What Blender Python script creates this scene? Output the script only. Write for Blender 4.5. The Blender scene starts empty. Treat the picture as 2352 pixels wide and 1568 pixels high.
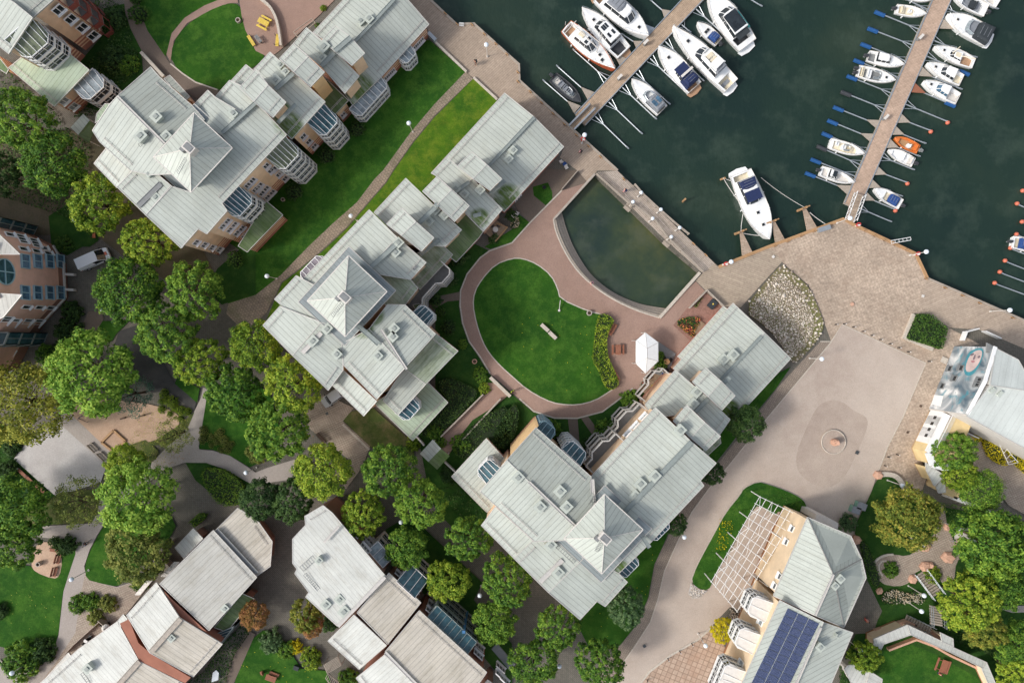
import bpy, math, random
from mathutils import Vector, Matrix
from mathutils.geometry import tessellate_polygon
random.seed(7)
R = math.radians
# ---------------------------------------------------------------- camera, sky, sun, exposure
HC = 103.0                      # drone height
KK = 155.0 / 2352.0             # metres per picture unit on the ground
sc = bpy.context.scene
cam = bpy.data.cameras.new('camera')
cam.sensor_width = 36.0
cam.lens = 36.0 * HC / 155.0
cam.clip_end = 5000
camo = bpy.data.objects.new('camera', cam)
camo.location = (0, 0, HC)
sc.collection.objects.link(camo)
sc.camera = camo
SUN_EL, SUN_AZ = 40.0, 197.0    # elevation; direction TO the sun, degrees counter-clockwise from +X
world = bpy.data.worlds.new('World')
sc.world = world
world.use_nodes = True
wn = world.node_tree
bg = wn.nodes['Background']
sky = wn.nodes.new('ShaderNodeTexSky')
sky.sky_type = 'NISHITA'
sky.sun_disc = False
sky.sun_elevation = R(SUN_EL)
sky.sun_rotation = R(90 - SUN_AZ)
sky.air_density = 1.0
sky.dust_density = 2.5
sky.ozone_density = 1.0
cl = wn.nodes.new('ShaderNodeRGBToBW')          # thin cloud veil: takes half the blue out of the sky light
mx_ = wn.nodes.new('ShaderNodeMix'); mx_.data_type = 'RGBA'; mx_.inputs[0].default_value = .6
wn.links.new(sky.outputs[0], cl.inputs[0]); wn.links.new(sky.outputs[0], mx_.inputs[6]); wn.links.new(cl.outputs[0], mx_.inputs[7])
wn.links.new(mx_.outputs[2], bg.inputs[0])
bg.inputs[1].default_value = 0.15
sl = bpy.data.lights.new('sun', 'SUN')
sl.energy = 1.35
sl.angle = R(9.0)
sl.color = (1.0, 0.955, 0.89)
so = bpy.data.objects.new('sun', sl)
sd = Vector((math.cos(R(SUN_EL)) * math.cos(R(SUN_AZ)), math.cos(R(SUN_EL)) * math.sin(R(SUN_AZ)), math.sin(R(SUN_EL))))
so.rotation_euler = sd.to_track_quat('Z', 'Y').to_euler()
so.location = (-80, -20, 90)
sc.collection.objects.link(so)
sc.view_settings.view_transform = 'Standard'
sc.view_settings.look = 'None'
sc.view_settings.exposure = 0.66
sc.view_settings.gamma = 1.0
C = sc.collection
# ---------------------------------------------------------------- helpers
def W(px, py, z=0.0):
    s = (HC - z) / HC * KK
    return Vector(((px - 1176) * s, (784 - py) * s, z))
def T(c, r, *f):
    return [(588 * c + f[i] / 4.0, 392 * r + f[i + 1] / 4.0) for i in range(0, len(f), 2)]
def D(*f):
    return [(f[i], f[i + 1]) for i in range(0, len(f), 2)]
def lin(c):
    out = []
    for x in c:
        x = x / 255.0
        out.append(x / 12.92 if x <= 0.04045 else ((x + 0.055) / 1.055) ** 2.4)
    return (out[0], out[1], out[2], 1.0)
class NT:
    def __init__(s, name):
        s.m = bpy.data.materials.new(name)
        s.m.use_nodes = True
        s.n = s.m.node_tree.nodes
        s.l = s.m.node_tree.links
        s.b = s.n['Principled BSDF']
    def add(s, t, **k):
        n = s.n.new(t)
        for a, v in k.items():
            if a.startswith('i_'):
                n.inputs[int(a[2:]) if a[2:].isdigit() else a[2:]].default_value = v
            else:
                setattr(n, a, v)
        return n
    def link(s, a, b):
        s.l.new(a, b)
    def coord(s, kind='Object', scale=(1, 1, 1), rot=0.0, loc=(0, 0, 0)):
        t = s.n.new('ShaderNodeTexCoord')
        mp = s.n.new('ShaderNodeMapping')
        mp.inputs['Scale'].default_value = scale
        mp.inputs['Rotation'].default_value = (0, 0, rot)
        mp.inputs['Location'].default_value = loc
        s.l.new(t.outputs[kind], mp.inputs[0])
        return mp.outputs[0]
    def noise(s, vec, scale, detail=4, rough=.6):
        n = s.n.new('ShaderNodeTexNoise')
        n.inputs['Scale'].default_value = scale
        n.inputs['Detail'].default_value = detail
        n.inputs['Roughness'].default_value = rough
        s.l.new(vec, n.inputs['Vector'])
        return n.outputs['Fac']
    def ramp(s, fac, stops):
        r = s.n.new('ShaderNodeValToRGB')
        e = r.color_ramp.elements
        e[0].position, e[0].color = stops[0]
        e[1].position, e[1].color = stops[-1]
        for p, c in stops[1:-1]:
            x = e.new(p)
            x.color = c
        s.l.new(fac, r.inputs[0])
        return r.outputs[0]
    def mix(s, fac, a, b, mode='MIX'):
        m = s.n.new('ShaderNodeMix')
        m.data_type = 'RGBA'
        m.blend_type = mode
        for v, i in ((fac, 0), (a, 6), (b, 7)):
            if isinstance(v, (int, float)):
                m.inputs[i].default_value = v
            elif isinstance(v, tuple):
                m.inputs[i].default_value = v
            else:
                s.l.new(v, m.inputs[i])
        return m.outputs[2]
    def math(s, op, a, b=0.0, clamp=False):
        m = s.n.new('ShaderNodeMath')
        m.operation = op
        m.use_clamp = clamp
        for v, i in ((a, 0), (b, 1)):
            if isinstance(v, (int, float)):
                m.inputs[i].default_value = v
            else:
                s.l.new(v, m.inputs[i])
        return m.outputs[0]
    def bump(s, h, strength=.3, dist=.05):
        b = s.n.new('ShaderNodeBump')
        b.inputs['Strength'].default_value = strength
        b.inputs['Distance'].default_value = dist
        s.l.new(h, b.inputs['Height'])
        s.l.new(b.outputs[0], s.b.inputs['Normal'])
    def out(s, col, rough=.8, metal=0.0, spec=None):
        if isinstance(col, tuple):
            s.b.inputs['Base Color'].default_value = col
        else:
            s.l.new(col, s.b.inputs['Base Color'])
        s.b.inputs['Roughness'].default_value = rough
        s.b.inputs['Metallic'].default_value = metal
        if spec is not None:
            s.b.inputs['Specular IOR Level'].default_value = spec
        return s.m
def gw(v):
    return (v, v, v, 1)
M = {}
def mul(c, k):
    return (c[0] * k, c[1] * k, c[2] * k, 1.0)
def plain(name, rgb, rough=.6, metal=0.0, var=.12, scale=3.0, spec=None):
    t = NT(name)
    c = lin(rgb)
    f = t.noise(t.coord(), scale, 5)
    col = t.ramp(f, [(.3, mul(c, 1 - var)), (.7, mul(c, 1 + var * .6))])
    M[name] = t.out(col, rough, metal, spec)
    return M[name]
def speck(name, c1, c2, c3, s1=.12, s2=1.2, s3=9.0, rough=.95, bump=.3, w=(.3, .55)):
    """three-scale mottled ground"""
    t = NT(name)
    v = t.coord()
    a = t.noise(v, s1, 6, .65)
    b = t.noise(v, s2, 6, .7)
    d = t.noise(v, s3, 3, .7)
    base = t.ramp(a, [(.36, lin(c1)), (.64, lin(c2))])
    base = t.mix(t.math('MULTIPLY', t.ramp(b, [(.42, gw(0)), (.68, gw(1))]), w[0]), base, lin(c3))
    dk = t.ramp(d, [(.3, gw(.62)), (.7, gw(1.3))])
    base = t.mix(w[1], base, dk, 'MULTIPLY')
    if bump:
        t.bump(d, bump, .05)
    M[name] = t.out(base, rough)
    return M[name]
def bricky(name, c1, c2, mortar, bw, bh, rot=0.0, msize=.03, big=(.85, 1.12), rough=.9, offset=.5, speckle=.3, tint=None):
    t = NT(name)
    v = t.coord(rot=rot)
    br = t.n.new('ShaderNodeTexBrick')
    br.offset = offset
    br.inputs['Color1'].default_value = lin(c1)
    br.inputs['Color2'].default_value = lin(c2)
    br.inputs['Mortar'].default_value = lin(mortar)
    br.inputs['Scale'].default_value = 1.0
    br.inputs['Mortar Size'].default_value = msize
    br.inputs['Mortar Smooth'].default_value = .3
    br.inputs['Brick Width'].default_value = bw
    br.inputs['Row Height'].default_value = bh
    t.link(v, br.inputs['Vector'])
    v0 = t.coord()
    a = t.noise(v0, .16, 6, .7)
    b = t.noise(v0, 2.2, 5, .75)
    col = t.mix(1.0, br.outputs['Color'], t.ramp(a, [(.33, gw(big[0])), (.67, gw(big[1]))]), 'MULTIPLY')
    col = t.mix(speckle, col, t.ramp(b, [(.35, gw(.5)), (.68, gw(1.45))]), 'MULTIPLY')
    if tint:
        f = t.noise(v0, .35, 5, .7)
        col = t.mix(t.ramp(f, [(.5, gw(0)), (.75, gw(.6))]), col, lin(tint))
    M[name] = t.out(col, rough)
    return M[name]
def obj(name, me, mat=None, parent=None, label=None, cat=None, group=None, kind=None):
    o = bpy.data.objects.new(name, me)
    C.objects.link(o)
    if parent is not None:
        o.parent = parent
    if mat is not None:
        me.materials.append(mat)
    tag(o, label, cat, group, kind)
    return o
def tag(o, label=None, cat=None, group=None, kind=None):
    if label: o['label'] = label
    if cat: o['category'] = cat
    if group: o['group'] = group
    if kind: o['kind'] = kind
    return o
def empty(name, loc=(0, 0, 0), label=None, cat=None, group=None, rz=0.0):
    o = bpy.data.objects.new(name, None)
    o.empty_display_size = .3
    C.objects.link(o)
    o.location = loc
    o.rotation_euler = (0, 0, rz)
    return tag(o, label, cat, group)
def copy_tree(o, parent=None):
    c = o.copy()
    C.objects.link(c)
    if parent is not None:
        c.parent = parent
    for ch in list(o.children):
        copy_tree(ch, c)
    return c
def drop_tree(o):
    for ch in list(o.children):
        drop_tree(ch)
    bpy.data.objects.remove(o)
class MB:
    """collects faces, links them as one mesh"""
    def __init__(s):
        s.v = []; s.f = []; s.uv = {}; s.mi = []
    def face(s, pts, uv=None):
        i = len(s.v)
        s.v += [tuple(p) for p in pts]
        s.f.append(tuple(range(i, i + len(pts))))
        if uv: s.uv[len(s.f) - 1] = uv
    def box(s, c, size, rz=0.0, m=None):
        x, y, z = size[0] / 2, size[1] / 2, size[2] / 2
        ca, sa = math.cos(rz), math.sin(rz)
        P = []
        for dz in (-z, z):
            for dx, dy in ((-x, -y), (x, -y), (x, y), (-x, y)):
                p = Vector((c[0] + dx * ca - dy * sa, c[1] + dx * sa + dy * ca, c[2] + dz))
                P.append(m @ p if m else p)
        i = len(s.v)
        s.v += [tuple(p) for p in P]
        for f in ((3, 2, 1, 0), (4, 5, 6, 7), (0, 1, 5, 4), (1, 2, 6, 5), (2, 3, 7, 6), (3, 0, 4, 7)):
            s.f.append(tuple(i + k for k in f))
    def bar(s, a, b, w, h):
        """rectangular bar from a to b"""
        a = Vector(a); b = Vector(b)
        d = b - a
        L = d.length
        if L < 1e-5: return
        q = d.to_track_quat('X', 'Z')
        m = Matrix.Translation((a + b) / 2) @ q.to_matrix().to_4x4()
        s.box((0, 0, 0), (L, w, h), 0, m)
    def tube(s, a, b, r, n=6, r2=None):
        a = Vector(a); b = Vector(b)
        d = b - a
        if d.length < 1e-5: return
        r2 = r if r2 is None else r2
        q = d.to_track_quat('Z', 'X')
        i = len(s.v)
        for k in range(n):
            t = 2 * math.pi * k / n
            o = q @ Vector((math.cos(t), math.sin(t), 0))
            s.v.append(tuple(a + o * r)); s.v.append(tuple(b + o * r2))
        for k in range(n):
            j = (k + 1) % n
            s.f.append((i + 2 * k, i + 2 * j, i + 2 * j + 1, i + 2 * k + 1))
        s.f.append(tuple(i + 2 * k for k in reversed(range(n))))
        s.f.append(tuple(i + 2 * k + 1 for k in range(n)))
    def path(s, pts, r, n=6):
        for a, b in zip(pts[:-1], pts[1:]):
            s.tube(a, b, r, n)
    def ball(s, c, r, nu=10, nv=6, sz=(1, 1, 1)):
        i = len(s.v)
        for a in range(nv + 1):
            th = math.pi * a / nv
            for b in range(nu):
                ph = 2 * math.pi * b / nu
                s.v.append((c[0] + r * sz[0] * math.sin(th) * math.cos(ph), c[1] + r * sz[1] * math.sin(th) * math.sin(ph), c[2] + r * sz[2] * math.cos(th)))
        for a in range(nv):
            for b in range(nu):
                b2 = (b + 1) % nu
                s.f.append((i + a * nu + b, i + (a + 1) * nu + b, i + (a + 1) * nu + b2, i + a * nu + b2))
    def prism(s, pts, z0, z1, top=None):
        """pts: xy list; z0/z1 numbers or per-point lists"""
        n = len(pts)
        a0 = z0 if isinstance(z0, (list, tuple)) else [z0] * n
        a1 = z1 if isinstance(z1, (list, tuple)) else [z1] * n
        tp = top or pts
        i = len(s.v)
        s.v += [(p[0], p[1], a0[k]) for k, p in enumerate(pts)]
        s.v += [(p[0], p[1], a1[k]) for k, p in enumerate(tp)]
        s.f.append(tuple(i + k for k in reversed(range(n))))
        s.f.append(tuple(i + n + k for k in range(n)))
        for k in range(n):
            j = (k + 1) % n
            s.f.append((i + k, i + j, i + n + j, i + n + k))
    def disc(s, c, r, h, n=20):
        s.prism([(c[0] + r * math.cos(2 * math.pi * k / n), c[1] + r * math.sin(2 * math.pi * k / n)) for k in range(n)], c[2], c[2] + h)
    def leaf(s, c, nrm, size):
        q = nrm.to_track_quat('Z', 'Y')
        a = random.random() * 6.28
        u = q @ Vector((math.cos(a), math.sin(a), 0)) * size
        w = q @ Vector((-math.sin(a), math.cos(a), 0)) * size * .55
        i = len(s.v)
        s.v += [tuple(c - u), tuple(c + w), tuple(c + u), tuple(c - w)]
        s.f.append((i, i + 1, i + 2, i + 3))
    def build(s, name, mat=None, parent=None, smooth=False, local=False, label=None, cat=None, group=None, kind=None, recalc=False):
        me = bpy.data.meshes.new(name)
        v = s.v
        if parent is not None and not local:
            l = Vector((0, 0, 0)); p = parent
            while p is not None:
                l += p.location; p = p.parent
            v = [(a[0] - l.x, a[1] - l.y, a[2] - l.z) for a in v]
        me.from_pydata(v, [], s.f)
        if s.uv:
            ul = me.uv_layers.new(name='UVMap')
            for pi, uv in s.uv.items():
                for k, li in enumerate(me.polygons[pi].loop_indices):
                    ul.data[li].uv = uv[k]
        if smooth:
            me.polygons.foreach_set('use_smooth', [True] * len(me.polygons))
        me.update()
        return obj(name, me, mat, parent, label, cat, group, kind)
def area2(P):
    return sum(P[i][0] * P[(i + 1) % len(P)][1] - P[(i + 1) % len(P)][0] * P[i][1] for i in range(len(P))) / 2
def inset(P, d):
    """inset polygon (xy) by d with mitres"""
    n = len(P)
    sg = 1 if area2(P) > 0 else -1
    out = []
    for i in range(n):
        p0 = Vector(P[i - 1][:2]); p1 = Vector(P[i][:2]); p2 = Vector(P[(i + 1) % n][:2])
        e1 = (p1 - p0).normalized(); e2 = (p2 - p1).normalized()
        n1 = Vector((-e1.y, e1.x)) * sg; n2 = Vector((-e2.y, e2.x)) * sg
        m = n1 + n2
        if m.length < .3: m = n1
        m.normalize()
        k = d / max(.45, m.dot(n1))
        out.append((p1.x + m.x * k, p1.y + m.y * k))
    return out
def inside(p, P):
    c = False
    j = len(P) - 1
    for i in range(len(P)):
        if (P[i][1] > p[1]) != (P[j][1] > p[1]) and p[0] < (P[j][0] - P[i][0]) * (p[1] - P[i][1]) / (P[j][1] - P[i][1]) + P[i][0]:
            c = not c
        j = i
    return c
def smooth_poly(P, it=2, closed=True):
    for _ in range(it):
        Q = []
        n = len(P)
        rng = range(n) if closed else range(n - 1)
        if not closed: Q.append(P[0])
        for i in rng:
            a = P[i]; b = P[(i + 1) % n]
            Q.append((a[0] * .75 + b[0] * .25, a[1] * .75 + b[1] * .25))
            Q.append((a[0] * .25 + b[0] * .75, a[1] * .25 + b[1] * .75))
        if not closed: Q.append(P[-1])
        P = Q
    return P
ZS = [0.0]
def sheet(name, pts, mat, z=None, sm=0, kind='structure', **k):
    """thin ground sheet from picture points lying on the ground"""
    if sm: pts = smooth_poly(pts, sm)
    if z is None:
        ZS[0] += .004
        z = ZS[0]
    b = MB()
    b.face([W(p[0], p[1], 0).xy.to_3d() + Vector((0, 0, z)) for p in pts])
    return b.build(name, M[mat], kind=kind, **k)
def strip(name, pts, w, h, mat, z=0.0, closed=False, **k):
    """kerb / low wall along a picture polyline: w metres wide, h high"""
    P = [W(p[0], p[1], 0) for p in pts]
    if closed: P.append(P[0])
    n = len(P)
    L = []; Rr = []
    for i in range(n):
        a = P[max(0, i - 1)]; b = P[min(n - 1, i + 1)]
        if closed and i in (0, n - 1): a = P[n - 2]; b = P[1]
        d = (b - a).normalized()
        nn = Vector((-d.y, d.x, 0)) * w / 2
        L.append(P[i] + nn); Rr.append(P[i] - nn)
    b = MB()
    z0, z1 = z - .2, z + h
    for i in range(n - 1):
        q = [L[i], L[i + 1], Rr[i + 1], Rr[i]]
        b.face([Vector((p.x, p.y, z1)) for p in q])
        b.face([(L[i].x, L[i].y, z0), (L[i + 1].x, L[i + 1].y, z0), (L[i + 1].x, L[i + 1].y, z1), (L[i].x, L[i].y, z1)])
        b.face([(Rr[i + 1].x, Rr[i + 1].y, z0), (Rr[i].x, Rr[i].y, z0), (Rr[i].x, Rr[i].y, z1), (Rr[i + 1].x, Rr[i + 1].y, z1)])
    for i in (0, n - 1):
        if not closed:
            b.face([(L[i].x, L[i].y, z0), (Rr[i].x, Rr[i].y, z0), (Rr[i].x, Rr[i].y, z1), (L[i].x, L[i].y, z1)])
    return b.build(name, M[mat], **k)
# ---------------------------------------------------------------- materials
PATCH = [(660, 290, 10.5, 2.4), (645, 255, 11, 1.6), (825, 205, 5, 2.8), (812, 232, 4.5, 1.8), (1168, 452, 4.8, 2.2), (1150, 470, 4.5, 1.6), (1102, 500, 6.8, 1.6), (995, 592, 6.5, 2), (960, 575, 9, 1.4), (855, 722, 12, 1.8), (833, 750, 12, 1.8), (905, 665, 9.6, 1.6), (1663, 955, 4.8, 2.2), (1680, 940, 5, 1.6), (840, 660, 10.2, 1.2), (1620, 1000, 10, 1), (1425, 1300, 11, 1.2)]
def roofmat(name, base, moss=0.0, dirt=.25, spacing=.62, seam=.55, mosscol=(96, 112, 52), dirtcol=(128, 124, 108), rough=.55):
    t = NT(name)
    uv = t.coord('UV')
    sep = t.n.new('ShaderNodeSeparateXYZ')
    t.link(uv, sep.inputs[0])
    fr = t.math('FRACT', t.math('MULTIPLY', sep.outputs[0], 1 / spacing))
    line = t.math('LESS_THAN', t.math('ABSOLUTE', t.math('SUBTRACT', fr, .5)), .055)
    # panels differ slightly
    fl = t.math('FLOOR', t.math('MULTIPLY', sep.outputs[0], 1 / spacing))
    wn_ = t.n.new('ShaderNodeTexWhiteNoise'); wn_.noise_dimensions = '1D'
    t.link(fl, wn_.inputs['W'])
    # cross joints
    off = t.math('MULTIPLY', wn_.outputs['Value'], 3.0)
    fv = t.math('FRACT', t.math('DIVIDE', t.math('ADD', sep.outputs[1], off), 4.5))
    cross = t.math('LESS_THAN', fv, .008)
    v = t.coord('UV', scale=(1.0, .25, 1))
    n1 = t.noise(v, .9, 6, .7)
    v2 = t.coord()
    n2 = t.noise(v2, .22, 5, .6)
    n3 = t.noise(v2, 5.0, 4, .7)
    c = lin(base)
    col = t.ramp(n2, [(.35, mul(c, .9)), (.65, mul(c, 1.06))])
    col = t.mix(.5, col, t.ramp(wn_.outputs['Value'], [(0, gw(.9)), (1, gw(1.06))]), 'MULTIPLY')
    col = t.mix(t.math('MULTIPLY', t.ramp(n1, [(.5, gw(0)), (.75, gw(1))]), dirt), col, lin(dirtcol))
    col = t.mix(.35, col, t.ramp(n3, [(.3, gw(.8)), (.7, gw(1.15))]), 'MULTIPLY')
    if name == 'roof_metal':
        gp = t.n.new('ShaderNodeNewGeometry'); acc = None
        for (px, py, pz, pr) in PATCH:
            dv = t.n.new('ShaderNodeVectorMath'); dv.operation = 'DISTANCE'; t.link(gp.outputs['Position'], dv.inputs[0]); dv.inputs[1].default_value = W(px, py, pz)
            f = t.math('SUBTRACT', 1.0, t.math('DIVIDE', dv.outputs['Value'], pr), True)
            acc = f if acc is None else t.math('MAXIMUM', acc, f)
        ns = t.noise(t.coord('UV', scale=(1.0, .18, 1), loc=(5, 2, 0)), 1.6, 5, .7)
        acc = t.math('MULTIPLY', t.math('MULTIPLY', acc, 3.0, True), t.ramp(ns, [(.34, gw(.25)), (.54, gw(1))]))
        col = t.mix(acc, col, lin((82, 104, 40)))
    if moss:
        m = t.noise(t.coord('UV', scale=(1.0, .2, 1), loc=(3, 7, 0)), .8, 6, .75)
        m2 = t.noise(v2, .35, 3, .5)
        mm = t.math('MULTIPLY', t.ramp(m, [(.35, gw(0)), (.62, gw(1))]), t.ramp(m2, [(.3, gw(.25)), (.6, gw(1))]))
        col = t.mix(t.math('MULTIPLY', mm, moss), col, lin(mosscol))
    col = t.mix(t.math('MULTIPLY', t.math('MAXIMUM', line, t.math('MULTIPLY', cross, .5)), seam), col, mul(c, .35))
    t.bump(line, .5, .04)
    M[name] = t.out(col, rough, 0.0, .35)
roofmat('roof_metal', (184, 189, 180), 0, .4, dirtcol=(160, 160, 144))
roofmat('roof_grey', (170, 175, 166), 0, .4)
roofmat('roof_moss', (176, 184, 166), .8, .3, mosscol=(84, 102, 44))
roofmat('roof_green', (112, 128, 92), 1.0, .3, mosscol=(66, 96, 28))
roofmat('roof_sage', (172, 186, 164), .35, .35, mosscol=(120, 135, 88))
roofmat('roof_white', (204, 205, 198), .0, .7, spacing=.55, seam=.3, dirtcol=(160, 154, 140))
roofmat('roof_tan', (212, 204, 190), .2, .55, spacing=.6, seam=.5, mosscol=(120, 110, 70), dirtcol=(140, 128, 105))
roofmat('roof_pale', (196, 194, 186), .12, .55, spacing=.6, seam=.4, mosscol=(120, 112, 76), dirtcol=(150, 140, 120))
roofmat('roof_smooth', (196, 201, 196), .0, .12, spacing=.9, seam=.12)
roofmat('roof_glassgrey', (150, 158, 160), .1, .4)
def wallmat(name, base, band, stripes=True, lowh=1.0):
    t = NT(name)
    v = t.coord()
    sep = t.n.new('ShaderNodeSeparateXYZ')
    t.link(v, sep.inputs[0])
    z = sep.outputs[2]
    n1 = t.noise(v, .5, 5, .6)
    n2 = t.noise(v, 14, 3, .7)
    b = lin(base); d = lin(band)
    cb = t.ramp(n1, [(.35, mul(b, .88)), (.65, mul(b, 1.08))])
    cd = t.ramp(n1, [(.35, mul(d, .85)), (.65, mul(d, 1.12))])
    low = t.math('LESS_THAN', z, lowh)
    if stripes:
        st = t.math('LESS_THAN', t.math('FRACT', t.math('MULTIPLY', z, 1.6)), .5)
        st = t.math('MULTIPLY', st, t.math('LESS_THAN', z, lowh + 1.9))
        low = t.math('MAXIMUM', low, st)
    col = t.mix(low, cb, cd)
    col = t.mix(.3, col, t.ramp(n2, [(.3, gw(.75)), (.7, gw(1.2))]), 'MULTIPLY')
    M[name] = t.out(col, .9)
wallmat('wall_cream', (238, 206, 172), (184, 122, 102))
wallmat('wall_ochre', (236, 198, 146), (180, 122, 100), True, .8)
wallmat('wall_peach', (226, 202, 170), (150, 104, 70), False, .6)
wallmat('wall_yellow', (222, 198, 148), (190, 160, 120), False, .3)
wallmat('wall_brick', (160, 108, 92), (140, 92, 78), False, 1.0)
wallmat('wall_pink', (222, 176, 156), (140, 100, 84), False, 2.0)
wallmat('wall_brown', (150, 112, 96), (120, 92, 80), False, .8)
wallmat('wall_red', (160, 106, 86), (150, 90, 74), False, .5)
plain('white', (236, 236, 234), .45, 0, .06)
plain('hatch', (184, 190, 180), .6); plain('hatch_top', (150, 156, 150), .6)
plain('offwhite', (214, 208, 200), .6, 0, .1)
plain('frame_white', (228, 222, 220), .5, 0, .08)
plain('frame_red', (130, 68, 58), .6, 0, .15)
plain('frame_blue', (150, 180, 190), .4, 0, .1)
plain('beam_blue', (70, 120, 165), .4, 0, .1)
plain('gutter', (146, 154, 150), .4, .1, .15)
plain('steel', (186, 192, 196), .35, .6, .12)
plain('steel_dark', (90, 94, 96), .45, .5, .12)
plain('rail', (196, 192, 186), .5, .1, .1)
plain('black', (22, 22, 24), .5, 0, .1)
plain('dark_grey', (58, 60, 64), .6, 0, .15)
plain('mid_grey', (128, 130, 130), .7, 0, .15)
plain('concrete', (176, 166, 154), .9, 0, .2, 2.0)
plain('stone_pale', (196, 186, 172), .9, 0, .2, 4.0)
plain('stone_pink', (202, 160, 136), .9, 0, .2, 4.0)
plain('wood_red', (150, 96, 72), .75, 0, .2, 6.0)
plain('wood_tan', (178, 140, 100), .75, 0, .2, 6.0)
plain('wood_grey', (168, 156, 142), .85, 0, .2, 5.0)
plain('wood_dark', (90, 72, 58), .85, 0, .2, 5.0)
plain('wood_orange', (180, 100, 52), .6, 0, .2, 5.0)
plain('yellow_paint', (226, 196, 84), .5, 0, .1)
plain('blue_cover', (36, 70, 128), .8, 0, .15)
plain('navy', (30, 44, 84), .8, 0, .15)
plain('blue_plastic', (28, 82, 138), .6, 0, .2)
plain('teal_cover', (60, 170, 160), .5, 0, .1)
plain('grey_cover', (136, 140, 146), .8, 0, .15)
plain('dark_cover', (50, 56, 60), .8, 0, .15)
plain('gel_white', (240, 240, 238), .25, 0, .04)
plain('gel_cream', (226, 214, 188), .4, 0, .08)
plain('gel_orange', (216, 122, 58), .35, 0, .1)
plain('hull_red', (196, 98, 66), .4, 0, .15)
plain('hull_dark', (60, 62, 64), .6, 0, .15)
plain('teak', (176, 140, 110), .7, 0, .15, 8.0)
plain('orange_ball', (206, 112, 86), .5, 0, .1)
plain('soil', (84, 66, 52), 1.0, 0, .3, 3.0)
plain('red_cloth', (196, 60, 60), .8); plain('pink_cloth', (226, 168, 180), .8); plain('neon', (200, 226, 40), .7)
plain('skin', (206, 160, 134), .6); plain('denim', (46, 56, 84), .85); plain('hair', (54, 40, 30), .8)
plain('car_white', (236, 238, 240), .25, 0, .02); plain('car_silver', (206, 206, 206), .3, .3, .03)
plain('tyre', (24, 24, 25), .8)
plain('bin_green', (120, 158, 140), .6)
plain('bark', (84, 68, 52), .95, 0, .3, 8.0)
plain('panel_line', (214, 216, 220), .5)
def glassmat(name, rgb, rough=.12):
    t = NT(name)
    c = lin(rgb)
    f = t.noise(t.coord(), 1.3, 3)
    col = t.ramp(f, [(.3, mul(c, .6)), (.7, mul(c, 1.5))])
    M[name] = t.out(col, rough, 0.0, .8)
glassmat('glass_dark', (38, 44, 48)); glassmat('glass_teal', (52, 84, 92)); glassmat('glass_blue', (70, 100, 122), .15)
glassmat('glass_pale', (136, 146, 150), .25); glassmat('glass_green', (96, 104, 78), .3); glassmat('glass_mauve', (120, 112, 118), .25)
t = NT('globe'); t.out(lin((232, 240, 246)), .25); M['globe'] = t.m
# solar cells
t = NT('solar'); uv = t.coord('UV'); br = t.n.new('ShaderNodeTexBrick'); br.offset = 0
br.inputs['Color1'].default_value = lin((34, 44, 74)); br.inputs['Color2'].default_value = lin((44, 56, 90)); br.inputs['Mortar'].default_value = lin((150, 160, 190))
br.inputs['Scale'].default_value = 1; br.inputs['Mortar Size'].default_value = .006; br.inputs['Brick Width'].default_value = .165; br.inputs['Row Height'].default_value = .165
t.link(uv, br.inputs['Vector']); t.out(br.outputs['Color'], .25); M['solar'] = t.m
# grass
def grass(name, a, b, c, s=.12):
    t = NT(name); v = t.coord()
    n1 = t.noise(v, s, 7, .72); n2 = t.noise(v, .45, 7, .8); n3 = t.noise(v, 9.0, 4, .8)
    col = t.ramp(n1, [(.36, lin(a)), (.64, lin(b))])
    col = t.mix(t.ramp(n2, [(.46, gw(0)), (.74, gw(.85))]), col, lin(c))
    col = t.mix(.8, col, t.ramp(n3, [(.3, gw(.5)), (.7, gw(1.4))]), 'MULTIPLY')
    t.bump(n3, .6, .08); M[name] = t.out(col, .95, 0, .1)
grass('lawn', (38, 76, 27), (54, 96, 29), (86, 122, 46))
grass('lawn_dark', (38, 70, 30), (48, 82, 30), (72, 100, 44))
grass('lawn_yellow', (54, 94, 28), (86, 120, 30), (128, 140, 48), .2)
grass('rough_grass', (70, 88, 44), (96, 104, 58), (138, 122, 92), .3)
speck('gravel', (172, 155, 142), (192, 177, 163), (202, 190, 178), .05, .5, 12.0)
speck('gravel_wet', (164, 147, 134), (183, 167, 153), (194, 179, 166), .08, .6, 12.0)
speck('gravel_pale', (178, 172, 168), (198, 194, 190), (168, 160, 158), .1, .5, 8.0)
speck('sand', (178, 148, 124), (192, 162, 138), (206, 180, 156), .15, 1.2, 9.0)
speck('sandpit', (206, 164, 116), (214, 176, 130), (190, 150, 104), .5, 2, 9.0)
speck('red_gravel', (148, 120, 106), (168, 140, 126), (134, 112, 100), .07, .7, 10.0)
speck('path_grey', (166, 156, 148), (178, 168, 160), (150, 140, 130), .1, .8, 10.0)
speck('path_dark', (104, 92, 82), (122, 108, 96), (90, 80, 72), .1, .8, 8.0)
speck('asphalt', (62, 62, 62), (72, 70, 68), (88, 84, 78), .1, 1.2, 10.0)
speck('earth', (84, 76, 58), (104, 92, 74), (70, 80, 44), .2, 1.0, 6.0)
speck('mossy_earth', (112, 102, 76), (108, 112, 56), (146, 132, 104), .18, 1.2, 6.0, w=(.5, .6))
bricky('paver', (106, 102, 92), (118, 112, 102), (84, 80, 72), .42, .21, R(45), .03)
bricky('paver_path', (158, 142, 124), (148, 132, 116), (122, 112, 94), .4, .4, R(47), .04, tint=(92, 96, 60), speckle=.45)
bricky('paver_side', (146, 132, 118), (154, 140, 126), (118, 106, 94), .5, .25, R(60), .03)
bricky('paver_light', (168, 152, 138), (178, 164, 148), (128, 114, 100), .5, .25, R(20), .03, tint=(140, 124, 110))
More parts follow.
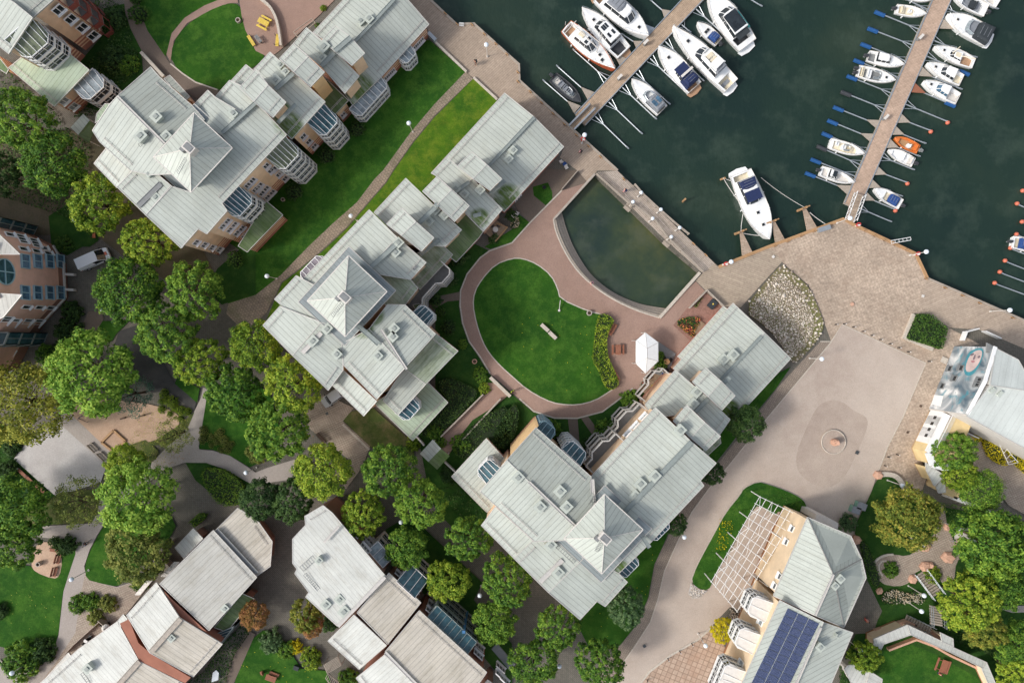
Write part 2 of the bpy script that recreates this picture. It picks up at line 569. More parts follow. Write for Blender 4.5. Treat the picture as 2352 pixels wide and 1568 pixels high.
bricky('sett', (180, 161, 142), (188, 169, 150), (166, 148, 130), .42, .42, R(-24), .03, big=(.8, 1.12), offset=0.0, speckle=.6, tint=(150, 128, 110))
bricky('sett_pink', (180, 154, 134), (192, 168, 148), (146, 122, 104), .75, .75, R(22), .06, big=(.88, 1.08), offset=0.0, speckle=.3, tint=(176, 140, 116))
bricky('brick_pave_red', (150, 112, 98), (162, 124, 110), (120, 92, 82), .3, .15, R(30), .02)
def planks(name, c1, c2, gap, w, rot, L=4.0):
    bricky(name, c1, c2, gap, L, w, rot, .02, big=(.86, 1.08), speckle=.35)
PQ = R(-43)
planks('deck_quay', (174, 156, 138), (166, 148, 130), (132, 116, 102), .3, PQ, 9.0)
planks('deck_cross', (190, 176, 162), (172, 158, 144), (112, 100, 88), .24, PQ + R(90), 3.0)
planks('deck_east', (178, 162, 142), (168, 152, 134), (132, 116, 102), .3, R(20), 5.0)
planks('deck_east2', (182, 164, 146), (172, 154, 136), (138, 122, 106), .3, R(-23), 6.0)
planks('deck_jetty', (190, 166, 142), (178, 154, 130), (120, 100, 80), .2, R(-43), 3.0)
planks('deck_jetty2', (194, 168, 148), (184, 158, 138), (140, 116, 94), .2, R(-22), 3.0)
planks('deck_small', (186, 166, 146), (170, 150, 130), (100, 88, 76), .2, R(10), 2.0)
planks('terrace_wood', (170, 148, 122), (154, 132, 108), (110, 94, 78), .15, R(47), 3.0)
# water
t = NT('water'); v = t.coord()
n1 = t.noise(v, .035, 5, .6); n2 = t.noise(v, .22, 5, .65)
col = t.ramp(n1, [(.36, lin((28, 46, 42))), (.52, lin((34, 52, 44))), (.68, lin((46, 60, 48)))])
col = t.mix(t.ramp(n2, [(.5, gw(0)), (.8, gw(.5))]), col, lin((72, 86, 74)))
w1 = t.noise(t.coord(scale=(1, .5, 1), rot=.5), 2.2, 4, .6)
t.bump(w1, .5, .12); M['water'] = t.out(col, .16, 0, .3)
t = NT('pool_water'); v = t.coord()
n1 = t.noise(v, .09, 6, .65); n2 = t.noise(v, .3, 4, .6)
col = t.ramp(n1, [(.34, lin((40, 56, 50))), (.5, lin((54, 68, 50))), (.68, lin((82, 86, 54)))])
col = t.mix(t.ramp(n2, [(.52, gw(0)), (.8, gw(.45))]), col, lin((90, 96, 84)))
w1 = t.noise(v, 2.6, 3, .6); t.bump(w1, .15, .08); M['pool_water'] = t.out(col, .12, 0, .4)
# mural
t = NT('mural'); v = t.coord('UV')
n0 = t.n.new('ShaderNodeTexNoise'); n0.inputs['Scale'].default_value = .17; n0.inputs['Detail'].default_value = 7; n0.inputs['Distortion'].default_value = 1.6; t.link(v, n0.inputs['Vector'])
n1 = t.n.new('ShaderNodeTexNoise'); n1.inputs['Scale'].default_value = .28; n1.inputs['Detail'].default_value = 6; n1.inputs['Distortion'].default_value = 1.8; t.link(t.coord('UV', loc=(9, 4, 0)), n1.inputs['Vector'])
col = t.ramp(n0.outputs['Fac'], [(.34, lin((70, 92, 106))), (.43, lin((126, 136, 142))), (.5, lin((172, 176, 178))), (.58, lin((226, 226, 224))), (.68, lin((140, 148, 156)))])
col = t.mix(t.ramp(n1.outputs['Fac'], [(.54, gw(0)), (.66, gw(.8))]), col, lin((58, 134, 150)))
M['mural'] = t.out(col, .85)
# foliage
def leafmat(name, dark, mid, bright, f=.5):
    t = NT(name)
    g = t.n.new('ShaderNodeNewGeometry')
    oi = t.n.new('ShaderNodeObjectInfo')
    v = t.coord()
    n = t.noise(v, f, 3, .6)
    x = t.math('ADD', t.math('MULTIPLY', g.outputs['Random Per Island'], .5), t.math('MULTIPLY', n, .9))
    x = t.math('ADD', x, t.math('MULTIPLY', oi.outputs['Random'], .16))
    col = t.ramp(x, [(.45, lin(dark)), (.75, lin(mid)), (1.12, lin(bright))])
    t.out(col, .7, 0, .25)
    tr = t.n.new('ShaderNodeBsdfTranslucent'); t.link(col, tr.inputs[0])
    mx = t.n.new('ShaderNodeMixShader'); mx.inputs[0].default_value = .32
    t.link(t.b.outputs[0], mx.inputs[1]); t.link(tr.outputs[0], mx.inputs[2])
    t.link(mx.outputs[0], t.n['Material Output'].inputs[0])
    M[name] = t.m
leafmat('leaf_green', (46, 82, 32), (88, 130, 44), (142, 172, 62))
leafmat('leaf_yg', (62, 94, 28), (116, 148, 42), (178, 192, 66))
leafmat('leaf_dark', (34, 60, 32), (60, 90, 44), (96, 124, 62))
leafmat('leaf_bright', (62, 100, 36), (112, 154, 52), (168, 196, 80))
leafmat('leaf_olive', (78, 94, 42), (120, 134, 60), (166, 168, 86))
leafmat('leaf_willow', (92, 108, 40), (152, 156, 62), (200, 194, 84))
leafmat('leaf_orange', (78, 98, 38), (124, 138, 52), (176, 164, 72))
leafmat('leaf_rust', (96, 98, 44), (164, 124, 66), (196, 140, 100))
leafmat('leaf_grey', (56, 86, 52), (92, 122, 76), (134, 158, 106))
leafmat('leaf_gold', (150, 150, 20), (206, 190, 26), (232, 214, 50))
leafmat('leaf_hedge', (42, 72, 30), (66, 102, 40), (100, 132, 54), 1.2)
leafmat('leaf_blue', (60, 92, 76), (86, 118, 96), (118, 144, 122))
leafmat('petal', (196, 170, 130), (224, 206, 176), (240, 232, 214))
leafmat('petal_mix', (150, 40, 50), (206, 90, 90), (230, 170, 90), 2.0)
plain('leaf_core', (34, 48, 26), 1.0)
# ---------------------------------------------------------------- land, water
quay = D(800, -190, 988, 0, 1051.7, 60, 1054, 56, 1088, 55, 1192, 149, 1193.5, 186, 1308.5, 291, 1418.5, 392, 1642, 604.5, 1650, 612, 1764, 566, 1936.5, 502,
         1959, 514.5, 2046.5, 554.5, 2104, 582, 2130, 638, 2352, 734.5, 2560, 825)
arc_out = D(1366, 400, 1271, 504.5) + smooth_poly(T(2, 1, 380, 450, 400, 560, 470, 720, 560, 870, 660, 985, 780, 1085, 900, 1165, 1040, 1240, 1200, 1305, 1355, 1350), 1, False)[1:]
pool = arc_out + T(2, 1, 1725, 937, 1410, 672, 1080, 345)
WZ = -1.3
quayw = [W(x, y).xy for x, y in quay]
far = [Vector((3000, -60)), Vector((3000, -3000)), Vector((-3000, -3000)), Vector((-3000, 3000)), Vector((-1200, 3000))]
outer = [Vector((p.x, p.y, 0)) for p in quayw + far]
holew = [W(x, y) for x, y in pool]
b = MB()
tri = tessellate_polygon([outer, holew])
allp = outer + holew
b.v = [tuple(p) for p in allp]
b.f = [tuple(t_) for t_ in tri]
n = len(outer)
for loop, o0 in ((outer, 0), (holew, n)):
    for i in range(len(loop)):
        if loop is outer and i >= len(quayw) - 1: continue
        a = loop[i]; c = loop[(i + 1) % len(loop)]
        b.face([a, c, (c.x, c.y, -5), (a.x, a.y, -5)])
b.build('ground', M['paver'], kind='structure')
b = MB(); b.face([(-4000, -4000, WZ), (4000, -4000, WZ), (4000, 4000, WZ), (-4000, 4000, WZ)])
b.build('water', M['water'], kind='structure')
b = MB(); b.face([Vector((p.x, p.y, WZ + .004)) for p in holew]); b.build('pool_water', M['pool_water'], kind='structure')
# timber quay edge beam
qp = quay[1:]
strip('quay_edge', quay[1:9], .35, .12, 'wood_grey', kind='structure')
strip('quay_edge', D(1651, 613, 1764, 567, 1936.5, 503, 1959, 515.5, 2046, 556, 2103, 583, 2129, 638.5), .45, .16, 'wood_tan', kind='structure')
strip('quay_edge', D(2130, 639, 2352, 735.5, 2560, 826), .3, .1, 'wood_grey', kind='structure')
# pool steps
outer_a = smooth_poly(T(2, 1, 383, 452, 400, 560, 470, 720, 560, 870, 660, 985, 780, 1085, 900, 1165, 1040, 1240, 1200, 1305, 1353, 1348), 2, False)
inner_a = smooth_poly(T(2, 1, 462, 372, 500, 520, 570, 700, 680, 880, 750, 965, 840, 1045, 940, 1115, 1060, 1175, 1220, 1232, 1425, 1262), 2, False)
def resample(P, n):
    L = [0]
    for a, c in zip(P[:-1], P[1:]): L.append(L[-1] + math.dist(a, c))
    out = []
    for k in range(n):
        d = L[-1] * k / (n - 1); i = 0
        while i < len(L) - 2 and L[i + 1] < d: i += 1
        f = (d - L[i]) / max(1e-6, L[i + 1] - L[i])
        out.append((P[i][0] + (P[i + 1][0] - P[i][0]) * f, P[i][1] + (P[i + 1][1] - P[i][1]) * f))
    return out
oa = resample(outer_a, 50); ia = resample(inner_a, 50)
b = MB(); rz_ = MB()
NS = 4
for s in range(NS):
    f0, f1 = s / NS, (s + 1) / NS
    z = .03 - s * .34
    A = []; B = []
    for (ox, oy), (ix, iy) in zip(oa, ia):
        a = W(ox, oy); c = W(ix, iy)
        A.append(a.lerp(c, f0)); B.append(a.lerp(c, f1))
    for i in range(49):
        b.face([(A[i].x, A[i].y, z), (A[i + 1].x, A[i + 1].y, z), (B[i + 1].x, B[i + 1].y, z), (B[i].x, B[i].y, z)])
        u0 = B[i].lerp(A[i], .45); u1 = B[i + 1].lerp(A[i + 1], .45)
        rz_.face([(u0.x, u0.y, z + .003), (u1.x, u1.y, z + .003), (B[i + 1].x, B[i + 1].y, z - .34), (B[i].x, B[i].y, z - .34)])  # risers widened and coloured dark to paint the shadow gaps between steps
ps_ = b.build('pool_steps', M['wood_grey'], label='curved stone steps running down into the square harbour pool', cat='steps'); rz_.build('riser_shade', M['wood_dark'], ps_)
strip('pool_kerb', arc_out[:2], .32, .25, 'concrete', label='straight concrete rim on the upper left side of the harbour pool', cat='kerb')
strip('pool_kerb', D(1514.5, 729.5, 1607, 626), .42, .3, 'stone_pale', label='straight pale concrete rim on the lower right side of the harbour pool', cat='kerb')
strip('pool_kerb', arc_out[1:], .2, .12, 'stone_pale', label='curved pale rim along the top of the pool steps', cat='kerb')
# ---------------------------------------------------------------- lawns, paths and paving (picture points on the ground)
sheet('quay_deck', D(900, -60, 940, 0, 998, 94, 1072, 168, 1088, 180, 1142, 230, 1226, 268, 1296, 338, 1286, 362, 1326, 392, 1348.5, 418, 1366, 399.5, 1372, 392, 1418, 392, 1308, 291.5, 1193, 187, 1191.5, 150, 1088, 56, 1053, 57, 1051, 61, 987, 1, 930, -56), 'deck_quay')
sheet('quay_deck', D(1418, 392, 1372, 396, 1412, 432, 1448, 474, 1530, 552, 1613.5, 627, 1642, 605), 'deck_cross')
sheet('quay_deck', D(1613.5, 627, 1642, 605.5, 1650, 613, 1764, 568, 1780, 580, 1796, 601.5, 1764, 636, 1701, 706, 1658.5, 703, 1621, 667, 1598.5, 644.5), 'deck_east')
sheet('paving', D(1764, 568, 1936.5, 504, 1959, 516, 2046, 556, 2103, 584, 2129, 640, 2120, 690, 2174, 750, 2250, 790, 2200, 800, 2140, 930, 2100, 1020, 2130, 1090, 2100, 1180, 2014, 1098, 2040, 1020, 2126, 833, 1934, 745, 1909, 784, 1895, 745, 1875, 700, 1857, 655, 1811, 617, 1796, 601, 1780, 580), 'sett')
sheet('quay_deck', D(2130, 639, 2352, 735.5, 2560, 826, 2560, 900, 2352, 800, 2250, 757, 2180, 752, 2110, 700, 2120, 668), 'deck_east2')
sheet('plaza', D(1934, 745, 2126, 833, 2074, 956, 2039, 1024, 2014, 1090, 1998, 1140, 1981, 1180, 1960, 1260, 1860, 1300, 1840, 1180, 1700, 1400, 1676, 1393, 1638, 1433, 1601, 1468, 1538, 1503, 1491, 1541, 1471, 1568, 1440, 1640, 1370, 1640, 1400, 1568, 1428, 1526, 1458, 1483,
              1493.5, 1428, 1511, 1376, 1526, 1311, 1561, 1233, 1588.5, 1176, 1628, 1121, 1663, 1081, 1764, 956.5, 1909, 784), 'gravel')
sheet('damp_patch', T(3, 2, 600, 530, 700, 560, 790, 640, 915, 690, 915, 800, 800, 1060, 700, 1260, 560, 1350, 470, 1330, 360, 1280, 270, 1190, 250, 1050, 330, 840, 420, 650, 480, 570), 'gravel_wet', sm=2)
sheet('sidewalk', D(1909, 784, 1764, 956.5, 1663, 1081, 1628, 1121, 1588.5, 1176, 1561, 1233, 1526, 1311, 1511, 1376, 1493.5, 1428, 1458, 1483, 1428, 1526, 1400, 1568, 1380, 1600, 1330, 1600, 1375, 1540, 1425, 1480, 1465, 1430, 1490, 1370, 1503, 1295, 1530, 1240, 1560, 1176, 1640, 1075, 1700, 1000, 1790, 885, 1884, 784), 'paver_side')
sheet('paved_square', T(2, 3, 1850, 1040, 1700, 1175, 1455, 1315, 1262, 1462, 1180, 1568, 1100, 1700, 1900, 1700, 1990, 1300), 'sett_pink')
# courtyard
sheet('courtyard_paving', D(1366, 399.5, 1271, 504.5) + arc_out[2:] + D(1520, 722, 1598, 646, 1618, 667, 1658, 704, 1700, 760, 1601, 790, 1580, 830, 1500, 940, 1421, 917, 1383, 944, 1326, 959.5, 1273, 959, 1226, 944, 1191, 914, 1125, 857, 1103, 819, 1078, 784, 1063, 742, 1057, 702, 1058, 667, 1073, 629, 1103, 592, 1125, 576, 1176, 558, 1217, 512, 1290, 438, 1348, 418), 'red_gravel')
sheet('lawn', D(1000, 600, 1040, 560, 1090, 560, 1122, 575, 1100, 594, 1071, 630, 1056, 668, 1054, 703, 1060, 742, 1075, 784, 1100, 820, 1122, 857, 1188, 915, 1224, 946, 1272, 961, 1326, 962, 1384, 946, 1422, 920, 1452, 894, 1530, 900, 1400, 1080, 1340, 1120, 1140, 1120, 1060, 1200, 980, 1100, 960, 1000, 1000, 900, 1000, 780), 'lawn_dark')
oval = smooth_poly(D(1176, 593, 1138, 607, 1108, 639, 1090, 669.5, 1086, 700, 1094, 742, 1108, 784, 1124, 812, 1150, 841, 1176, 864, 1208.5, 893, 1251, 917.5, 1283.5, 928, 1326, 930, 1366, 920, 1398.5, 900, 1420, 884, 1408, 859, 1393.5, 821, 1389, 784, 1391, 760, 1405, 735, 1383.5, 722, 1351, 714.5, 1286, 686, 1281, 662, 1266, 632, 1233.5, 606, 1201, 593.5), 1)
sheet('lawn', oval, 'lawn')
strip('kerb', oval, .16, .08, 'stone_pale', closed=True, label='pale stone kerb ringing the big oval courtyard lawn', cat='kerb')
strip('kerb', D(1290, 438, 1217, 512, 1176, 558, 1125, 576, 1103, 592, 1073, 629.5, 1058, 667, 1057, 702, 1063, 742, 1078, 784, 1103, 819, 1125.5, 856.5), .2, .1, 'stone_pale', label='pale stone kerb on the outer left side of the courtyard ring path', cat='kerb')
strip('kerb', D(1193, 915, 1226, 944, 1273.5, 959.5, 1326, 960, 1383.5, 945, 1421, 917, 1453, 891), .2, .1, 'stone_pale', label='pale stone kerb below the oval lawn on the outer side of the ring path', cat='kerb')
sheet('path', T(2, 2, 512, 708, 602, 700, 622, 960, 640, 1020, 550, 1000), 'path_dark')
sheet('path', T(2, 2, 630, 700, 700, 688, 780, 800, 885, 930, 840, 960, 740, 860), 'path_dark')
sheet('path', T(1, 1, 1885, 1110, 1885, 1190, 1760, 1200, 1600, 1290, 1500, 1260, 1640, 1160), 'path_dark')
sheet('ramp_path', T(1, 2, 2100, 380, 2230, 380, 2310, 500, 2200, 590, 1990, 720, 1880, 860, 1760, 1060, 1620, 900, 1750, 800, 1930, 650, 2110, 480), 'red_gravel')
sheet('paving', T(2, 1, 290, -20, 600, 0, 690, 110, 460, 185, 330, 310, 170, 480, 60, 380, 20, 290), 'path_dark')
sheet('lawn', T(2, 1, 370, 200, 370, 270, 310, 320, 200, 230, 190, 150, 330, 110), 'lawn')
sheet('lawn', T(1, 1, 2100, 700, 2351, 540) + T(2, 1, 60, 400, 165, 480, 0, 658) + T(1, 1, 2150, 720), 'lawn')
sheet('red_terrace', T(2, 1, 1775, 1115, 1935, 1245, 1810, 1400, 1720, 1470, 1640, 1568, 1480, 1420, 1600, 1270), 'brick_pave_red')
# between the two upper buildings
sheet('lawn', D(987, 93, 1070, 168, 1063, 175, 998, 240, 943, 305, 880, 392, 860, 412, 820, 465, 763, 515, 708, 567, 645, 632, 588, 677, 525, 697, 505, 680, 520, 620, 560, 580, 500, 540, 900, 100), 'lawn')
sheet('path', D(1070, 165, 1086, 182, 998, 267, 950, 325, 903, 392, 888, 417, 853, 457, 800, 519, 738, 577, 688, 617, 648, 647, 613, 717, 588, 742, 560, 760, 520, 720, 525, 697, 588, 677, 645, 632, 708, 567, 763, 515, 820, 465, 860, 412, 880, 392, 943, 305, 998, 240), 'paver_path')
sheet('lawn', D(1088, 181, 1142, 231, 1160, 330, 900, 560, 690, 690, 640, 740, 612, 735, 648, 650, 688, 620, 738, 580, 800, 522, 853, 460, 888, 420, 903, 395, 950, 328, 998, 270), 'lawn_yellow')
strip('low_wall', D(998, 96, 1072, 167), .3, .4, 'stone_pale', label='low pale wall between the upper lawn and the harbour deck, left of the path mouth', cat='wall')
strip('low_wall', D(1088, 180, 1142, 230), .3, .4, 'stone_pale', label='low pale wall between the yellowish lawn and the harbour deck, right of the path mouth', cat='wall')
# upper left park
sheet('lawn', D(315, -30, 560, -30, 545, 0, 500, 5, 440, 30, 405, 70, 390, 110, 380, 132, 340, 75, 322, 20), 'lawn')
sheet('lawn', D(240, 20, 286, 10, 300, 66, 325, 116, 330, 180, 280, 210, 240, 260, 180, 240, 170, 160, 230, 90), 'lawn_dark')
sheet('path', D(284, -30, 288, 30, 300, 65, 325, 115, 350, 152, 400, 195, 458, 230, 505, 225, 505, 212, 450, 190, 392, 148, 380, 130, 340, 72, 322, 30, 318, -30), 'path_dark')
sheet('path', D(383, 126, 392, 142, 400, 95, 430, 55, 480, 27, 525, 9, 548, 8, 545, -4, 520, -6, 470, 14, 425, 42, 395, 78), 'red_gravel')
sheet('lawn', smooth_poly(D(552, 12, 556, 40, 564, 70, 588, 118, 612, 130, 588, 152, 565, 165, 520, 208, 500, 207, 450, 190, 392, 146, 398, 100, 425, 61, 475, 28, 525, 8), 1), 'lawn')
sheet('terrace', D(548, -30, 552, 12, 556, 40, 564, 70, 588, 118, 612, 130, 588, 155, 640, 120, 730, 40, 800, -30), 'red_gravel')
strip('kerb', D(392, 147, 420, 170, 450, 190, 500, 207), .2, .12, 'stone_pale', label='pale kerb between the red path and the round lawn at top left', cat='kerb')
strip('stone_wall', smooth_poly(D(590, -12, 603, 4, 622, 18, 634, 38, 641, 58, 646, 85, 649, 110), 1, False), .35, .9, 'stone_pale', label='curved low stone wall round the terrace with yellow picnic furniture', cat='wall')
# left: courts, playground, paths and lawns
sheet('ground_cover', D(-60, 300, 210, 300, 330, 440, 470, 580, 520, 680, 490, 700, 300, 600, 220, 540, 205, 510, 150, 470, 130, 540, -60, 540), 'earth')
sheet('lawn', T(0, 1, 450, 420, 640, 300, 900, 480, 910, 640, 830, 700, 760, 700, 620, 780, 480, 700), 'lawn_dark')
sheet('lawn', T(0, 1, 2000, 900, 2351, 600, 2351, 1130, 2040, 1230, 1900, 1100), 'lawn_dark')
sheet('lawn', T(0, 1, 930, 1380, 1090, 1380, 1210, 1360, 1070, 1500, 1030, 1568, 850, 1568, 800, 1568), 'lawn')
sheet('path', T(0, 1, 940, 1290, 960, 1360, 830, 1568, 700, 1800, 480, 2150, 400, 2200, 560, 1850, 690, 1568, 820, 1290), 'path_dark')
sheet('ball_court', D(330, 742, 402, 879, 452, 924, 447, 944, 385, 896, 350, 902, 262, 795, 275, 760), 'asphalt')
sheet('playground', smooth_poly(T(0, 2, 610, 630, 650, 590, 850, 540, 1000, 530, 1300, 560, 1440, 590, 1600, 640, 1660, 700, 1640, 800, 1560, 940, 1250, 960, 1160, 910, 1030, 1020), 1), 'sand')
sheet('path', T(0, 2, 520, 740, 620, 630, 1030, 1020, 990, 1140), 'path_grey')
sheet('gravel_court', T(0, 2, 540, 740, 985, 1140, 930, 1290, 520, 1420, 130, 1080, 250, 930, 400, 820), 'gravel_pale')
sheet('lawn', D(-40, 950, 40, 990, 30, 1050, 130, 1140, 160, 1175, 50, 1208, -40, 1200), 'lawn_dark')
sheet('lawn', D(52, 1208, 210, 1198, 225, 1170, 240, 1120, 140, 1130, 60, 1180), 'rough_grass')
sheet('path', T(0, 2, 1870, 425, 1930, 430, 1915, 600, 1870, 760, 1830, 960, 1840, 990, 1960, 1000, 2120, 1050, 2280, 1150, 2351, 1200) + T(1, 2, 100, 1160, 360, 1080, 360, 1260, 0, 1310) + T(0, 2, 2300, 1300, 2060, 1165, 1900, 1115, 1700, 1110, 1550, 1160, 1380, 1130, 1560, 945, 1680, 860, 1740, 770, 1790, 640, 1850, 520), 'path_grey')
sheet('path', T(0, 2, 1000, 1120, 1380, 1125, 1460, 1060, 1550, 1160, 1350, 1300, 1050, 1500, 960, 1640) + T(0, 3, 990, 60, 900, 205, 830, 340, 780, 490, 800, 620, 1080, 680, 1270, 620, 1290, 760, 1150, 940, 950, 1200, 700, 1420, 560, 1600, -100, 1640, 0, 1340, 160, 1480, 400, 1400, 520, 1200, 545, 1120, 590, 720, 690, 400, 700, 280, 470, 235, 200, 205, 190, 135, 850, 100, 900, 0), 'path_grey')
sheet('path', T(0, 3, 800, 500, 860, 400, 900, 640, 1080, 690, 1270, 620, 1420, 600, 1300, 760, 1150, 950, 950, 1200, 720, 1430, 560, 1600, 330, 1620, 500, 1400, 700, 1100, 740, 800), 'paver_light')
sheet('lawn', T(0, 3, -100, 460, 290, 490, 330, 540, 480, 600, 560, 560, 580, 400, 700, 290, 700, 380, 640, 560, 590, 720, 575, 820, 545, 1100, 515, 1210, 300, 1300, -100, 1200), 'lawn')
sheet('sitting_area', T(0, 3, 330, 300, 420, 260, 560, 300, 580, 450, 555, 580, 500, 610, 330, 545, 290, 480), 'sand', sm=1)
sheet('lawn', smooth_poly(T(0, 3, 1000, 60, 905, 210, 830, 360, 785, 490, 800, 610, 900, 640, 1085, 680, 1130, 630, 1300, 480, 1560, 250, 1640, 80, 1400, -80, 1160, -40), 1), 'lawn')
sheet('lawn', D(478, 900, 466, 974, 458, 1030, 490, 1032, 530, 1046, 575, 1072, 600, 1060, 650, 1010, 620, 900, 540, 860), 'lawn')
sheet('lawn', T(0, 2, 1640, 320, 1840, 430, 1815, 560, 1610, 385), 'lawn')
sheet('lawn', T(0, 2, 1250, 960, 1560, 945, 1740, 770, 1790, 650, 1600, 800, 1440, 900), 'rough_grass')
sheet('lawn', T(0, 2, 1340, 900, 1460, 1000, 1440, 1080, 1320, 1130, 1000, 1130, 1100, 980), 'rough_grass')
sheet('lawn', T(0, 2, 1710, 1110, 1900, 1112, 2060, 1170, 2300, 1300, 2351, 1450, 2200, 1500, 1940, 1385, 1800, 1270), 'lawn_dark')
sheet('lawn', T(1, 2, 800, 720, 880, 640, 1080, 610, 1430, 920, 1460, 1050, 1350, 1200, 1050, 960), 'rough_grass')
sheet('path', T(1, 2, 430, 620, 640, 480, 900, 610, 800, 730, 1050, 960, 980, 1150, 830, 1350, 700, 1200, 880, 1100, 500, 800), 'paver_light')
sheet('lawn', D(1040, 1090, 1130, 1170, 1090, 1260, 1010, 1180, 960, 1100), 'lawn_dark')
sheet('lawn', T(1, 3, 1350, 60, 1520, 120, 2080, 640, 2000, 800, 2351, 1200, 2351, 1620, 1900, 1100, 1500, 700, 1150, 300, 1200, 150), 'lawn_dark')
sheet('lawn', D(535, 1610, 540, 1568, 552, 1520, 575, 1470, 605, 1445, 630, 1450, 665, 1490, 693, 1533, 750, 1538, 780, 1610), 'lawn')
sheet('path', T(0, 3, 2280, 1080, 2351, 1110, 2150, 1568, 2060, 1640, 2060, 1568, 2130, 1330), 'path_dark')
# south-east of the lower terrace building
sheet('lawn', D(1815, 842, 1780, 893, 1700, 990, 1637, 1070, 1558, 1172, 1527, 1240, 1502, 1295, 1488, 1370, 1463, 1430, 1423, 1480, 1360, 1500, 1330, 1440, 1300, 1390, 1500, 1150, 1700, 900), 'lawn')
# green island
isl = smooth_poly(T(2, 3, 2100, -170, 1960, 0, 1880, 150, 1780, 330, 1690, 500, 1640, 640, 1720, 700, 1800, 710, 1835, 640, 1860, 560, 2190, 0, 2260, -80) + T(3, 3, 60, 30, 90, -20) + T(3, 2, 355, 1560, 340, 1480, 290, 1430, 170, 1370, 0, 1310) + T(2, 2, 2250, 1285, 2120, 1350), 1)
sheet('lawn', isl, 'lawn')
strip('kerb', isl, .18, .1, 'stone_pale', closed=True, label='pale kerb ringing the long planted island beside the pergola', cat='kerb')
# cobble field
cobpoly = smooth_poly(D(1794, 606, 1812, 620, 1835, 640, 1857, 660, 1876, 702, 1893, 745, 1880, 775, 1850, 812, 1820, 838, 1800, 800, 1764, 755, 1704, 712, 1764, 640), 1)
sheet('ground_moss', cobpoly, 'mossy_earth'); ZCOB = ZS[0]
# right garden
sheet('lawn', smooth_poly(D(2012, 1098, 2030, 1088, 2058, 1098, 2072, 1120, 2082, 1150, 2150, 1160, 2360, 1200, 2480, 1300, 2480, 1700, 1900, 1700, 1940, 1500, 1992, 1400, 1992, 1330, 1975, 1250, 1957, 1215, 1990, 1150), 1), 'lawn_dark')
sheet('path', smooth_poly(T(3, 3, 970, 440, 1050, 385, 1140, 380, 1270, 400, 1370, 340, 1500, 220, 1560, 130, 1570, -60, 1610, -60, 1640, 140, 1700, 260, 1800, 400, 1720, 440, 1700, 640, 1600, 660, 1540, 560, 1460, 480, 1400, 520, 1330, 560, 1300, 640, 1180, 680, 1030, 650, 980, 560), 1), 'paver_light')
sheet('paving', T(3, 2, 1500, 650, 1760, 650, 1900, 850, 2450, 1000, 2450, 1640, 2200, 1500, 2050, 1300, 1880, 1160, 1850, 880, 1450, 1100), 'paver_light')
sheet('path', T(3, 3, 700, 1050, 850, 700, 905, 620, 1040, 900, 1000, 980, 960, 1100, 780, 1110), 'paver')
sheet('sloping_lawn', T(3, 3, 1060, 1260, 1130, 1250, 1300, 1205, 1540, 1300, 1700, 1390, 1900, 1500, 2000, 1640, 1000, 1640, 1020, 1440), 'lawn')
sheet('path', T(3, 3, 2000, 800, 2130, 830, 2260, 850, 2400, 850, 2400, 910, 2230, 915, 2060, 860, 2000, 840), 'path_grey')
sheet('stone_bed', T(2, 3, 1640, 640, 1720, 700, 1790, 715, 1720, 780, 1650, 785, 1615, 740), 'gravel_pale')
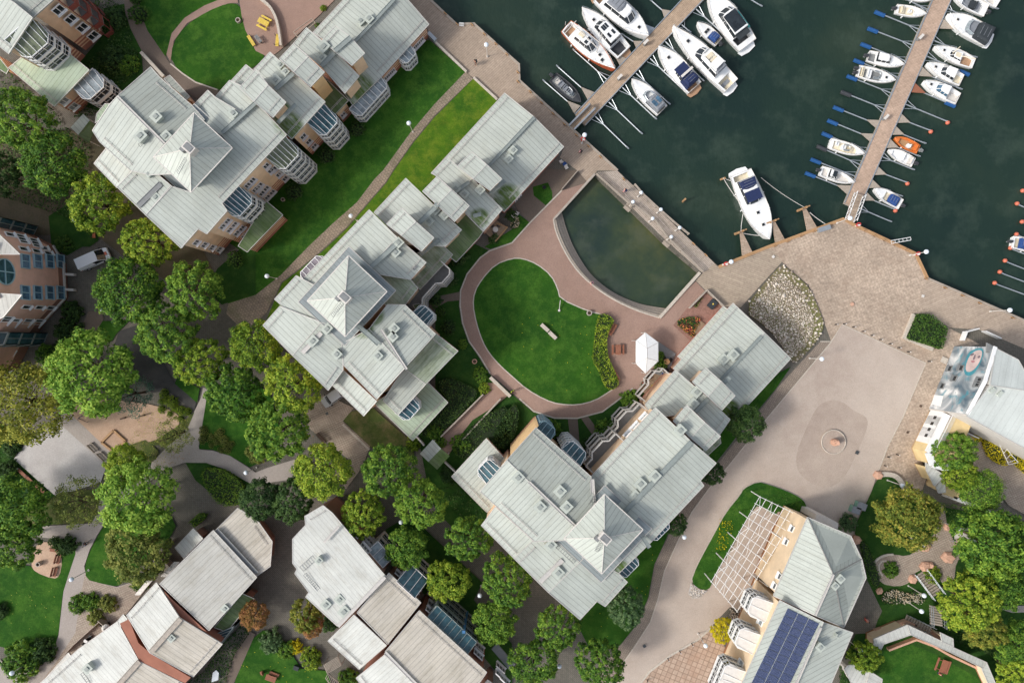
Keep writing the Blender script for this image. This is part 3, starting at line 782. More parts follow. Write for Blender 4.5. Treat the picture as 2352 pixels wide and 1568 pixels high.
# ---------------------------------------------------------------- building kit
NE = (.673, -.74); SW = (-.673, .74); SE = (.74, .673); NW = (-.74, -.673)
cnt = [0]
class Roof: pass
def roof(root, pts, zlo, zhi, d, mat='roof_metal', wall='wall_cream', over=.35, guard=True, zw=0.0, thick=.22, fold=None, name='roof'):
    """one roof plane; d = picture direction of the fall; walls below it"""
    cnt[0] += 1
    over = over + .011 * (cnt[0] % 9)
    dd = [p[0] * d[0] + p[1] * d[1] for p in pts]
    lo, hi = min(dd), max(dd)
    zs = [zhi - (zhi - zlo) * (x - lo) / max(1e-6, hi - lo) for x in dd]
    P = [W(p[0], p[1], z) for p, z in zip(pts, zs)]
    wd = Vector((d[0], -d[1])).normalized(); wp = Vector((-wd.y, wd.x))
    b = MB()
    b.face(P, [(p.xy.dot(wp), p.xy.dot(wd)) for p in P])
    n = len(P)
    b.face([p - Vector((0, 0, thick)) for p in reversed(P)], [(0, 0)] * n)
    for i in range(n):
        a, c = P[i], P[(i + 1) % n]
        b.face([a, a - Vector((0, 0, thick)), c - Vector((0, 0, thick)), c], [(.1, .1)] * 4)
    rf = b.build(name, M[mat], root)
    r = Roof(); r.P = P; r.obj = rf; r.d = wd; r.root = root
    # snow guard rail along the eave, and edge flashing
    ctr = sum((p.xy for p in P), Vector((0, 0))) / n
    best = None
    g = MB()
    for i in range(n):
        a, c = P[i], P[(i + 1) % n]
        if (c - a).length < .5: continue
        g.bar(a + Vector((0, 0, .02)), c + Vector((0, 0, .02)), .09, .05)
        m = (a.xy + c.xy) / 2
        e = (c.xy - a.xy)
        if abs(e.normalized().dot(wd)) < .35 and (m - ctr).dot(wd) > 0:
            s = e.length
            if best is None or s > best[0]: best = (s, a, c)
    g.build('flashing', M['rail'], rf)
    if guard and best and best[0] > 2.5:
        s, a, c = best
        e = (c - a).normalized()
        slope = (zhi - zlo) / max(.1, (hi - lo) * KK)
        off = Vector((-wd.x * .75, -wd.y * .75, .75 * slope + .12))
        g = MB()
        a2 = a + e * .3 + off; c2 = c - e * .3 + off
        g.tube(a2, c2, .035, 5); g.tube(a2 + Vector((-wd.x * .12, -wd.y * .12, .1)), c2 + Vector((-wd.x * .12, -wd.y * .12, .1)), .03, 5)
        k = int((c2 - a2).length / 1.6) + 1
        for q in range(k + 1):
            p = a2.lerp(c2, q / k)
            g.bar(p - Vector((wd.x * .2, wd.y * .2, .05)), p + Vector((wd.x * .12, wd.y * .12, -.1)), .06, .06)
        g.build('snow_guard', M['rail'], rf)
    r.I = None
    if wall:
        I = inset([(p.x, p.y) for p in P], over)
        slope = (zhi - zlo) / max(.1, (hi - lo) * KK)
        zt = []
        for (x, y), p in zip(I, P):
            dx = (Vector((x, y)) - p.xy).dot(wd)
            zt.append(max(zw + .2, p.z - thick - .02 - dx * slope))
        w = MB(); w.prism(I, zw, zt)
        w.build('wall', M[wall], root)
        r.I = I; r.zt = zt
    return r
class Plane:
    def __init__(s, a, b, flip=False):
        s.a = Vector(a[:2]).to_3d(); s.b = Vector(b[:2]).to_3d()
        s.t = (s.b - s.a).normalized()
        s.n = Vector((s.t.y, -s.t.x, 0))
        m = (s.a + s.b) / 2
        if s.n.dot(-m) < 0: s.n = -s.n      # outward = towards the nadir (only such walls are seen)
        if flip: s.n = -s.n
        s.ang = math.atan2(s.t.y, s.t.x)
    def hit(s, px, py):
        g = W(px, py, 0); o = Vector((0, 0, HC)); d = g - o
        k = (s.a - o).dot(s.n) / d.dot(s.n)
        return o + d * k
def edge(r, i):
    n = len(r.I)
    return Plane(r.I[i % n], r.I[(i + 1) % n])
def window(root, pl, px, py, w=1.1, h=1.25, panes=2, frame='frame_white', glass='glass_dark', rows=1):
    p = pl.hit(px, py)
    if not (0.3 < p.z < 30): return
    f = MB(); t = pl.t; n = pl.n; a = pl.ang
    c = p + n * .05
    th = .16
    for s in (-1, 1):
        f.box(c + t * s * (w / 2 - .05) , (.1, th, h), a)
        f.box(c + Vector((0, 0, s * (h / 2 - .05))), (w - .2, th, .1), a)
    for k in range(1, panes):
        f.box(c + t * (-w / 2 + w * k / panes), (.09, th, h - .2), a)
    for k in range(1, rows):
        f.box(c + Vector((0, 0, -h / 2 + h * k / rows)), (w - .2, th * .9, .07), a)
    f.box(c + n * .16 + Vector((0, 0, -h / 2 - .05)), (w + .16, .34, .06), a)
    o = f.build('window', M[frame], root)
    g = MB(); g.box(c - n * .0, (w - .12, .06, h - .12), a); g.build('pane', M[glass], o)
def bay(root, pl, px, py, w, d, z0, z1, floors, glass='glass_dark', frame='white', roofg='glass_teal', ribs=4, lift=1.0, at_z=None, chamf=.6, slope_roof=True):
    """half-octagonal bay; (px,py) = where its wall-side top centre shows on the wall plane"""
    p = pl.hit(px, py); p.z = 0
    t, n = pl.t, pl.n
    d *= 1.2
    ch = min(d * chamf, w * .3) * .62
    def fp(q):      # footprint grown by q
        return [p - t * (w / 2 + q) - n * .1, p - t * (w / 2 + q) + n * (d - ch), p - t * (w / 2 - ch + q * .4) + n * (d + q), p + t * (w / 2 - ch + q * .4) + n * (d + q), p + t * (w / 2 + q) + n * (d - ch), p + t * (w / 2 + q) - n * .1]
    xy = lambda L: [(v.x, v.y) for v in L]
    f = MB()
    H = (z1 - z0) / floors
    for k in range(floors):
        f.prism(xy(fp(.08)), z0 + k * H, z0 + k * H + H * .28)
    f.prism(xy(fp(.1)), z1 - .12, z1 + .03)
    F = fp(.03)
    nm = max(3, int(round((w - 2 * ch) / .95)))
    pts = [F[1], F[2], F[3], F[4]] + [F[2].lerp(F[3], k / nm) for k in range(1, nm)] + [F[1].lerp(F[2], .5), F[3].lerp(F[4], .5), F[0].lerp(F[1], .5), F[5].lerp(F[4], .5)]
    for q in pts:
        f.box((q.x, q.y, (z0 + z1) / 2), (.07, .07, z1 - z0 - .1), pl.ang)
    for k in range(floors):
        zz = z0 + k * H + H * .72
        for a, c in zip(F[:-1], F[1:]):
            f.bar((a.x, a.y, zz), (c.x, c.y, zz), .05, .05)
    if slope_roof:
        A = [F[0].copy(), F[5].copy()]
        for k in range(ribs + 1):
            u = F[0].lerp(F[5], k / ribs); 
            s = k / ribs
            v = (F[1].lerp(F[2], .5) if k == 0 else F[4].lerp(F[3], .5) if k == ribs else F[2].lerp(F[3], (s * w - ch) / max(.1, w - 2 * ch) if 0 < (s * w - ch) / max(.1, w - 2 * ch) < 1 else (0 if s < .5 else 1)))
            f.bar((u.x, u.y, z1 + lift), (v.x, v.y, z1 + .08), .07, .07)
        f.bar((F[0].x, F[0].y, z1 + lift), (F[5].x, F[5].y, z1 + lift), .1, .1)
    o = f.build('bay_window', M[frame], root)
    g = MB()
    Gp = fp(-.03)
    g.prism(xy(Gp), z0 + .1, z1 - .14)
    g.build('pane', M[glass], o)
    if slope_roof:
        g = MB(); q = fp(0)
        zt = [z1 + lift - .04] + [z1 + .05] * 4 + [z1 + lift - .04]
        g.prism(xy(q), z1 + .031, zt)
        g.build('glass_roof', M[roofg], o)
def hatch(root, px, py, z, w=1.1, d=1.1, h=.7, ang=.8, mat='roof_metal', flue=True):
    p = W(px, py, z + h)
    b = MB()
    m = Matrix.Rotation(0, 4, 'Z')
    b.box((p.x, p.y, z + h / 2 - .2), (w, d, h + .4), ang)
    b.prism([(p.x + x * math.cos(ang) - y * math.sin(ang), p.y + x * math.sin(ang) + y * math.cos(ang)) for x, y in ((-w * .58, -d * .58), (w * .58, -d * .58), (w * .58, d * .58), (-w * .58, d * .58))], z + h, z + h + .06)
    o = b.build('roof_hatch', M['hatch'], root)
    if flue:
        c = MB(); c.box((p.x, p.y, z + h + .12), (w * .5, d * .5, .14), ang); c.build('flue', M['hatch_top'], o)
def walkway(root, a, c, z, w=.6, mat='gutter', zb=None):
    A = W(a[0], a[1], z); B = W(c[0], c[1], z if zb is None else zb)
    b = MB(); b.bar(A, B, w, .06)
    n = Vector((-(B - A).y, (B - A).x, 0)).normalized() * w * .5
    b.bar(A + n + Vector((0, 0, .05)), B + n + Vector((0, 0, .05)), .05, .1); b.bar(A - n + Vector((0, 0, .05)), B - n + Vector((0, 0, .05)), .05, .1)
    b.build('walkway', M[mat], root)
def ladder(root, a, c, za, zb, w=.45):
    A = W(a[0], a[1], za); B = W(c[0], c[1], zb)
    b = MB(); d = (B - A).normalized(); n = Vector((-d.y, d.x, 0)).normalized() * w / 2
    b.tube(A + n, B + n, .03, 5); b.tube(A - n, B - n, .03, 5)
    k = int((B - A).length / .35)
    for i in range(k + 1):
        p = A.lerp(B, i / max(1, k)); b.tube(p + n, p - n, .025, 4)
    b.build('ladder', M['mid_grey'], root)
def pyramid(root, c4, apex, ze, za, zw=6, chimney=True):
    cx_ = sum(p[0] for p in c4) / 4; cy_ = sum(p[1] for p in c4) / 4
    bs = [(cx_ + (x - cx_) * 1.22, cy_ + (y - cy_) * 1.22) for x, y in c4]
    roof(root, bs, 11.9, 12.5, SE, 'roof_glassgrey', 'wall_cream', guard=False)
    """c4: top, right, bottom, left picture corners"""
    P = [W(x, y, ze) for x, y in c4]; A = W(apex[0], apex[1], za)
    for i in range(4):
        a, c = P[i], P[(i + 1) % 4]
        e = (c - a).xy.normalized()
        b = MB()
        nn = Vector((-e.y, e.x))
        b.face([a, c, A], [(q.xy.dot(e), q.xy.dot(nn)) for q in (a, c, A)])
        b.build('roof', M['roof_metal'], root)
    b = MB()
    b.face([P[3] - Vector((0, 0, .05)), P[2] - Vector((0, 0, .05)), P[1] - Vector((0, 0, .05)), P[0] - Vector((0, 0, .05))])
    for i in range(4):
        b.bar(P[i], P[(i + 1) % 4], .12, .12); b.bar(P[i] + Vector((0, 0, .03)), A + Vector((0, 0, .03)), .07, .05)
    b.build('ridge_trim', M['offwhite'], root)
    I = inset([(p.x, p.y) for p in P], .8)
    w = MB(); w.prism(I, zw, ze - .06); w.build('tower_wall', M['gutter'], root)
    if chimney:
        b = MB(); b.box((A.x, A.y, A.z - .2), (1.1, 1.5, 1.3), .85)
        o = b.build('chimney', M['offwhite'], root)
        c = MB(); c.box((A.x, A.y, A.z + .5), (.7, 1.1, .12), .85); c.box((A.x - .9, A.y - .1, A.z - .2), (.6, .6, .7), .85); c.build('flue', M['mid_grey'], o)
# ================================================================ upper left terrace building
B1 = empty('apartment_building', W(450, 350, 0), 'stepped grey roofed apartment block with peach walls along the upper edge of the upper lawn', 'building', 'stepped apartment blocks with pyramid roofs')
m1 = roof(B1, D(508, 308, 580, 240, 590, 237, 658, 310, 510, 467, 522, 484, 475, 537.5, 455, 526, 416, 570, 335, 494, 392, 427, 439, 442, 534, 340), 11.6, 12.9, SE)
roof(B1, D(346, 154, 367, 178, 442.5, 244, 470, 275, 436, 300, 377.5, 330, 289, 242.5, 270, 221), 12.6, 14, NE, 'roof_grey')
roof(B1, D(270, 221, 289, 242.5, 377.5, 330, 400, 345, 395, 400, 345, 402, 300, 392, 229, 326, 212.5, 300, 252, 240), 12.8, 14, SW)
roof(B1, D(243.5, 341, 216, 376, 268.5, 431, 308, 393), 10.4, 11.2, SW)
roof(B1, D(269, 429.5, 308, 390, 350, 390, 395, 428, 335, 494), 12, 12.9, NW)
roof(B1, D(477.5, 207.5, 442.5, 244, 446, 262, 508, 310, 560, 262, 495, 224), 11.8, 12.9, NW)
roof(B1, D(527.5, 185, 495, 222, 548, 278, 590, 239, 560, 200), 10.8, 12.9, NW)
roof(B1, D(565, 149, 530, 187, 551, 205, 586, 166), 9.4, 10.2, NW)
roof(B1, D(551, 201, 588, 160, 616, 196, 583, 234), 13.0, 13.8, NW)
roof(B1, D(616, 196, 657, 235, 627, 270, 583, 234), 13.0, 13.8, SE, zw=8)
m2 = roof(B1, D(630, 205, 674, 168, 747, 234, 670, 320, 650, 300, 600, 245), 9.8, 11.6, SE)
roof(B1, D(620, 120, 583, 160, 630, 206, 674, 169), 10.6, 11.4, NW)
roof(B1, D(674, 101, 642, 135, 675, 166, 708, 131), 12.3, 13, NW)
roof(B1, D(708, 131, 675, 166, 713, 200, 745.5, 166), 12.3, 13, SE, zw=5, wall='wall_ochre')
roof(B1, D(704, 64, 674, 101, 738, 153, 770, 120), 8.8, 9.6, NW)
m3 = roof(B1, D(738, 152, 770, 119, 825, 175, 792, 215), 8.2, 9.6, SE)
l3 = roof(B1, D(727, 215, 752, 185, 800.5, 231, 768, 265), 5.3, 6.0, SE, 'roof_green')
roof(B1, D(680, 190, 700, 170, 740, 205, 720, 228), 5.9, 6.6, SE, 'roof_green', guard=False)
roof(B1, D(770.5, 60, 739, 94, 772, 121, 805.5, 86), 9.6, 10.3, NW)
roof(B1, D(805.5, 86, 772, 121, 808, 151, 838, 122.5), 9.6, 10.3, SE, zw=4)
roof(B1, D(719, 75, 800, -12, 870, -80, 925, -20, 814, 98, 770, 110), 5.2, 6.2, NW)
l4 = roof(B1, D(814, 97, 915, -12, 937, 0, 985.5, 56, 873, 180, 810.5, 242, 792, 216, 790, 180), 4.0, 6.2, SE)
lo1 = roof(B1, D(547, 565, 612, 462, 650, 494, 568, 579), 4.0, 4.6, SE, 'roof_green', guard=False)
pyramid(B1, D(446, 259, 534, 340, 439, 442, 352.5, 361), (436, 341), 14.6, 17.2)
# low bay roof on the upper left corner, entrance canopy
roof(B1, D(222, 262, 241, 239, 254, 239, 252, 258, 219, 283), 5, 5.3, NW, 'roof_sage', guard=False)
gb = roof(B1, D(377, 181, 390, 173, 436, 222, 424, 234), 4.5, 4.9, NE, 'roof_grey', guard=False)
hatch(B1, 358, 268, 13.6); hatch(B1, 322, 312, 13.6, 1.3, 1.1, .9); hatch(B1, 380, 313, 13.6, 1.2, 1.0, .4); hatch(B1, 341, 399, 12.4, .7, .7, .5)
hatch(B1, 357, 453, 12.3, 1.0, .8, .5); hatch(B1, 535, 260, 12.6, .8, 1, .6); hatch(B1, 643, 149, 11.2, .8, .8, .5); hatch(B1, 655, 165, 11.2, .8, .8, .6)
hatch(B1, 633, 184, 11.2, 1.1, 1.0, .6); hatch(B1, 743, 107, 9.5, 1.3, 1.1, .7); hatch(B1, 739, 132, 9.3, 1.1, .8, .5); hatch(B1, 847, 43, 6.0, 1.0, 1.0, .6); hatch(B1, 828, 48, 5.9, .9, .9, .6)
walkway(B1, (632, 206), (674, 169), 11.75); walkway(B1, (738, 153), (768, 122), 9.75); walkway(B1, (769, 118), (806, 86), 10.45); walkway(B1, (815, 97), (905, 0), 6.35, .45)
walkway(B1, (510, 306), (588, 236), 13.1, .5); walkway(B1, (318, 473), (370, 422), 12.8, .7, 'mid_grey'); walkway(B1, (638, 283), (680, 240), 11.6, .5); walkway(B1, (270, 222), (378, 330), 14.1, .3, 'rail')
ladder(B1, (408, 397), (427, 365), 15.6, 17.6); ladder(B1, (320, 335), (345, 305), 13.7, 13.9)
# facade detail
e = edge(m2, 2)
for x, y in ((733, 268), (725, 277),): window(B1, e, x, y, 1.0, 1.3)
for x, y in T(1, 0, 555, 1115, 590, 1080, 430, 1250, 480, 1298, 530, 1340, 588, 1368, 555, 1400): window(B1, e, x, y, 1.0, 1.2)
e = edge(m1, 3)
for x, y in T(1, 0, 90, 1520, 160, 1550, 240, 1568) + T(1, 1, 130, -5, 205, 30, 262, 68, 320, 85, 290, 118, 30, 130, 15, 160, 90, 160, 50, 205, 145, 195, 100, 240, 195, 225, 150, 265): window(B1, e, x, y, .95, 1.2)
for x, y in T(0, 1, 2315, 85, 2270, 130, 2340, 170): window(B1, e, x, y, .95, 1.25)
e = edge(m1, 5)
for x, y in T(0, 1, 2085, 460, 2040, 510, 2150, 490, 2105, 540, 2218, 525, 2170, 570, 2285, 550, 2240, 595): window(B1, e, x, y, .95, 1.15)
e = edge(m1, 7)
for x, y in T(0, 1, 1798, 655, 1872, 678, 1942, 702, 2010, 720): window(B1, e, x, y, .95, 1.15)
e = edge(l3, 2)
for x, y in T(1, 0, 795, 1050, 855, 1078, 820, 1120): window(B1, e, x, y, .9, 1.0)
e = edge(l4, 3)
for x, y in T(1, 0, 1520, 365, 1490, 398, 1460, 430, 1255, 650, 1225, 680, 1195, 712): window(B1, e, x, y, .8, 1.0)
bay(B1, e, 931, 128, 2.5, 1.2, 0, 3.1, 2, ribs=3, lift=.35, roofg='glass_pale')
bay(B1, e, 842, 220, 6.6, 1.4, 0, 3.2, 2, ribs=8, lift=.4, roofg='glass_pale')
e = edge(m2, 2); bay(B1, e, 737, 275, 3.5, 2.1, 0, 7.6, 4, ribs=5, lift=1.5)
e = edge(m1, 3); bay(B1, e, 636, 340, 3.9, 1.9, 0, 9.3, 5, ribs=6, lift=1.6, roofg='glass_green')
e = edge(m1, 3); bay(B1, e, 527, 450, 3.7, 1.9, 0.5, 9.6, 4, ribs=6, lift=1.5)
# ================================================================ centre terrace building
B2 = empty('apartment_building', W(850, 700, 0), 'stepped grey roofed apartment block in the centre, between the yellowish lawn and the oval lawn', 'building', 'stepped apartment blocks with pyramid roofs')
roof(B2, D(1159, 214, 1227, 269, 1120, 383, 1075, 440, 990, 398), 4.4, 5.6, NW)
k1 = roof(B2, D(1227, 269, 1295, 337.5, 1176, 467, 1158, 486, 1105, 440, 1120, 383), 4.2, 5.6, SE)
roof(B2, D(1084, 349, 1050, 382, 1087, 411, 1118, 378), 8.6, 9.3, NW)
roof(B2, D(1118, 378, 1087, 411, 1125.5, 438, 1153, 411), 8.6, 9.3, SE, zw=4)
roof(B2, D(1027, 361, 992, 397, 1050, 443, 1085, 411), 6.8, 7.6, NW)
k2 = roof(B2, D(1085, 411, 1154, 481, 1110, 532, 1040, 460, 1050, 443), 6.2, 7.6, SE)
roof(B2, D(1003, 406, 970.5, 439.5, 1004, 471, 1038, 436), 10.2, 11, NW)
roof(B2, D(1038, 436, 1004, 471, 1044, 509.5, 1078, 473), 10.2, 11, SE, zw=5)
k3 = roof(B2, D(1066, 488, 1110, 532, 1100, 546, 1048, 602, 1000, 562, 1030, 510), 4.2, 5.4, SE, 'roof_green', guard=False)
roof(B2, D(932, 409.5, 859, 488, 916, 545, 1000, 475), 8.8, 9.8, NW)
roof(B2, D(1000, 475, 1060.5, 528, 1023, 566, 920, 560, 916, 545), 8.4, 9.8, SE)
k4 = roof(B2, D(985, 565, 1000, 548, 1040, 585, 965, 665, 915, 620, 945, 590), 5.8, 6.6, SE, 'roof_moss')
roof(B2, D(923, 478, 888, 514.5, 922, 541, 955.5, 509.5), 12.2, 13, NW)
roof(B2, D(955.5, 509.5, 922, 541, 968, 577, 997, 546), 12.2, 13, SE, zw=6)
roof(B2, D(848, 482, 912, 545, 840, 625, 790, 690, 692, 645), 10.6, 11.8, NW)
k5 = roof(B2, D(912, 545, 979, 603, 943, 642, 840, 625), 10.4, 11.8, SE)
k6 = roof(B2, D(838, 624, 943, 642, 960, 662, 930.5, 700, 890, 703, 800, 640), 9.2, 10.4, SE, 'roof_moss')
roof(B2, D(680.5, 633, 630.5, 687, 715, 760, 760, 735, 720, 680, 722, 655), 10.9, 12, NW)
roof(B2, D(643, 703, 604, 747, 672, 816, 738, 740), 11.2, 12.2, NW)
roof(B2, D(672, 816, 738, 740, 793, 760, 787, 785, 788, 850, 754, 896), 11.4, 12.2, SE)
roof(B2, D(785, 789, 848, 755, 930.5, 844, 865.5, 916.5, 789, 838), 11.6, 12.2, SW)
k7 = roof(B2, D(848, 755, 890, 699, 930.5, 700, 1000.5, 767, 945, 828, 930, 844), 11.2, 12.2, NE)
k8 = roof(B2, D(1000, 765, 1052, 806, 978, 882, 925, 843, 945, 822), 8.6, 9.6, NE, 'roof_moss')
roof(B2, D(788, 849, 760.5, 881.5, 835.5, 955, 865, 921), 9.6, 10.4, SW)
k9 = roof(B2, D(930, 845, 978, 882, 914, 953, 880, 920, 905, 880), 7.9, 8.6, SW, 'roof_grey')
k10 = roof(B2, D(860, 926, 948, 1011.5, 1029, 924, 985, 880, 930, 880), 3.8, 4.6, SE, 'roof_sage')
k11 = roof(B2, D(948, 700, 962, 697, 992, 726, 975, 745), 4.5, 5, NE, 'roof_green', guard=False)
pyramid(B2, D(800.5, 587, 889, 669.5, 793, 773, 705.5, 691), (792.5, 683), 14.6, 17.2)
for q in ((1047, 433, 7.4), (1102, 436, 7.5), (1067, 445, 7.3), (999, 483, 9.6), (1020, 494, 9.4), (985, 508, 9.5), (915, 557, 11.5), (908, 579, 11.3), (905, 720 + 34, 12), (867, 817, 12), (902, 773, 12), (773, 813, 11.8)):
    hatch(B2, q[0], q[1], q[2], 1.0, 1.0, .5)
hatch(B2, 751, 755, 12, 1.2, .9, .8); hatch(B2, 718, 783, 12, 1.2, 1.0, .5); hatch(B2, 1168, 365, 5.2, 1.0, .9, .5); hatch(B2, 1178, 345, 5.3, .9, .9, .5)
walkway(B2, (842, 622), (920, 552), 12.0); walkway(B2, (963, 512), (1000, 476), 10.9, .6); walkway(B2, (1000, 474), (1005, 469), 11); walkway(B2, (1048, 440), (1078, 418), 7.9, .5)
walkway(B2, (920, 580), (955, 617), 10.6, .6, 'mid_grey'); walkway(B2, (965, 585), (1010, 550), 9.0, .5); walkway(B2, (1227, 270), (1120, 384), 5.75, .4); walkway(B2, (1087, 496), (1105, 492), 7, .5); walkway(B2, (1125, 446), (1160, 415), 6.5, .5)
walkway(B2, (822, 747), (870, 790), 12.5, .6); walkway(B2, (694, 810), (738, 764), 12.3, .6, 'rail'); walkway(B2, (875, 757), (934, 848), 12.3, .3, 'rail')
ladder(B2, (763, 725), (787, 696), 15.7, 17.7); ladder(B2, (826, 752), (855, 722), 12.3, 12.4)
e = edge(k7, 2); bay(B2, e, 972, 737, 2.6, 1.6, 4.6, 8.4, 2, ribs=4, lift=.6)
bay(B2, edge(k9, 1), 950, 916, 3.2, 1.6, 4.6, 7.0, 2, ribs=4, lift=.6)
# grey glazed stepped balconies on the court side
def balcony(root, pl, pts, z0, z1, floors, depth=1.2, mat='rail', glass='glass_dark', par=.95):
    """stack of balconies; pts: (s, d) outline along the wall in metres from plane a"""
    o = None
    b = MB(); fl_ = []
    H = (z1 - z0) / floors
    P = [pl.a + pl.t * s + pl.n * d for s, d in pts]
    for k in range(floors + 1):
        z = z0 + k * H
        foot = [(p.x, p.y) for p in P] + [((pl.a + pl.t * pts[-1][0] - pl.n * .1).x, (pl.a + pl.t * pts[-1][0] - pl.n * .1).y), ((pl.a + pl.t * pts[0][0] - pl.n * .1).x, (pl.a + pl.t * pts[0][0] - pl.n * .1).y)]
        if k < floors: q_ = MB(); q_.prism(foot, z - .1, z + .02); fl_.append(q_)
        if k < floors or True:
            for a, c in zip(P[:-1], P[1:]):
                b.bar((a.x, a.y, z + par * .5), (c.x, c.y, z + par * .5), .08, par * .8)
                b.bar((a.x, a.y, z + par), (c.x, c.y, z + par), .16, .08)
    for p in P: b.box((p.x, p.y, (z0 + z1 + par) / 2), (.1, .1, z1 - z0 + par))
    o = b.build('balcony', M[mat], root); [q_.build('floor', M['mid_grey'], o) for q_ in fl_]
    g = MB()
    for a, c in ((P[0], P[-1]),):
        g.bar((a.x, a.y, (z0 + z1) / 2), (c.x, c.y, (z0 + z1) / 2), .1, z1 - z0 - .2)
    return o
pl = Plane(W(935, 712, 0), W(1045, 590, 0)); pl.n = Vector((.74, -.67, 0)).normalized()
balcony(B2, pl, [(0, 0), (0.0, 1.3), (.8, 2.0), (2.6, 2.0), (3.2, 1.5), (6.0, 1.5), (6.6, 2.1), (8.2, 2.1), (8.8, 1.6), (8.8, 0)], 0, 6.2, 3)
e = edge(k1, 1)
for x, y in ((1190, 455), (1215, 430), (1240, 402)): window(B2, e, x, y, 1.4, 1.2, 3, 'frame_white', 'glass_pale')
bay(B2, Plane(W(702, 637, 10.6), W(737, 601, 10.6), flip=True), 716, 621, 4.2, 1.3, 0, 8.5, 4, ribs=5, lift=.3, roofg='glass_mauve')
# ================================================================ lower terrace building
B3 = empty('apartment_building', W(1400, 1150, 0), 'stepped grey metal roofed apartment block below the oval lawn with white zigzag balconies', 'building', 'stepped apartment blocks with pyramid roofs')
roof(B3, D(1683.5, 696, 1756, 764, 1640, 890, 1590, 880, 1546, 846), 4.6, 6.0, NW)
q1 = roof(B3, D(1756, 764, 1816.5, 823, 1672, 980, 1620, 935, 1640, 890), 4.2, 6.0, SE)
roof(B3, D(1661, 703, 1673, 712, 1566, 826, 1556, 818), 3.0, 3.3, NW, guard=False)
roof(B3, D(1621, 844, 1590, 876.5, 1626, 911, 1657, 876), 8.8, 9.5, NW)
roof(B3, D(1657, 876, 1626, 911, 1658.5, 941.5, 1688.5, 908), 8.8, 9.5, SE, zw=4)
q2 = roof(B3, D(1551, 849, 1626, 914, 1598, 946, 1500, 960, 1481, 929), 7.4, 8.4, NW)
roof(B3, D(1626, 914, 1677, 963, 1652, 999, 1598, 945), 7.2, 8.4, SE)
roof(B3, D(1577, 930, 1546, 966.5, 1586, 1005, 1619.5, 970), 11, 11.8, NW)
roof(B3, D(1619.5, 970, 1586, 1005, 1621, 1035, 1655, 1001.5), 11, 11.8, SE, zw=5)
roof(B3, D(1652, 998, 1656, 1017, 1626, 1045, 1614, 1036), 3.8, 4.2, SE, 'roof_moss', guard=False)
q3 = roof(B3, D(1505, 935, 1587, 1013, 1436, 1173, 1388, 1150, 1366, 1160, 1357, 1094), 11.2, 12.6, NW)
q4 = roof(B3, D(1587, 1013, 1645, 1063, 1608.5, 1103, 1617, 1115, 1496, 1243.5, 1421, 1316, 1375, 1290, 1436, 1173), 11.0, 12.6, SE)
q5 = roof(B3, D(1336, 1286, 1260, 1360, 1332, 1422, 1371, 1380, 1390, 1392, 1441, 1336, 1421, 1316, 1382, 1300), 10.8, 12.2, SE)
roof(B3, D(1181, 1282, 1222, 1243, 1300, 1240, 1340, 1282, 1260, 1360), 11.4, 12.2, NW)
roof(B3, D(1231, 981.5, 1357.5, 1094, 1366, 1165, 1320, 1205, 1215, 1105, 1164, 1056), 12.6, 13.6, NE, 'roof_grey')
q6 = roof(B3, D(1164, 1056, 1215, 1105, 1320, 1205, 1300, 1240, 1228, 1243, 1138, 1160, 1103, 1128), 12.6, 13.6, SW)
roof(B3, D(1138, 1163, 1105.5, 1206, 1181, 1282, 1225, 1242), 10.6, 11.4, SW)
roof(B3, D(1117, 1006.5, 1037, 1094, 1118, 1176, 1142, 1160, 1103, 1128, 1162, 1056), 4.6, 5.4, SW, 'roof_metal')
pyramid(B3, D(1388.5, 1134, 1477, 1215.5, 1382, 1317, 1295, 1236), (1388.5, 1235), 14.6, 17.2)
for q in ((1190, 1096, 13.2), (1286, 1128, 13), (1301, 1164, 13.2), (1240, 1164, 13.2), (1471, 1111, 12.2), (1459, 1139, 12), (1504, 1093, 12.4), (1562, 988, 12), (1592, 927, 8.2), (1600, 900, 8.2), (1684, 815, 5.8), (1662, 825, 5.6), (1282, 1315, 11.8), (1265, 1252, 12.2)):
    hatch(B3, q[0], q[1], q[2], 1.2, 1.1, .6)
walkway(B3, (1436, 1174), (1588, 1014), 12.75, .6); walkway(B3, (1626, 914), (1676, 866), 8.55, .55); walkway(B3, (1597, 946), (1630, 912), 8.55, .55); walkway(B3, (1748, 772), (1655, 872), 6.15, .4)
walkway(B3, (1240, 1336), (1292, 1285), 12.1, .6, 'rail'); walkway(B3, (1215, 1106), (1320, 1206), 13.75, .3, 'rail'); walkway(B3, (1360, 1100), (1364, 1165), 12.8, .5, 'rail'); walkway(B3, (1476, 1233), (1492, 1257), 12, .5)
ladder(B3, (1370, 1265), (1384, 1240), 16, 17.8); ladder(B3, (1352, 1165), (1366, 1140), 13, 13.2); ladder(B3, (1275, 1250), (1320, 1290), 12.4, 12.4)
# zigzag balconies, ochre wall
pl = Plane(q3.I[5], q3.I[0])
Lw = (Vector(q3.I[5]) - Vector(q3.I[0])).length
balcony(B3, pl, [(.3, 0), (.3, 1.5), (1.6, 1.5), (2.2, 2.1), (Lw * .36, 2.1), (Lw * .36 + .6, 1.5), (Lw * .52, 1.5), (Lw * .52, 0)], 0, 8.6, 3)
balcony(B3, pl, [(Lw * .53, 0), (Lw * .53, 1.3), (Lw * .6, 1.3), (Lw * .6 + .6, 1.9), (Lw * .8, 1.9), (Lw * .8 + .6, 1.3), (Lw * .97, 1.3), (Lw * .97, 0)], 0, 5.6, 2)
for f in (.62, .74, .88): 
    p = pl.a + pl.t * Lw * f + Vector((0, 0, 8.6)); s = KK * (HC - p.z) / HC
    window(B3, pl, 1176 + p.x / s, 784 - p.y / s, 1.3, 1.2, 2, 'white', 'glass_pale')
e = edge(q2, 4)
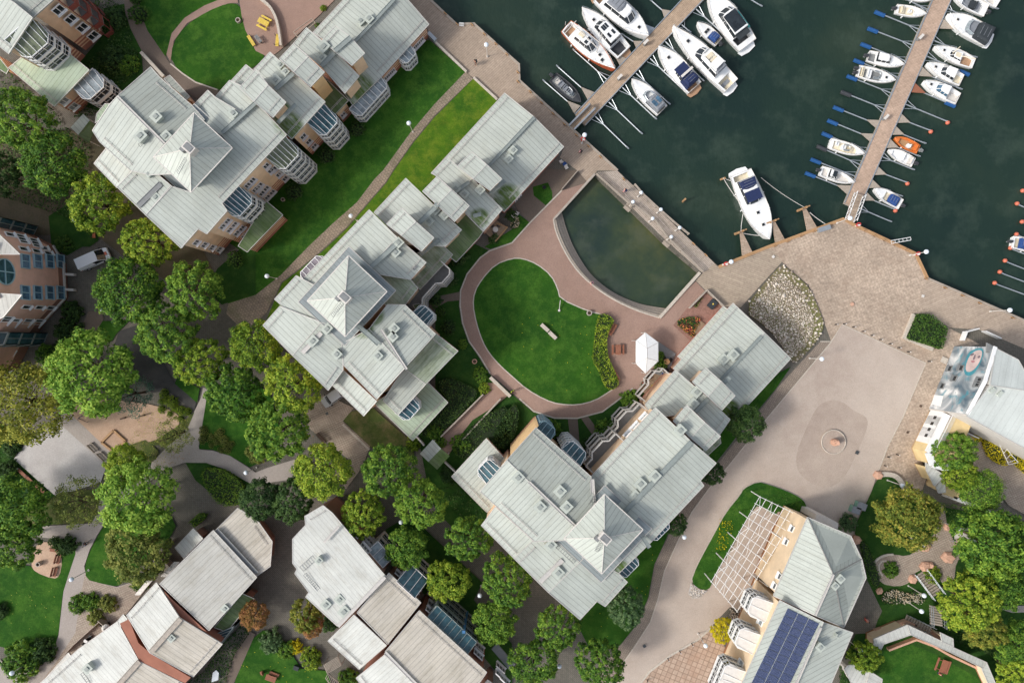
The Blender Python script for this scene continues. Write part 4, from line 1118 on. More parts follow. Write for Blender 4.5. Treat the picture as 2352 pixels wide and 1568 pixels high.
balcony(B3, e, [(.3, 0), (.3, 1.2), (2.5, 1.2), (3.0, 1.7), (4.6, 1.7), (5.0, 1.2), (5.6, 1.2), (5.6, 0)], 0, 3.0, 1)
# cladding strip on the wing's north-west side, bays on both sides
e = Plane(W(1240, 975, 0), W(1166, 1050, 0)); 
bw = MB(); bw.prism([(q.x, q.y) for q in (W(1237, 977, 12), W(1232, 981, 12), W(1172, 1048, 12), W(1180, 1052, 12))], 0, 11.9); bw.build('wall', M['wall_ochre'], B3)
bay(B3, Plane(W(1300, 1040, 12), W(1340, 1076, 12)), 1308, 1040, 3.4, 1.4, 0, 9.8, 4, ribs=4, lift=.6, frame='white')
bay(B3, Plane(W(1120, 1098, 5), W(1160, 1056, 5)), 1137, 1075, 2.9, 1.8, 5.4, 8.4, 2, ribs=4, lift=.7, frame='white')
for (x0, y0, x1, y1) in ((1496, 1240, 1536, 1200), (1428, 1323, 1460, 1290)):
    bay(B3, Plane(W(x0, y0, 11), W(x1, y1, 11), flip=True), (x0 + x1) / 2, (y0 + y1) / 2, 3.1, .9, 0, 9.4, 4, ribs=5, lift=.3, frame='white', roofg='glass_teal')
bay(B3, Plane(W(1238, 990, 11), W(1262, 1010, 11)), 1247, 993, 2.6, 1.2, 0, 9, 4, ribs=3, lift=.4, frame='frame_blue')
# ================================================================ gate roofs
def gable_gate(pts, ridge, z, label, mats=('roof_grey', 'roof_green')):
    root = empty('gate_canopy', W((pts[0][0] + pts[2][0]) / 2, (pts[0][1] + pts[2][1]) / 2, 0), label, 'canopy', 'small gabled gate canopies')
    P = [W(x, y, z) for x, y in pts]; Q = [W(x, y, z + .7) for x, y in ridge]
    for (a, c, m) in ((0, 1, mats[0]), (2, 3, mats[1])):
        q = [P[a], P[c], Q[1], Q[0]] if a == 0 else [P[a], P[c], Q[0], Q[1]]
        e = (P[c] - P[a]).xy.normalized(); nn = Vector((-e.y, e.x))
        b = MB(); b.face(q, [(v.xy.dot(e), v.xy.dot(nn)) for v in q]); b.face([v - Vector((0, 0, .12)) for v in reversed(q)], [(0, 0)] * 4)
        for i in range(4):
            u, v = q[i], q[(i + 1) % 4]; b.face([u, u - Vector((0, 0, .12)), v - Vector((0, 0, .12)), v], [(0, 0)] * 4)
        b.build('roof', M[m], root)
    ctr = sum(P, Vector()) / 4
    for p in P:
        q = p.lerp(ctr, .18); b = MB(); b.tube((q.x, q.y, 0), (q.x, q.y, z - .05), .08, 8); b.build('post', M['offwhite'], root)
    return root
gable_gate(D(964, 1041.5, 994, 1009, 1033, 1046.5, 1004, 1078), D(984, 1060, 1013, 1030), 3.0, 'small gabled gate roof, half grey half mossy green, between the centre and lower apartment blocks')
gable_gate(D(162, 293, 191, 262, 220, 289, 204, 330), D(180, 310, 206, 277), 3.0, 'small mossy gabled gate roof at the left corner of the upper apartment block')
# ================================================================ corner building, top left
B4 = empty('apartment_building', W(110, 60, 0), 'cream walled apartment building with stacked glass bays and red balconies, top left corner', 'building')
r1 = roof(B4, D(131, -8, 75, 41, 31, 5, -40, -60, 100, -80), 11.4, 12.2, SE, 'roof_grey')
r2 = roof(B4, D(75, 41, 20, 124, -60, 60, -60, -40, 31, 5), 11.2, 12.2, SW)
hp = Plane(W(75, 41, 11.6), W(131, -8, 11.6))
r3 = roof(B4, D(20, 156, 125, 245, 205, 161, 143, 110, 60, 124), 5.0, 5.9, SW, 'roof_sage')
r4 = roof(B4, D(-60, 120, 15, 170, 20, 160, -20, 110), 4.4, 4.8, SW, 'roof_green', guard=False)
for x, y in T(0, 0, 535, 88, 645, 172, 752, 250, 852, 325, 945, 393): window(B4, hp, x, y, 1.5, 1.4, 2, 'white')
e = edge(r3, 1)
for x, y in T(0, 0, 672, 975, 585, 925): window(B4, e, x, y, 1.3, 1.2, 2, 'white', 'glass_pale')
bay(B4, hp, 62, 80, 4.6, 2.4, 5.6, 10.4, 3, ribs=5, lift=1.4, roofg='glass_green')
bay(B4, e, 190, 180, 4.0, 2.2, 0, 4.6, 2, ribs=4, lift=.4, roofg='glass_pale')
balcony(B4, Plane(W(250, 88, 0), W(180, 0, 0)), [(0, 0), (0, 1.2), (1.2, 1.8), (3.6, 1.8), (4.6, 1.2), (7.0, 1.2), (7.0, 0)], 0, 11.2, 4, mat='frame_red')
# ================================================================ brick gable building, left edge
B5 = empty('apartment_building', W(80, 650, 0), 'pinkish brick building with a round four-pane window and blue glazed strips at the left edge', 'building')
basep = D(-160, 470, 25, 520, 60, 530, 130, 567, 153, 607, 157, 685, 112, 733, 70, 790, 40, 850, -160, 860)
bz = [(W(x, y).x, W(x, y).y) for x, y in basep]
b = MB(); b.prism(bz, 0, 12.4); b.build('wall', M['wall_pink'], B5)
for pts, zl, zh, d in ((D(-60, 480, 5, 545, 46, 584, -60, 584), 12.6, 14, (0, -1)), (D(-60, 670, 50, 677, 8, 728, -60, 760), 12.6, 14, (0, 1))):
    roof(B5, pts, zl, zh, d, 'roof_pale', wall=None)
pe = Plane(bz[4], bz[5])
c5 = pe.hit(10, 624); c5.z = 12.4
b = MB()     # raised gable end carrying the round window
u = pe.t; n_ = pe.n
gp = [c5 - u * 3.6, c5 + u * 3.6]
b.prism([((q + n_ * s).x, (q + n_ * s).y) for q, s in ((gp[0], -.6), (gp[0], .03), (gp[1], .03), (gp[1], -.6))], 12.3, 14.2)
b.build('gable', M['wall_pink'], B5)
cc = pe.hit(10, 624)
f = MB(); g = MB()
rr = 1.7
N = 28
ring = [cc + n_ * .12 + u * math.cos(2 * math.pi * k / N) * rr + Vector((0, 0, math.sin(2 * math.pi * k / N) * rr * 1.0)) for k in range(N)]
for k in range(N): f.bar(ring[k], ring[(k + 1) % N], .14, .14)
f.bar(ring[0], ring[N // 2], .16, .14); f.bar(ring[N // 4], ring[3 * N // 4], .14, .16)
g.face([q - n_ * .04 for q in ring])
o = f.build('window', M['frame_blue'], B5); g.build('pane', M['glass_teal'], o)
for (y0, y1) in ((592, 608), (664, 680)):
    for kx, (xa, xb) in enumerate(((43, 70), (72, 98), (100, 126), (128, 147))):
        p = pe.hit((xa + xb) / 2, (y0 + y1) / 2)
        f = MB(); w_ = 1.25; h_ = 1.55
        yoff = 1 if y0 > 620 else -1
        c0 = pe.a + u * ((p - pe.a).dot(u)); c0.z = p.z
        f.box(c0 + n_ * .1 + Vector((0, 0, h_ / 2)), (2.0, .3, .12), pe.ang); f.box(c0 + n_ * .1 - Vector((0, 0, h_ / 2)), (2.0, .3, .12), pe.ang)
        for s in (-.95, 0, .95): f.box(c0 + n_ * .08 + u * s, (.1, .2, h_), pe.ang)
        o = f.build('window', M['frame_blue'], B5)
        g = MB(); g.box(c0 + n_ * .05, (1.85, .1, h_ - .1), pe.ang); g.build('pane', M['glass_blue'], o)
for i, wl in ((3, ((22, 592 - 53), (50, 549), (80, 558), (53, 572), (83, 577), (110, 582), (100, 570))), (5, ((12, 735), (30, 740), (60, 740), (85, 741), (60, 704), (90, 705), (116, 706), (112, 747)))):
    e = Plane(bz[i], bz[i + 1])
    for x, y in wl: window(B5, e, x, y, 1.5 if y in (549, 558, 740, 741, 735) else .7, 1.6, 3 if y in (549, 558, 740, 741, 735) else 1, 'white', 'glass_dark')
e = Plane(bz[6], bz[7])
for x, y in T(0, 2, 75, 115, 175, 125, 40, 285): window(B5, e, x, y, 1.5, 1.5, 2, 'white')
b = MB()
cop = bz[3:7]
for a, c in zip(cop[:-1], cop[1:]): b.bar((a[0], a[1], .9), (c[0], c[1], .9), .5, .3)
b.build('plinth', M['offwhite'], B5)
for yy in (630, 665):
    b = MB(); b.bar(W(152, yy, .7), W(172, yy + 1, .7), .35, .7); b.build('buttress', M['offwhite'], B5)
def winter(root, pts, z0, z1, fl, mat='frame_blue'):
    """glazed winter-garden tower"""
    P = [W(x, y) for x, y in pts]
    g = MB(); g.prism([(p.x, p.y) for p in P], z0, z1 - .05); o = g.build('winter_garden', M['glass_teal'], root)
    f = MB(); n = len(P)
    for i in range(n):
        a, c = P[i], P[(i + 1) % n]; k = max(2, int((c - a).length / .9))
        for q in range(k + 1):
            p = a.lerp(c, q / k); f.box((p.x, p.y, (z0 + z1) / 2), (.1, .1, z1 - z0))
        for q in range(fl + 1):
            z = z0 + (z1 - z0) * q / fl; f.bar((a.x, a.y, z), (c.x, c.y, z), .14, .3)
    for q in range(1, 6):
        f.bar((P[0].lerp(P[1], q / 6)).xy.to_3d() + Vector((0, 0, z1)), (P[3].lerp(P[2], q / 6)).xy.to_3d() + Vector((0, 0, z1)), .1, .08)
    f.build('frame', M[mat], o)
winter(B5, D(-20, 512, 88, 520, 78, 540, -20, 530), 0, 10, 4, 'gutter')
winter(B5, D(-20, 765, 110, 765, 100, 790, -20, 810), 0, 8, 3, 'gutter')
# ================================================================ bottom left terrace
S45 = (.69, -.72)
B6 = empty('terraced_building', W(380, 1400, 0), 'staggered house row with pale stained roofs and a red gable strip in the bottom left', 'building')
roof(B6, D(546, 1166, 592, 1195, 625.5, 1243, 621, 1300, 590, 1322, 495, 1217), 3.6, 4.4, (.72, -.69), 'roof_tan', 'wall_brown', over=.8)
roof(B6, D(490, 1217, 590, 1325, 480, 1447, 367, 1340), 5.0, 6.0, (.72, -.69), 'roof_pale', 'wall_red', over=.7)
roof(B6, D(359, 1337, 291, 1412, 344, 1498, 412, 1418), 5.9, 7, NW, 'roof_white', 'wall_red')
roof(B6, D(412, 1418, 511, 1478, 444, 1553, 344, 1498), 5.4, 7, SE, 'roof_tan', 'wall_red')
roof(B6, D(270, 1426, 319, 1517, 230, 1620, 60, 1620, 92, 1568, 180, 1490), 4.6, 5.8, NW, 'roof_white', 'wall_red')
roof(B6, D(319, 1517, 425, 1570, 370, 1640, 210, 1640), 4.2, 5.8, SE, 'roof_tan', 'wall_red')
b = MB()
q = [W(x, y, z) for x, y, z in ((383, 1372, 9.0), (413, 1420, 10.0), (478, 1452, 8.5), (480, 1450, 8.3), (415, 1400, 9.3))]
for pts in (((377, 1357), (411, 1420), (425, 1424), (476, 1451), (392, 1373)), ((275, 1431), (296, 1421), (318, 1476), (349, 1502), (438, 1555), (425, 1568), (321, 1517))):
    b.face([W(x, y, 5.7 if pts[0][0] < 300 else 6.2) + Vector((0, 0, .0)) for x, y in pts])
o = b.build('gable', M['wall_red'], B6)
roof(B6, D(157, 1498, 176, 1522, 60, 1640, 30, 1640), 3.0, 3.5, NW, 'roof_white', 'wall_brown', guard=False)
roof(B6, D(444, 1213, 402, 1257, 422, 1281, 466, 1236), 3.0, 3.5, NW, 'roof_white', 'wall_brown', guard=False)
roof(B6, D(556, 1362, 584, 1374, 521, 1450, 492, 1440), 3.2, 3.8, SE, 'roof_green', 'wall_brown', guard=False)
roof(B6, D(283, 1410, 293, 1421, 274, 1440, 270, 1426), 5, 5.4, NW, 'roof_white', 'wall_red', guard=False)
walkway(B6, (346, 1497), (415, 1420), 7.1, .7, 'concrete'); walkway(B6, (232, 1616), (320, 1518), 5.9, .7, 'concrete'); walkway(B6, (495, 1217), (588, 1318), 4.7, 1.0, 'mid_grey')
hatch(B6, 393, 1465, 6.4, .9, .8, .5); hatch(B6, 516, 1397, 5.3, .9, .8, .5); hatch(B6, 200, 1535, 5.4, 1.1, 1, .6)
ladder(B6, (188, 1545), (205, 1568), 5.5, 5.5)
for x0, y0, x1, y1, w in ((382, 1323, 412, 1290, 6), (322, 1365, 350, 1332, 6)):
    b = MB(); A_ = W(x0, y0, 4); B_ = W(x1, y1, 4)
    for k in range(6):
        p = A_.lerp(B_, k / 5); b.bar(p, p + Vector((-.9, -.1, -.3)), .08, .08)
    b.bar(A_, B_, .08, .08); b.bar(A_ + Vector((-.9, -.1, -.3)), B_ + Vector((-.9, -.1, -.3)), .08, .08); b.face([A_, B_, B_ + Vector((-.9, -.1, -.3)), A_ + Vector((-.9, -.1, -.3))])
    b.build('awning', M['offwhite'], B6)
winter(B6, D(488, 1446, 500, 1458, 512, 1475, 560, 1415), 0, 3.4, 1, 'gutter')
# ================================================================ bottom centre building
B7 = empty('apartment_building', W(900, 1400, 0), 'long brown brick building with white and grey roof halves at the bottom centre', 'building')
S7 = (.67, .74)
s1 = roof(B7, D(742, 1160, 763, 1177, 885.5, 1322, 775.5, 1436, 702, 1370, 710, 1360, 677, 1316, 682, 1306, 672, 1292, 672, 1237, 702, 1205, 700, 1185), 7.6, 8.4, (-.67, -.74), 'roof_white', 'wall_brown')
s2 = roof(B7, D(893, 1315, 967, 1383, 890.5, 1478, 820, 1406), 7.2, 8.4, (.72, -.69), 'roof_tan', 'wall_brown')
s3 = roof(B7, D(813, 1411, 888, 1481, 825, 1536, 753, 1471), 7.6, 8.4, (-.72, .69), 'roof_white', 'wall_brown')
s4 = roof(B7, D(963, 1401, 1118, 1543, 1050, 1640, 1020, 1640, 885, 1495), 8.0, 9.2, (.72, -.69), 'roof_tan', 'wall_red')
s5 = roof(B7, D(883, 1503, 818, 1556, 880, 1640, 1030, 1640), 8.2, 9.2, (-.72, .69), 'roof_white', 'wall_red')
roof(B7, D(1120, 1560, 1140, 1575, 1100, 1640, 1070, 1620), 5, 5.5, (.72, -.69), 'roof_tan', 'wall_brown', guard=False)
roof(B7, D(709, 1360, 702, 1370, 775, 1437, 782, 1425), 6.4, 6.6, (-.67, .74), 'roof_white', 'wall_brown', guard=False)
ladder(B7, (693, 1306), (722, 1280), 8.1, 8.1, .8); ladder(B7, (700, 1318), (786, 1412), 8.2, 7.9, .5)
hatch(B7, 732, 1287, 8.2, .8, .8, .5); hatch(B7, 748, 1388, 8, 1.1, 1.0, .5); hatch(B7, 780, 1376, 8, 1, 1, .3); hatch(B7, 790, 1404, 8, 1.3, 1.1, .5)
walkway(B7, (776, 1437), (884, 1324), 8.5, .5, 'rail'); walkway(B7, (744, 1245), (778, 1208), 8.5, .3, 'rail'); walkway(B7, (885, 1497), (1010, 1625), 9.3, .4, 'rail')
e = Plane(W(788, 1208, 7.4), W(885, 1318, 7.4)) 
for x, y in T(1, 3, 905, 195, 1030, 252, 1090, 290, 1025, 312, 1000, 330): window(B7, e, x, y, 1.7, 1.2, 3, 'frame_white')
e2 = Plane(W(893, 1315, 7.2), W(967, 1383, 7.2))
for x, y in T(1, 3, 1300, 565, 1480, 725, 1500, 690): window(B7, e2, x, y, .9, 1.1, 1, 'frame_white')
e4 = Plane(W(963, 1401, 8.2), W(1118, 1543, 8.2))
for x, y in T(1, 3, 1615, 770, 1655, 830, 1618, 858, 1600, 915, 2050, 1240, 2040, 1310, 2245, 1430, 2240, 1500, 2280, 1545): window(B7, e4, x, y, 1.7, 1.2, 3, 'frame_white')
bay(B7, e, 863, 1283, 3.2, 1.3, 0, 5.4, 2, glass='glass_dark', frame='frame_white', roofg='glass_pale', ribs=3, lift=.8, chamf=.1)
bay(B7, e2, 936, 1345, 3.4, 2.0, 0, 5.6, 2, glass='glass_dark', frame='frame_white', roofg='glass_teal', ribs=3, lift=1.8, chamf=.1)
bay(B7, e4, 1030, 1455, 7.6, 1.4, 0, 7.0, 3, glass='glass_dark', frame='gutter', roofg='glass_teal', ribs=8, lift=.6, chamf=.1)
b = MB(); h0 = e4.hit(1048, 1467); b.bar((h0.x, h0.y, 7.2), (h0.x + 1.6 * e4.n.x, h0.y + 1.6 * e4.n.y, 4.5), .4, .4); b.bar((h0.x + 1.6 * e4.n.x, h0.y + 1.6 * e4.n.y, 0), (h0.x + 1.6 * e4.n.x, h0.y + 1.6 * e4.n.y, 7.2), .4, .4); b.build('column', M['beam_blue'], B7)
b = MB(); A_ = W(1131, 1487, 2.8); B_ = W(1173, 1536, 2.8); nn_ = e4.n
b.prism([((A_ - nn_ * .2).x, (A_ - nn_ * .2).y), ((B_ - nn_ * .2).x, (B_ - nn_ * .2).y), ((B_ + nn_ * 1.0).x, (B_ + nn_ * 1.0).y), ((A_ + nn_ * 1.0).x, (A_ + nn_ * 1.0).y)], 2.7, 2.9); b.build('canopy', M['mid_grey'], B7)
# ================================================================ lower right building with solar panels
B8 = empty('apartment_building', W(1830, 1400, 0), 'peach building with a hipped grey roof, white bay windows and blue solar panels', 'building')
A8 = dict(a=(1855, 1187, 9), b=(1954, 1230, 9), c=(1979, 1283.5, 9), d=(1989, 1326, 9), e=(1938, 1440, 9), f=(1871.5, 1412, 11.6), g=(1776.5, 1367, 9), r=(1914, 1318.5, 11.6))
def hip(root, keys, mat):
    P = [W(*A8[k]) for k in keys]
    e = (P[1] - P[0]).xy.normalized(); nn = Vector((-e.y, e.x))
    b = MB(); b.face(P, [(p.xy.dot(e), p.xy.dot(nn)) for p in P]); b.face([p - Vector((0, 0, .2)) for p in reversed(P)], [(0, 0)] * len(P)); o = b.build('roof', M[mat], root)
    b = MB()
    for i in range(len(P)): b.bar(P[i] + Vector((0, 0, .02)), P[(i + 1) % len(P)] + Vector((0, 0, .02)), .12, .08)
    b.build('flashing', M['rail'], o)
hip(B8, 'agfr', 'roof_metal'); hip(B8, 'abcr', 'roof_grey'); hip(B8, 'cder', 'roof_grey'); hip(B8, 'ref', 'roof_grey')
I8 = inset([(W(*A8[k]).x, W(*A8[k]).y) for k in 'abcdeg'], .35)
b = MB(); b.prism(I8, 0, 8.75); b.build('wall', M['wall_peach'], B8)
t1 = roof(B8, D(1791.5, 1378, 1891.5, 1428, 1800, 1640, 1690, 1600), 9.4, 11.2, (-.91, .42), 'roof_metal', 'wall_peach')
roof(B8, D(1891.5, 1428, 1959, 1452, 1870, 1660, 1800, 1640), 9.6, 11.2, (.91, -.42), 'roof_metal', 'wall_peach')
walkway(B8, (1872, 1412), (1914, 1318), 11.7, .3, 'rail'); walkway(B8, (1885, 1440), (1815, 1600), 11.3, .3, 'rail')
hatch(B8, 1930, 1329, 10.8, .9, .9, .5); hatch(B8, 1918, 1345, 10.9, .8, .8, .5); hatch(B8, 1884, 1486, 10.7, .9, .9, .5); hatch(B8, 1923, 1460, 10, .4, .4, .4)
# panels sit on the west slope
P8 = t1.P
pn = (P8[1] - P8[0]).cross(P8[3] - P8[0]).normalized()
if pn.z < 0: pn = -pn
def on8(px, py, h=.12):
    g = W(px, py, 0); o = Vector((0, 0, HC)); d = g - o
    k = (P8[0] + pn * h - o).dot(pn) / d.dot(pn); return o + d * k
for r_ in range(13):
    for c_ in range(3):
        bx = 1809.5 + 24.3 * c_ - 7.45 * r_; by = 1396.5 + 12.0 * c_ + 15.35 * r_
        if by > 1590: continue
        q = [on8(bx, by), on8(bx + 22.8, by + 11.2), on8(bx + 22.8 - 6.9, by + 11.2 + 14.2), on8(bx - 6.9, by + 14.2)]
        b = MB(); b.face(q, [(0, 0), (1.485, 0), (1.485, .99), (0, .99)]); q2_ = [p - pn * .05 for p in q]
        for i in range(4): b.face([q[i], q2_[i], q2_[(i + 1) % 4], q[(i + 1) % 4]], [(0, 0)] * 4)
        b.build('solar_panel', M['solar'], B8)
e = Plane(W(1776.5, 1367, 9), W(1855, 1187, 9))
e.a += e.n * -.35; 
for x, y in T(3, 3, 225, 155, 172, 275, 110, 590, 65, 680): window(B8, e, x, y, .9, .9, 1, 'white')
e9 = Plane(I8[4], I8[5])
ew = Plane(t1.I[3], t1.I[0])
for x, y in T(2, 3, 2290, 1010, 2240, 1110, 2110, 1390, 1800 + 260, 1480): window(B8, ew, x, y, .9, 1.2, 1, 'white', 'glass_pale')
for (x, y) in T(2, 3, 2290, 870, 2170, 1150, 2010, 1440, 1960, 1560): bay(B8, ew, x + 6, y, 2.9, 2.2, 4.6, 8.0, 2, glass='glass_dark', frame='white', roofg='offwhite', ribs=2, lift=.5)
b = MB(); bx0 = W(1890, 1190, 5)
b.prism([(W(x, y, 5).x, W(x, y, 5).y) for x, y in ((1874, 1180), (1890, 1182), (1924, 1200), (1923, 1214), (1870, 1192))], 0, 5.2); b.build('dormer', M['offwhite'], B8)
for pp in (((2140, 920), (2310, 1110)), ((2270, 620), (2351, 680))):
    (x0, y0), (x1, y1) = [T(2, 3, *q)[0] for q in pp]
    a_ = W(x0, y0, 2); c_ = W(x1, y1, 6)
    b = MB(); b.bar(a_, c_, .12, .12); b.build('downpipe', M['offwhite'], B8)
# ================================================================ pergola
PG = empty('pergola', W(1730, 1280, 0), 'large white tubular steel pergola grid beside the peach building with solar panels', 'pergola')
def pg_bi(u, v):
    a, b_, c_, d_ = (1745, 1140), (1828, 1180), (1693, 1403), (1634, 1335)
    x = (a[0] * (1 - u) + b_[0] * u) * (1 - v) + (d_[0] * (1 - u) + c_[0] * u) * v
    y = (a[1] * (1 - u) + b_[1] * u) * (1 - v) + (d_[1] * (1 - u) + c_[1] * u) * v
    return x, y
f1 = MB(); f2 = MB()
for i in range(7):
    u = i / 6; f1.path([W(*pg_bi(u, v), 3.8) for v in (-.01, .5, 1.01)], .045, 6)
for j in range(13):
    v = j / 12; f2.path([W(*pg_bi(u, v), 3.93) for u in (-.03, 1.03)], .045, 6)
f1.build('long_bars', M['white'], PG); f2.build('cross_bars', M['white'], PG)
g = MB(); g.path([W(*pg_bi(.02 + .12 * (k % 2), k / 9), 3.4 + .5 * (k % 2)) for k in range(10)], .04, 5); g.path([W(*pg_bi(.35 + .1 * (k % 2), k / 9), 3.3) for k in range(10)], .03, 5); g.build('bracing', M['white'], PG)
for v in (0, .25, .5, .75, 1):
    for u in (0, 1):
        p = W(*pg_bi(u, v), 3.8); b = MB(); b.tube((p.x, p.y, 0), p, .08, 8); b.build('post', M['white'], PG)
# ================================================================ mural building
B9 = empty('mural_building', W(2260, 880, 0), 'white roofed building whose end wall carries a swirling blue grey mural of a face', 'building')
roofp = D(2286.5, 799, 2339, 826, 2420, 870, 2420, 1060, 2352, 1028, 2220, 955, 2274, 884)
r9 = roof(B9, D(2286.5, 799, 2339, 826, 2380, 900, 2274, 884), 8.8, 9.8, (.3, -.95), 'roof_smooth', 'offwhite', over=.05, guard=False)
r9b = roof(B9, D(2274, 884, 2380, 900, 2480, 940, 2480, 1095, 2352, 1028, 2220, 955), 8.6, 9.8, (-.45, .89), 'roof_smooth', 'offwhite', over=.05, guard=False)
bA = W(2191.5, 795); bB = W(2134, 937)
tA = W(2286.5, 799, 8.8); tB = W(2220, 955, 8.6); tM = W(2274, 884, 9.6)
b = MB()
tt = (bB - bA).normalized(); out9 = Vector((tt.y, -tt.x, 0)); 
if out9.x > 0: out9 = -out9
q = [Vector((bA.x, bA.y, 0)), Vector((bB.x, bB.y, 0)), Vector((bB.x, bB.y, 8.55)), Vector((((bA + bB) / 2).x, ((bA + bB) / 2).y, 9.4)), Vector((bA.x, bA.y, 8.7))]
uv = [((p - bA).dot(tt), p.z) for p in q]
b.face(q, uv); b.face([p - out9 * .35 for p in reversed(q)], [(0, 0)] * 5)
for i in range(5): b.face([q[i], q[i] - out9 * .35, q[(i + 1) % 5] - out9 * .35, q[(i + 1) % 5]], [(0, 0)] * 4)
mw = b.build('painted_wall', M['mural'], B9)
m9 = Plane(bA, bB)
def paint(pts, mat, off):
    b = MB(); b.face([m9.hit(x, y) + m9.n * off for x, y in pts]); b.build('painted_patch', M[mat], mw)
plain('paint_skin', (196, 176, 172), .9, 0, .2, .8); plain('paint_shade', (118, 104, 112), .9, 0, .2, 1.0); plain('paint_teal', (64, 138, 152), .9, 0, .35, .9); plain('paint_lip', (168, 120, 124), .9); plain('paint_white', (226, 222, 220), .9, 0, .15, .7); plain('paint_dark', (88, 106, 122), .9, 0, .35, .6)
paint(smooth_poly(T(3, 2, 1900, 70, 1975, 60, 1985, 110, 1950, 210, 1900, 290, 1850, 320, 1800, 300, 1810, 200, 1840, 100), 1), 'paint_teal', .02)
paint(smooth_poly(T(3, 2, 1890, 95, 1940, 75, 1972, 90, 1962, 150, 1935, 210, 1890, 265, 1840, 285, 1815, 262, 1822, 205, 1850, 140), 2), 'paint_skin', .03)
paint(smooth_poly(T(3, 2, 1855, 120, 1890, 105, 1900, 120, 1868, 136), 1), 'paint_shade', .04)
paint(smooth_poly(T(3, 2, 1925, 140, 1950, 125, 1955, 145, 1932, 158), 1), 'paint_shade', .04)
paint(smooth_poly(T(3, 2, 1900, 120, 1912, 118, 1905, 165, 1880, 172), 1), 'paint_shade', .04)
paint(smooth_poly(T(3, 2, 1860, 182, 1885, 172, 1910, 182, 1885, 200), 1), 'paint_lip', .04)
paint(T(3, 2, 1530, 490, 1615, 500, 1590, 600, 1505, 575), 'white', .05)
for x, y in T(3, 2, 1675, 250, 1780, 245, 1720, 340, 1605, 410, 1945, 360, 1930, 392): window(B9, m9, x, y, .9, .9, 1, 'mid_grey')
b = MB(); 
for a_, c_ in ((q[2], q[3]), (q[3], q[4])): b.bar(a_ + Vector((0, 0, .1)), c_ + Vector((0, 0, .1)), .5, .15)
b.build('coping', M['white'], B9)
b = MB(); b.prism([(W(x, y, 8).x, W(x, y, 8).y) for x, y in ((2265, 787), (2290, 800), (2289, 810), (2264, 810))], 7.95, 8.2); b.build('parapet', M['mid_grey'], B9)
hatch(B9, 2280, 896, 9.4, .7, .4, .3, flue=False); hatch(B9, 2298, 904, 9.4, .7, .4, .3, flue=False)
roof(B9, D(2268, 982, 2370, 1030, 2370, 1042, 2290, 1004), 6, 6.3, (-.45, .89), 'roof_smooth', 'offwhite', guard=False)
# yellow low building
B10 = empty('low_building', W(2120, 1000, 0), 'low ochre building with white facade panels and a railed roof terrace below the mural wall', 'building')
yb = [W(x, y) for x, y in D(2134, 944, 2093, 1028, 2103, 1055, 2124, 1061, 2150, 1060, 2200, 945)]
b = MB(); b.prism([(p.x, p.y) for p in yb], 0, 4.0); b.build('wall', M['wall_yellow'], B10)
b = MB(); b.face([W(x, y, 4.02) for x, y in D(2180, 944, 2192, 946, 2145, 1025, 2133, 1020)]); b.build('terrace_floor', M['brick_pave_red'], B10)
yp = Plane(yb[0], yb[1])
for y in (680, 735, 790, 845):
    x = 1464 - (y - 700) * .42 + 30
    (px, py) = T(3, 2, x + 30, y + 20)[0]
    p = yp.hit(px, py)
    b = MB(); b.box(p + yp.n * .06 + Vector((0, 0, 1.9 - p.z)), (2.3, .12, 3.0), yp.ang); o = b.build('facade_panel', M['white'], B10)
    g = MB(); g.box(p + yp.n * .13 + Vector((0, 0, 2.2 - p.z)), (.5, .04, .6), yp.ang); g.build('window', M['glass_dark'], o)
b = MB()
for a_, c_ in zip(yb[:4], yb[1:5]): b.bar((a_.x, a_.y, 4.2), (c_.x, c_.y, 4.2), .9, .4)
b.build('parapet', M['white'], B10)
b = MB(); A_ = W(2190, 950, 4.9); B_ = W(2147, 1038, 4.9)
b.bar(A_, B_, .06, .06)
for k in range(40):
    p = A_.lerp(B_, k / 39); b.tube((p.x, p.y, 4), p, .025, 4); b.tube(p, p + Vector((.9, .3, -.1)), .02, 4)
b.build('railing', M['white'], B10)
B11 = empty('low_building', W(2170, 1110, 0), 'low white roofed wing with ochre walls half hidden under the trees right of the plaza', 'building')
roof(B11, D(2126, 1062, 2170, 1092, 2146, 1116, 2128, 1080), 3.4, 3.6, (-.5, .8), 'roof_white', 'wall_yellow', guard=False)
roof(B11, D(2168, 1094, 2172, 1130, 2156, 1132, 2150, 1118), 3.2, 3.5, (-.5, .8), 'roof_white', 'wall_yellow', guard=False)
b = MB(); b.prism([(W(x, y).x, W(x, y).y) for x, y in D(2140, 1088, 2126, 1112, 2172, 1138, 2190, 1110)], 0, 2.6); b.build('wall', M['wall_yellow'], B11)
b = MB(); b.prism([(W(x, y, 3).x, W(x, y, 3).y) for x, y in D(2196, 1140, 2290, 1178, 2288, 1184, 2192, 1148)], 0, 2.6); b.build('wall', M['white'], B11)
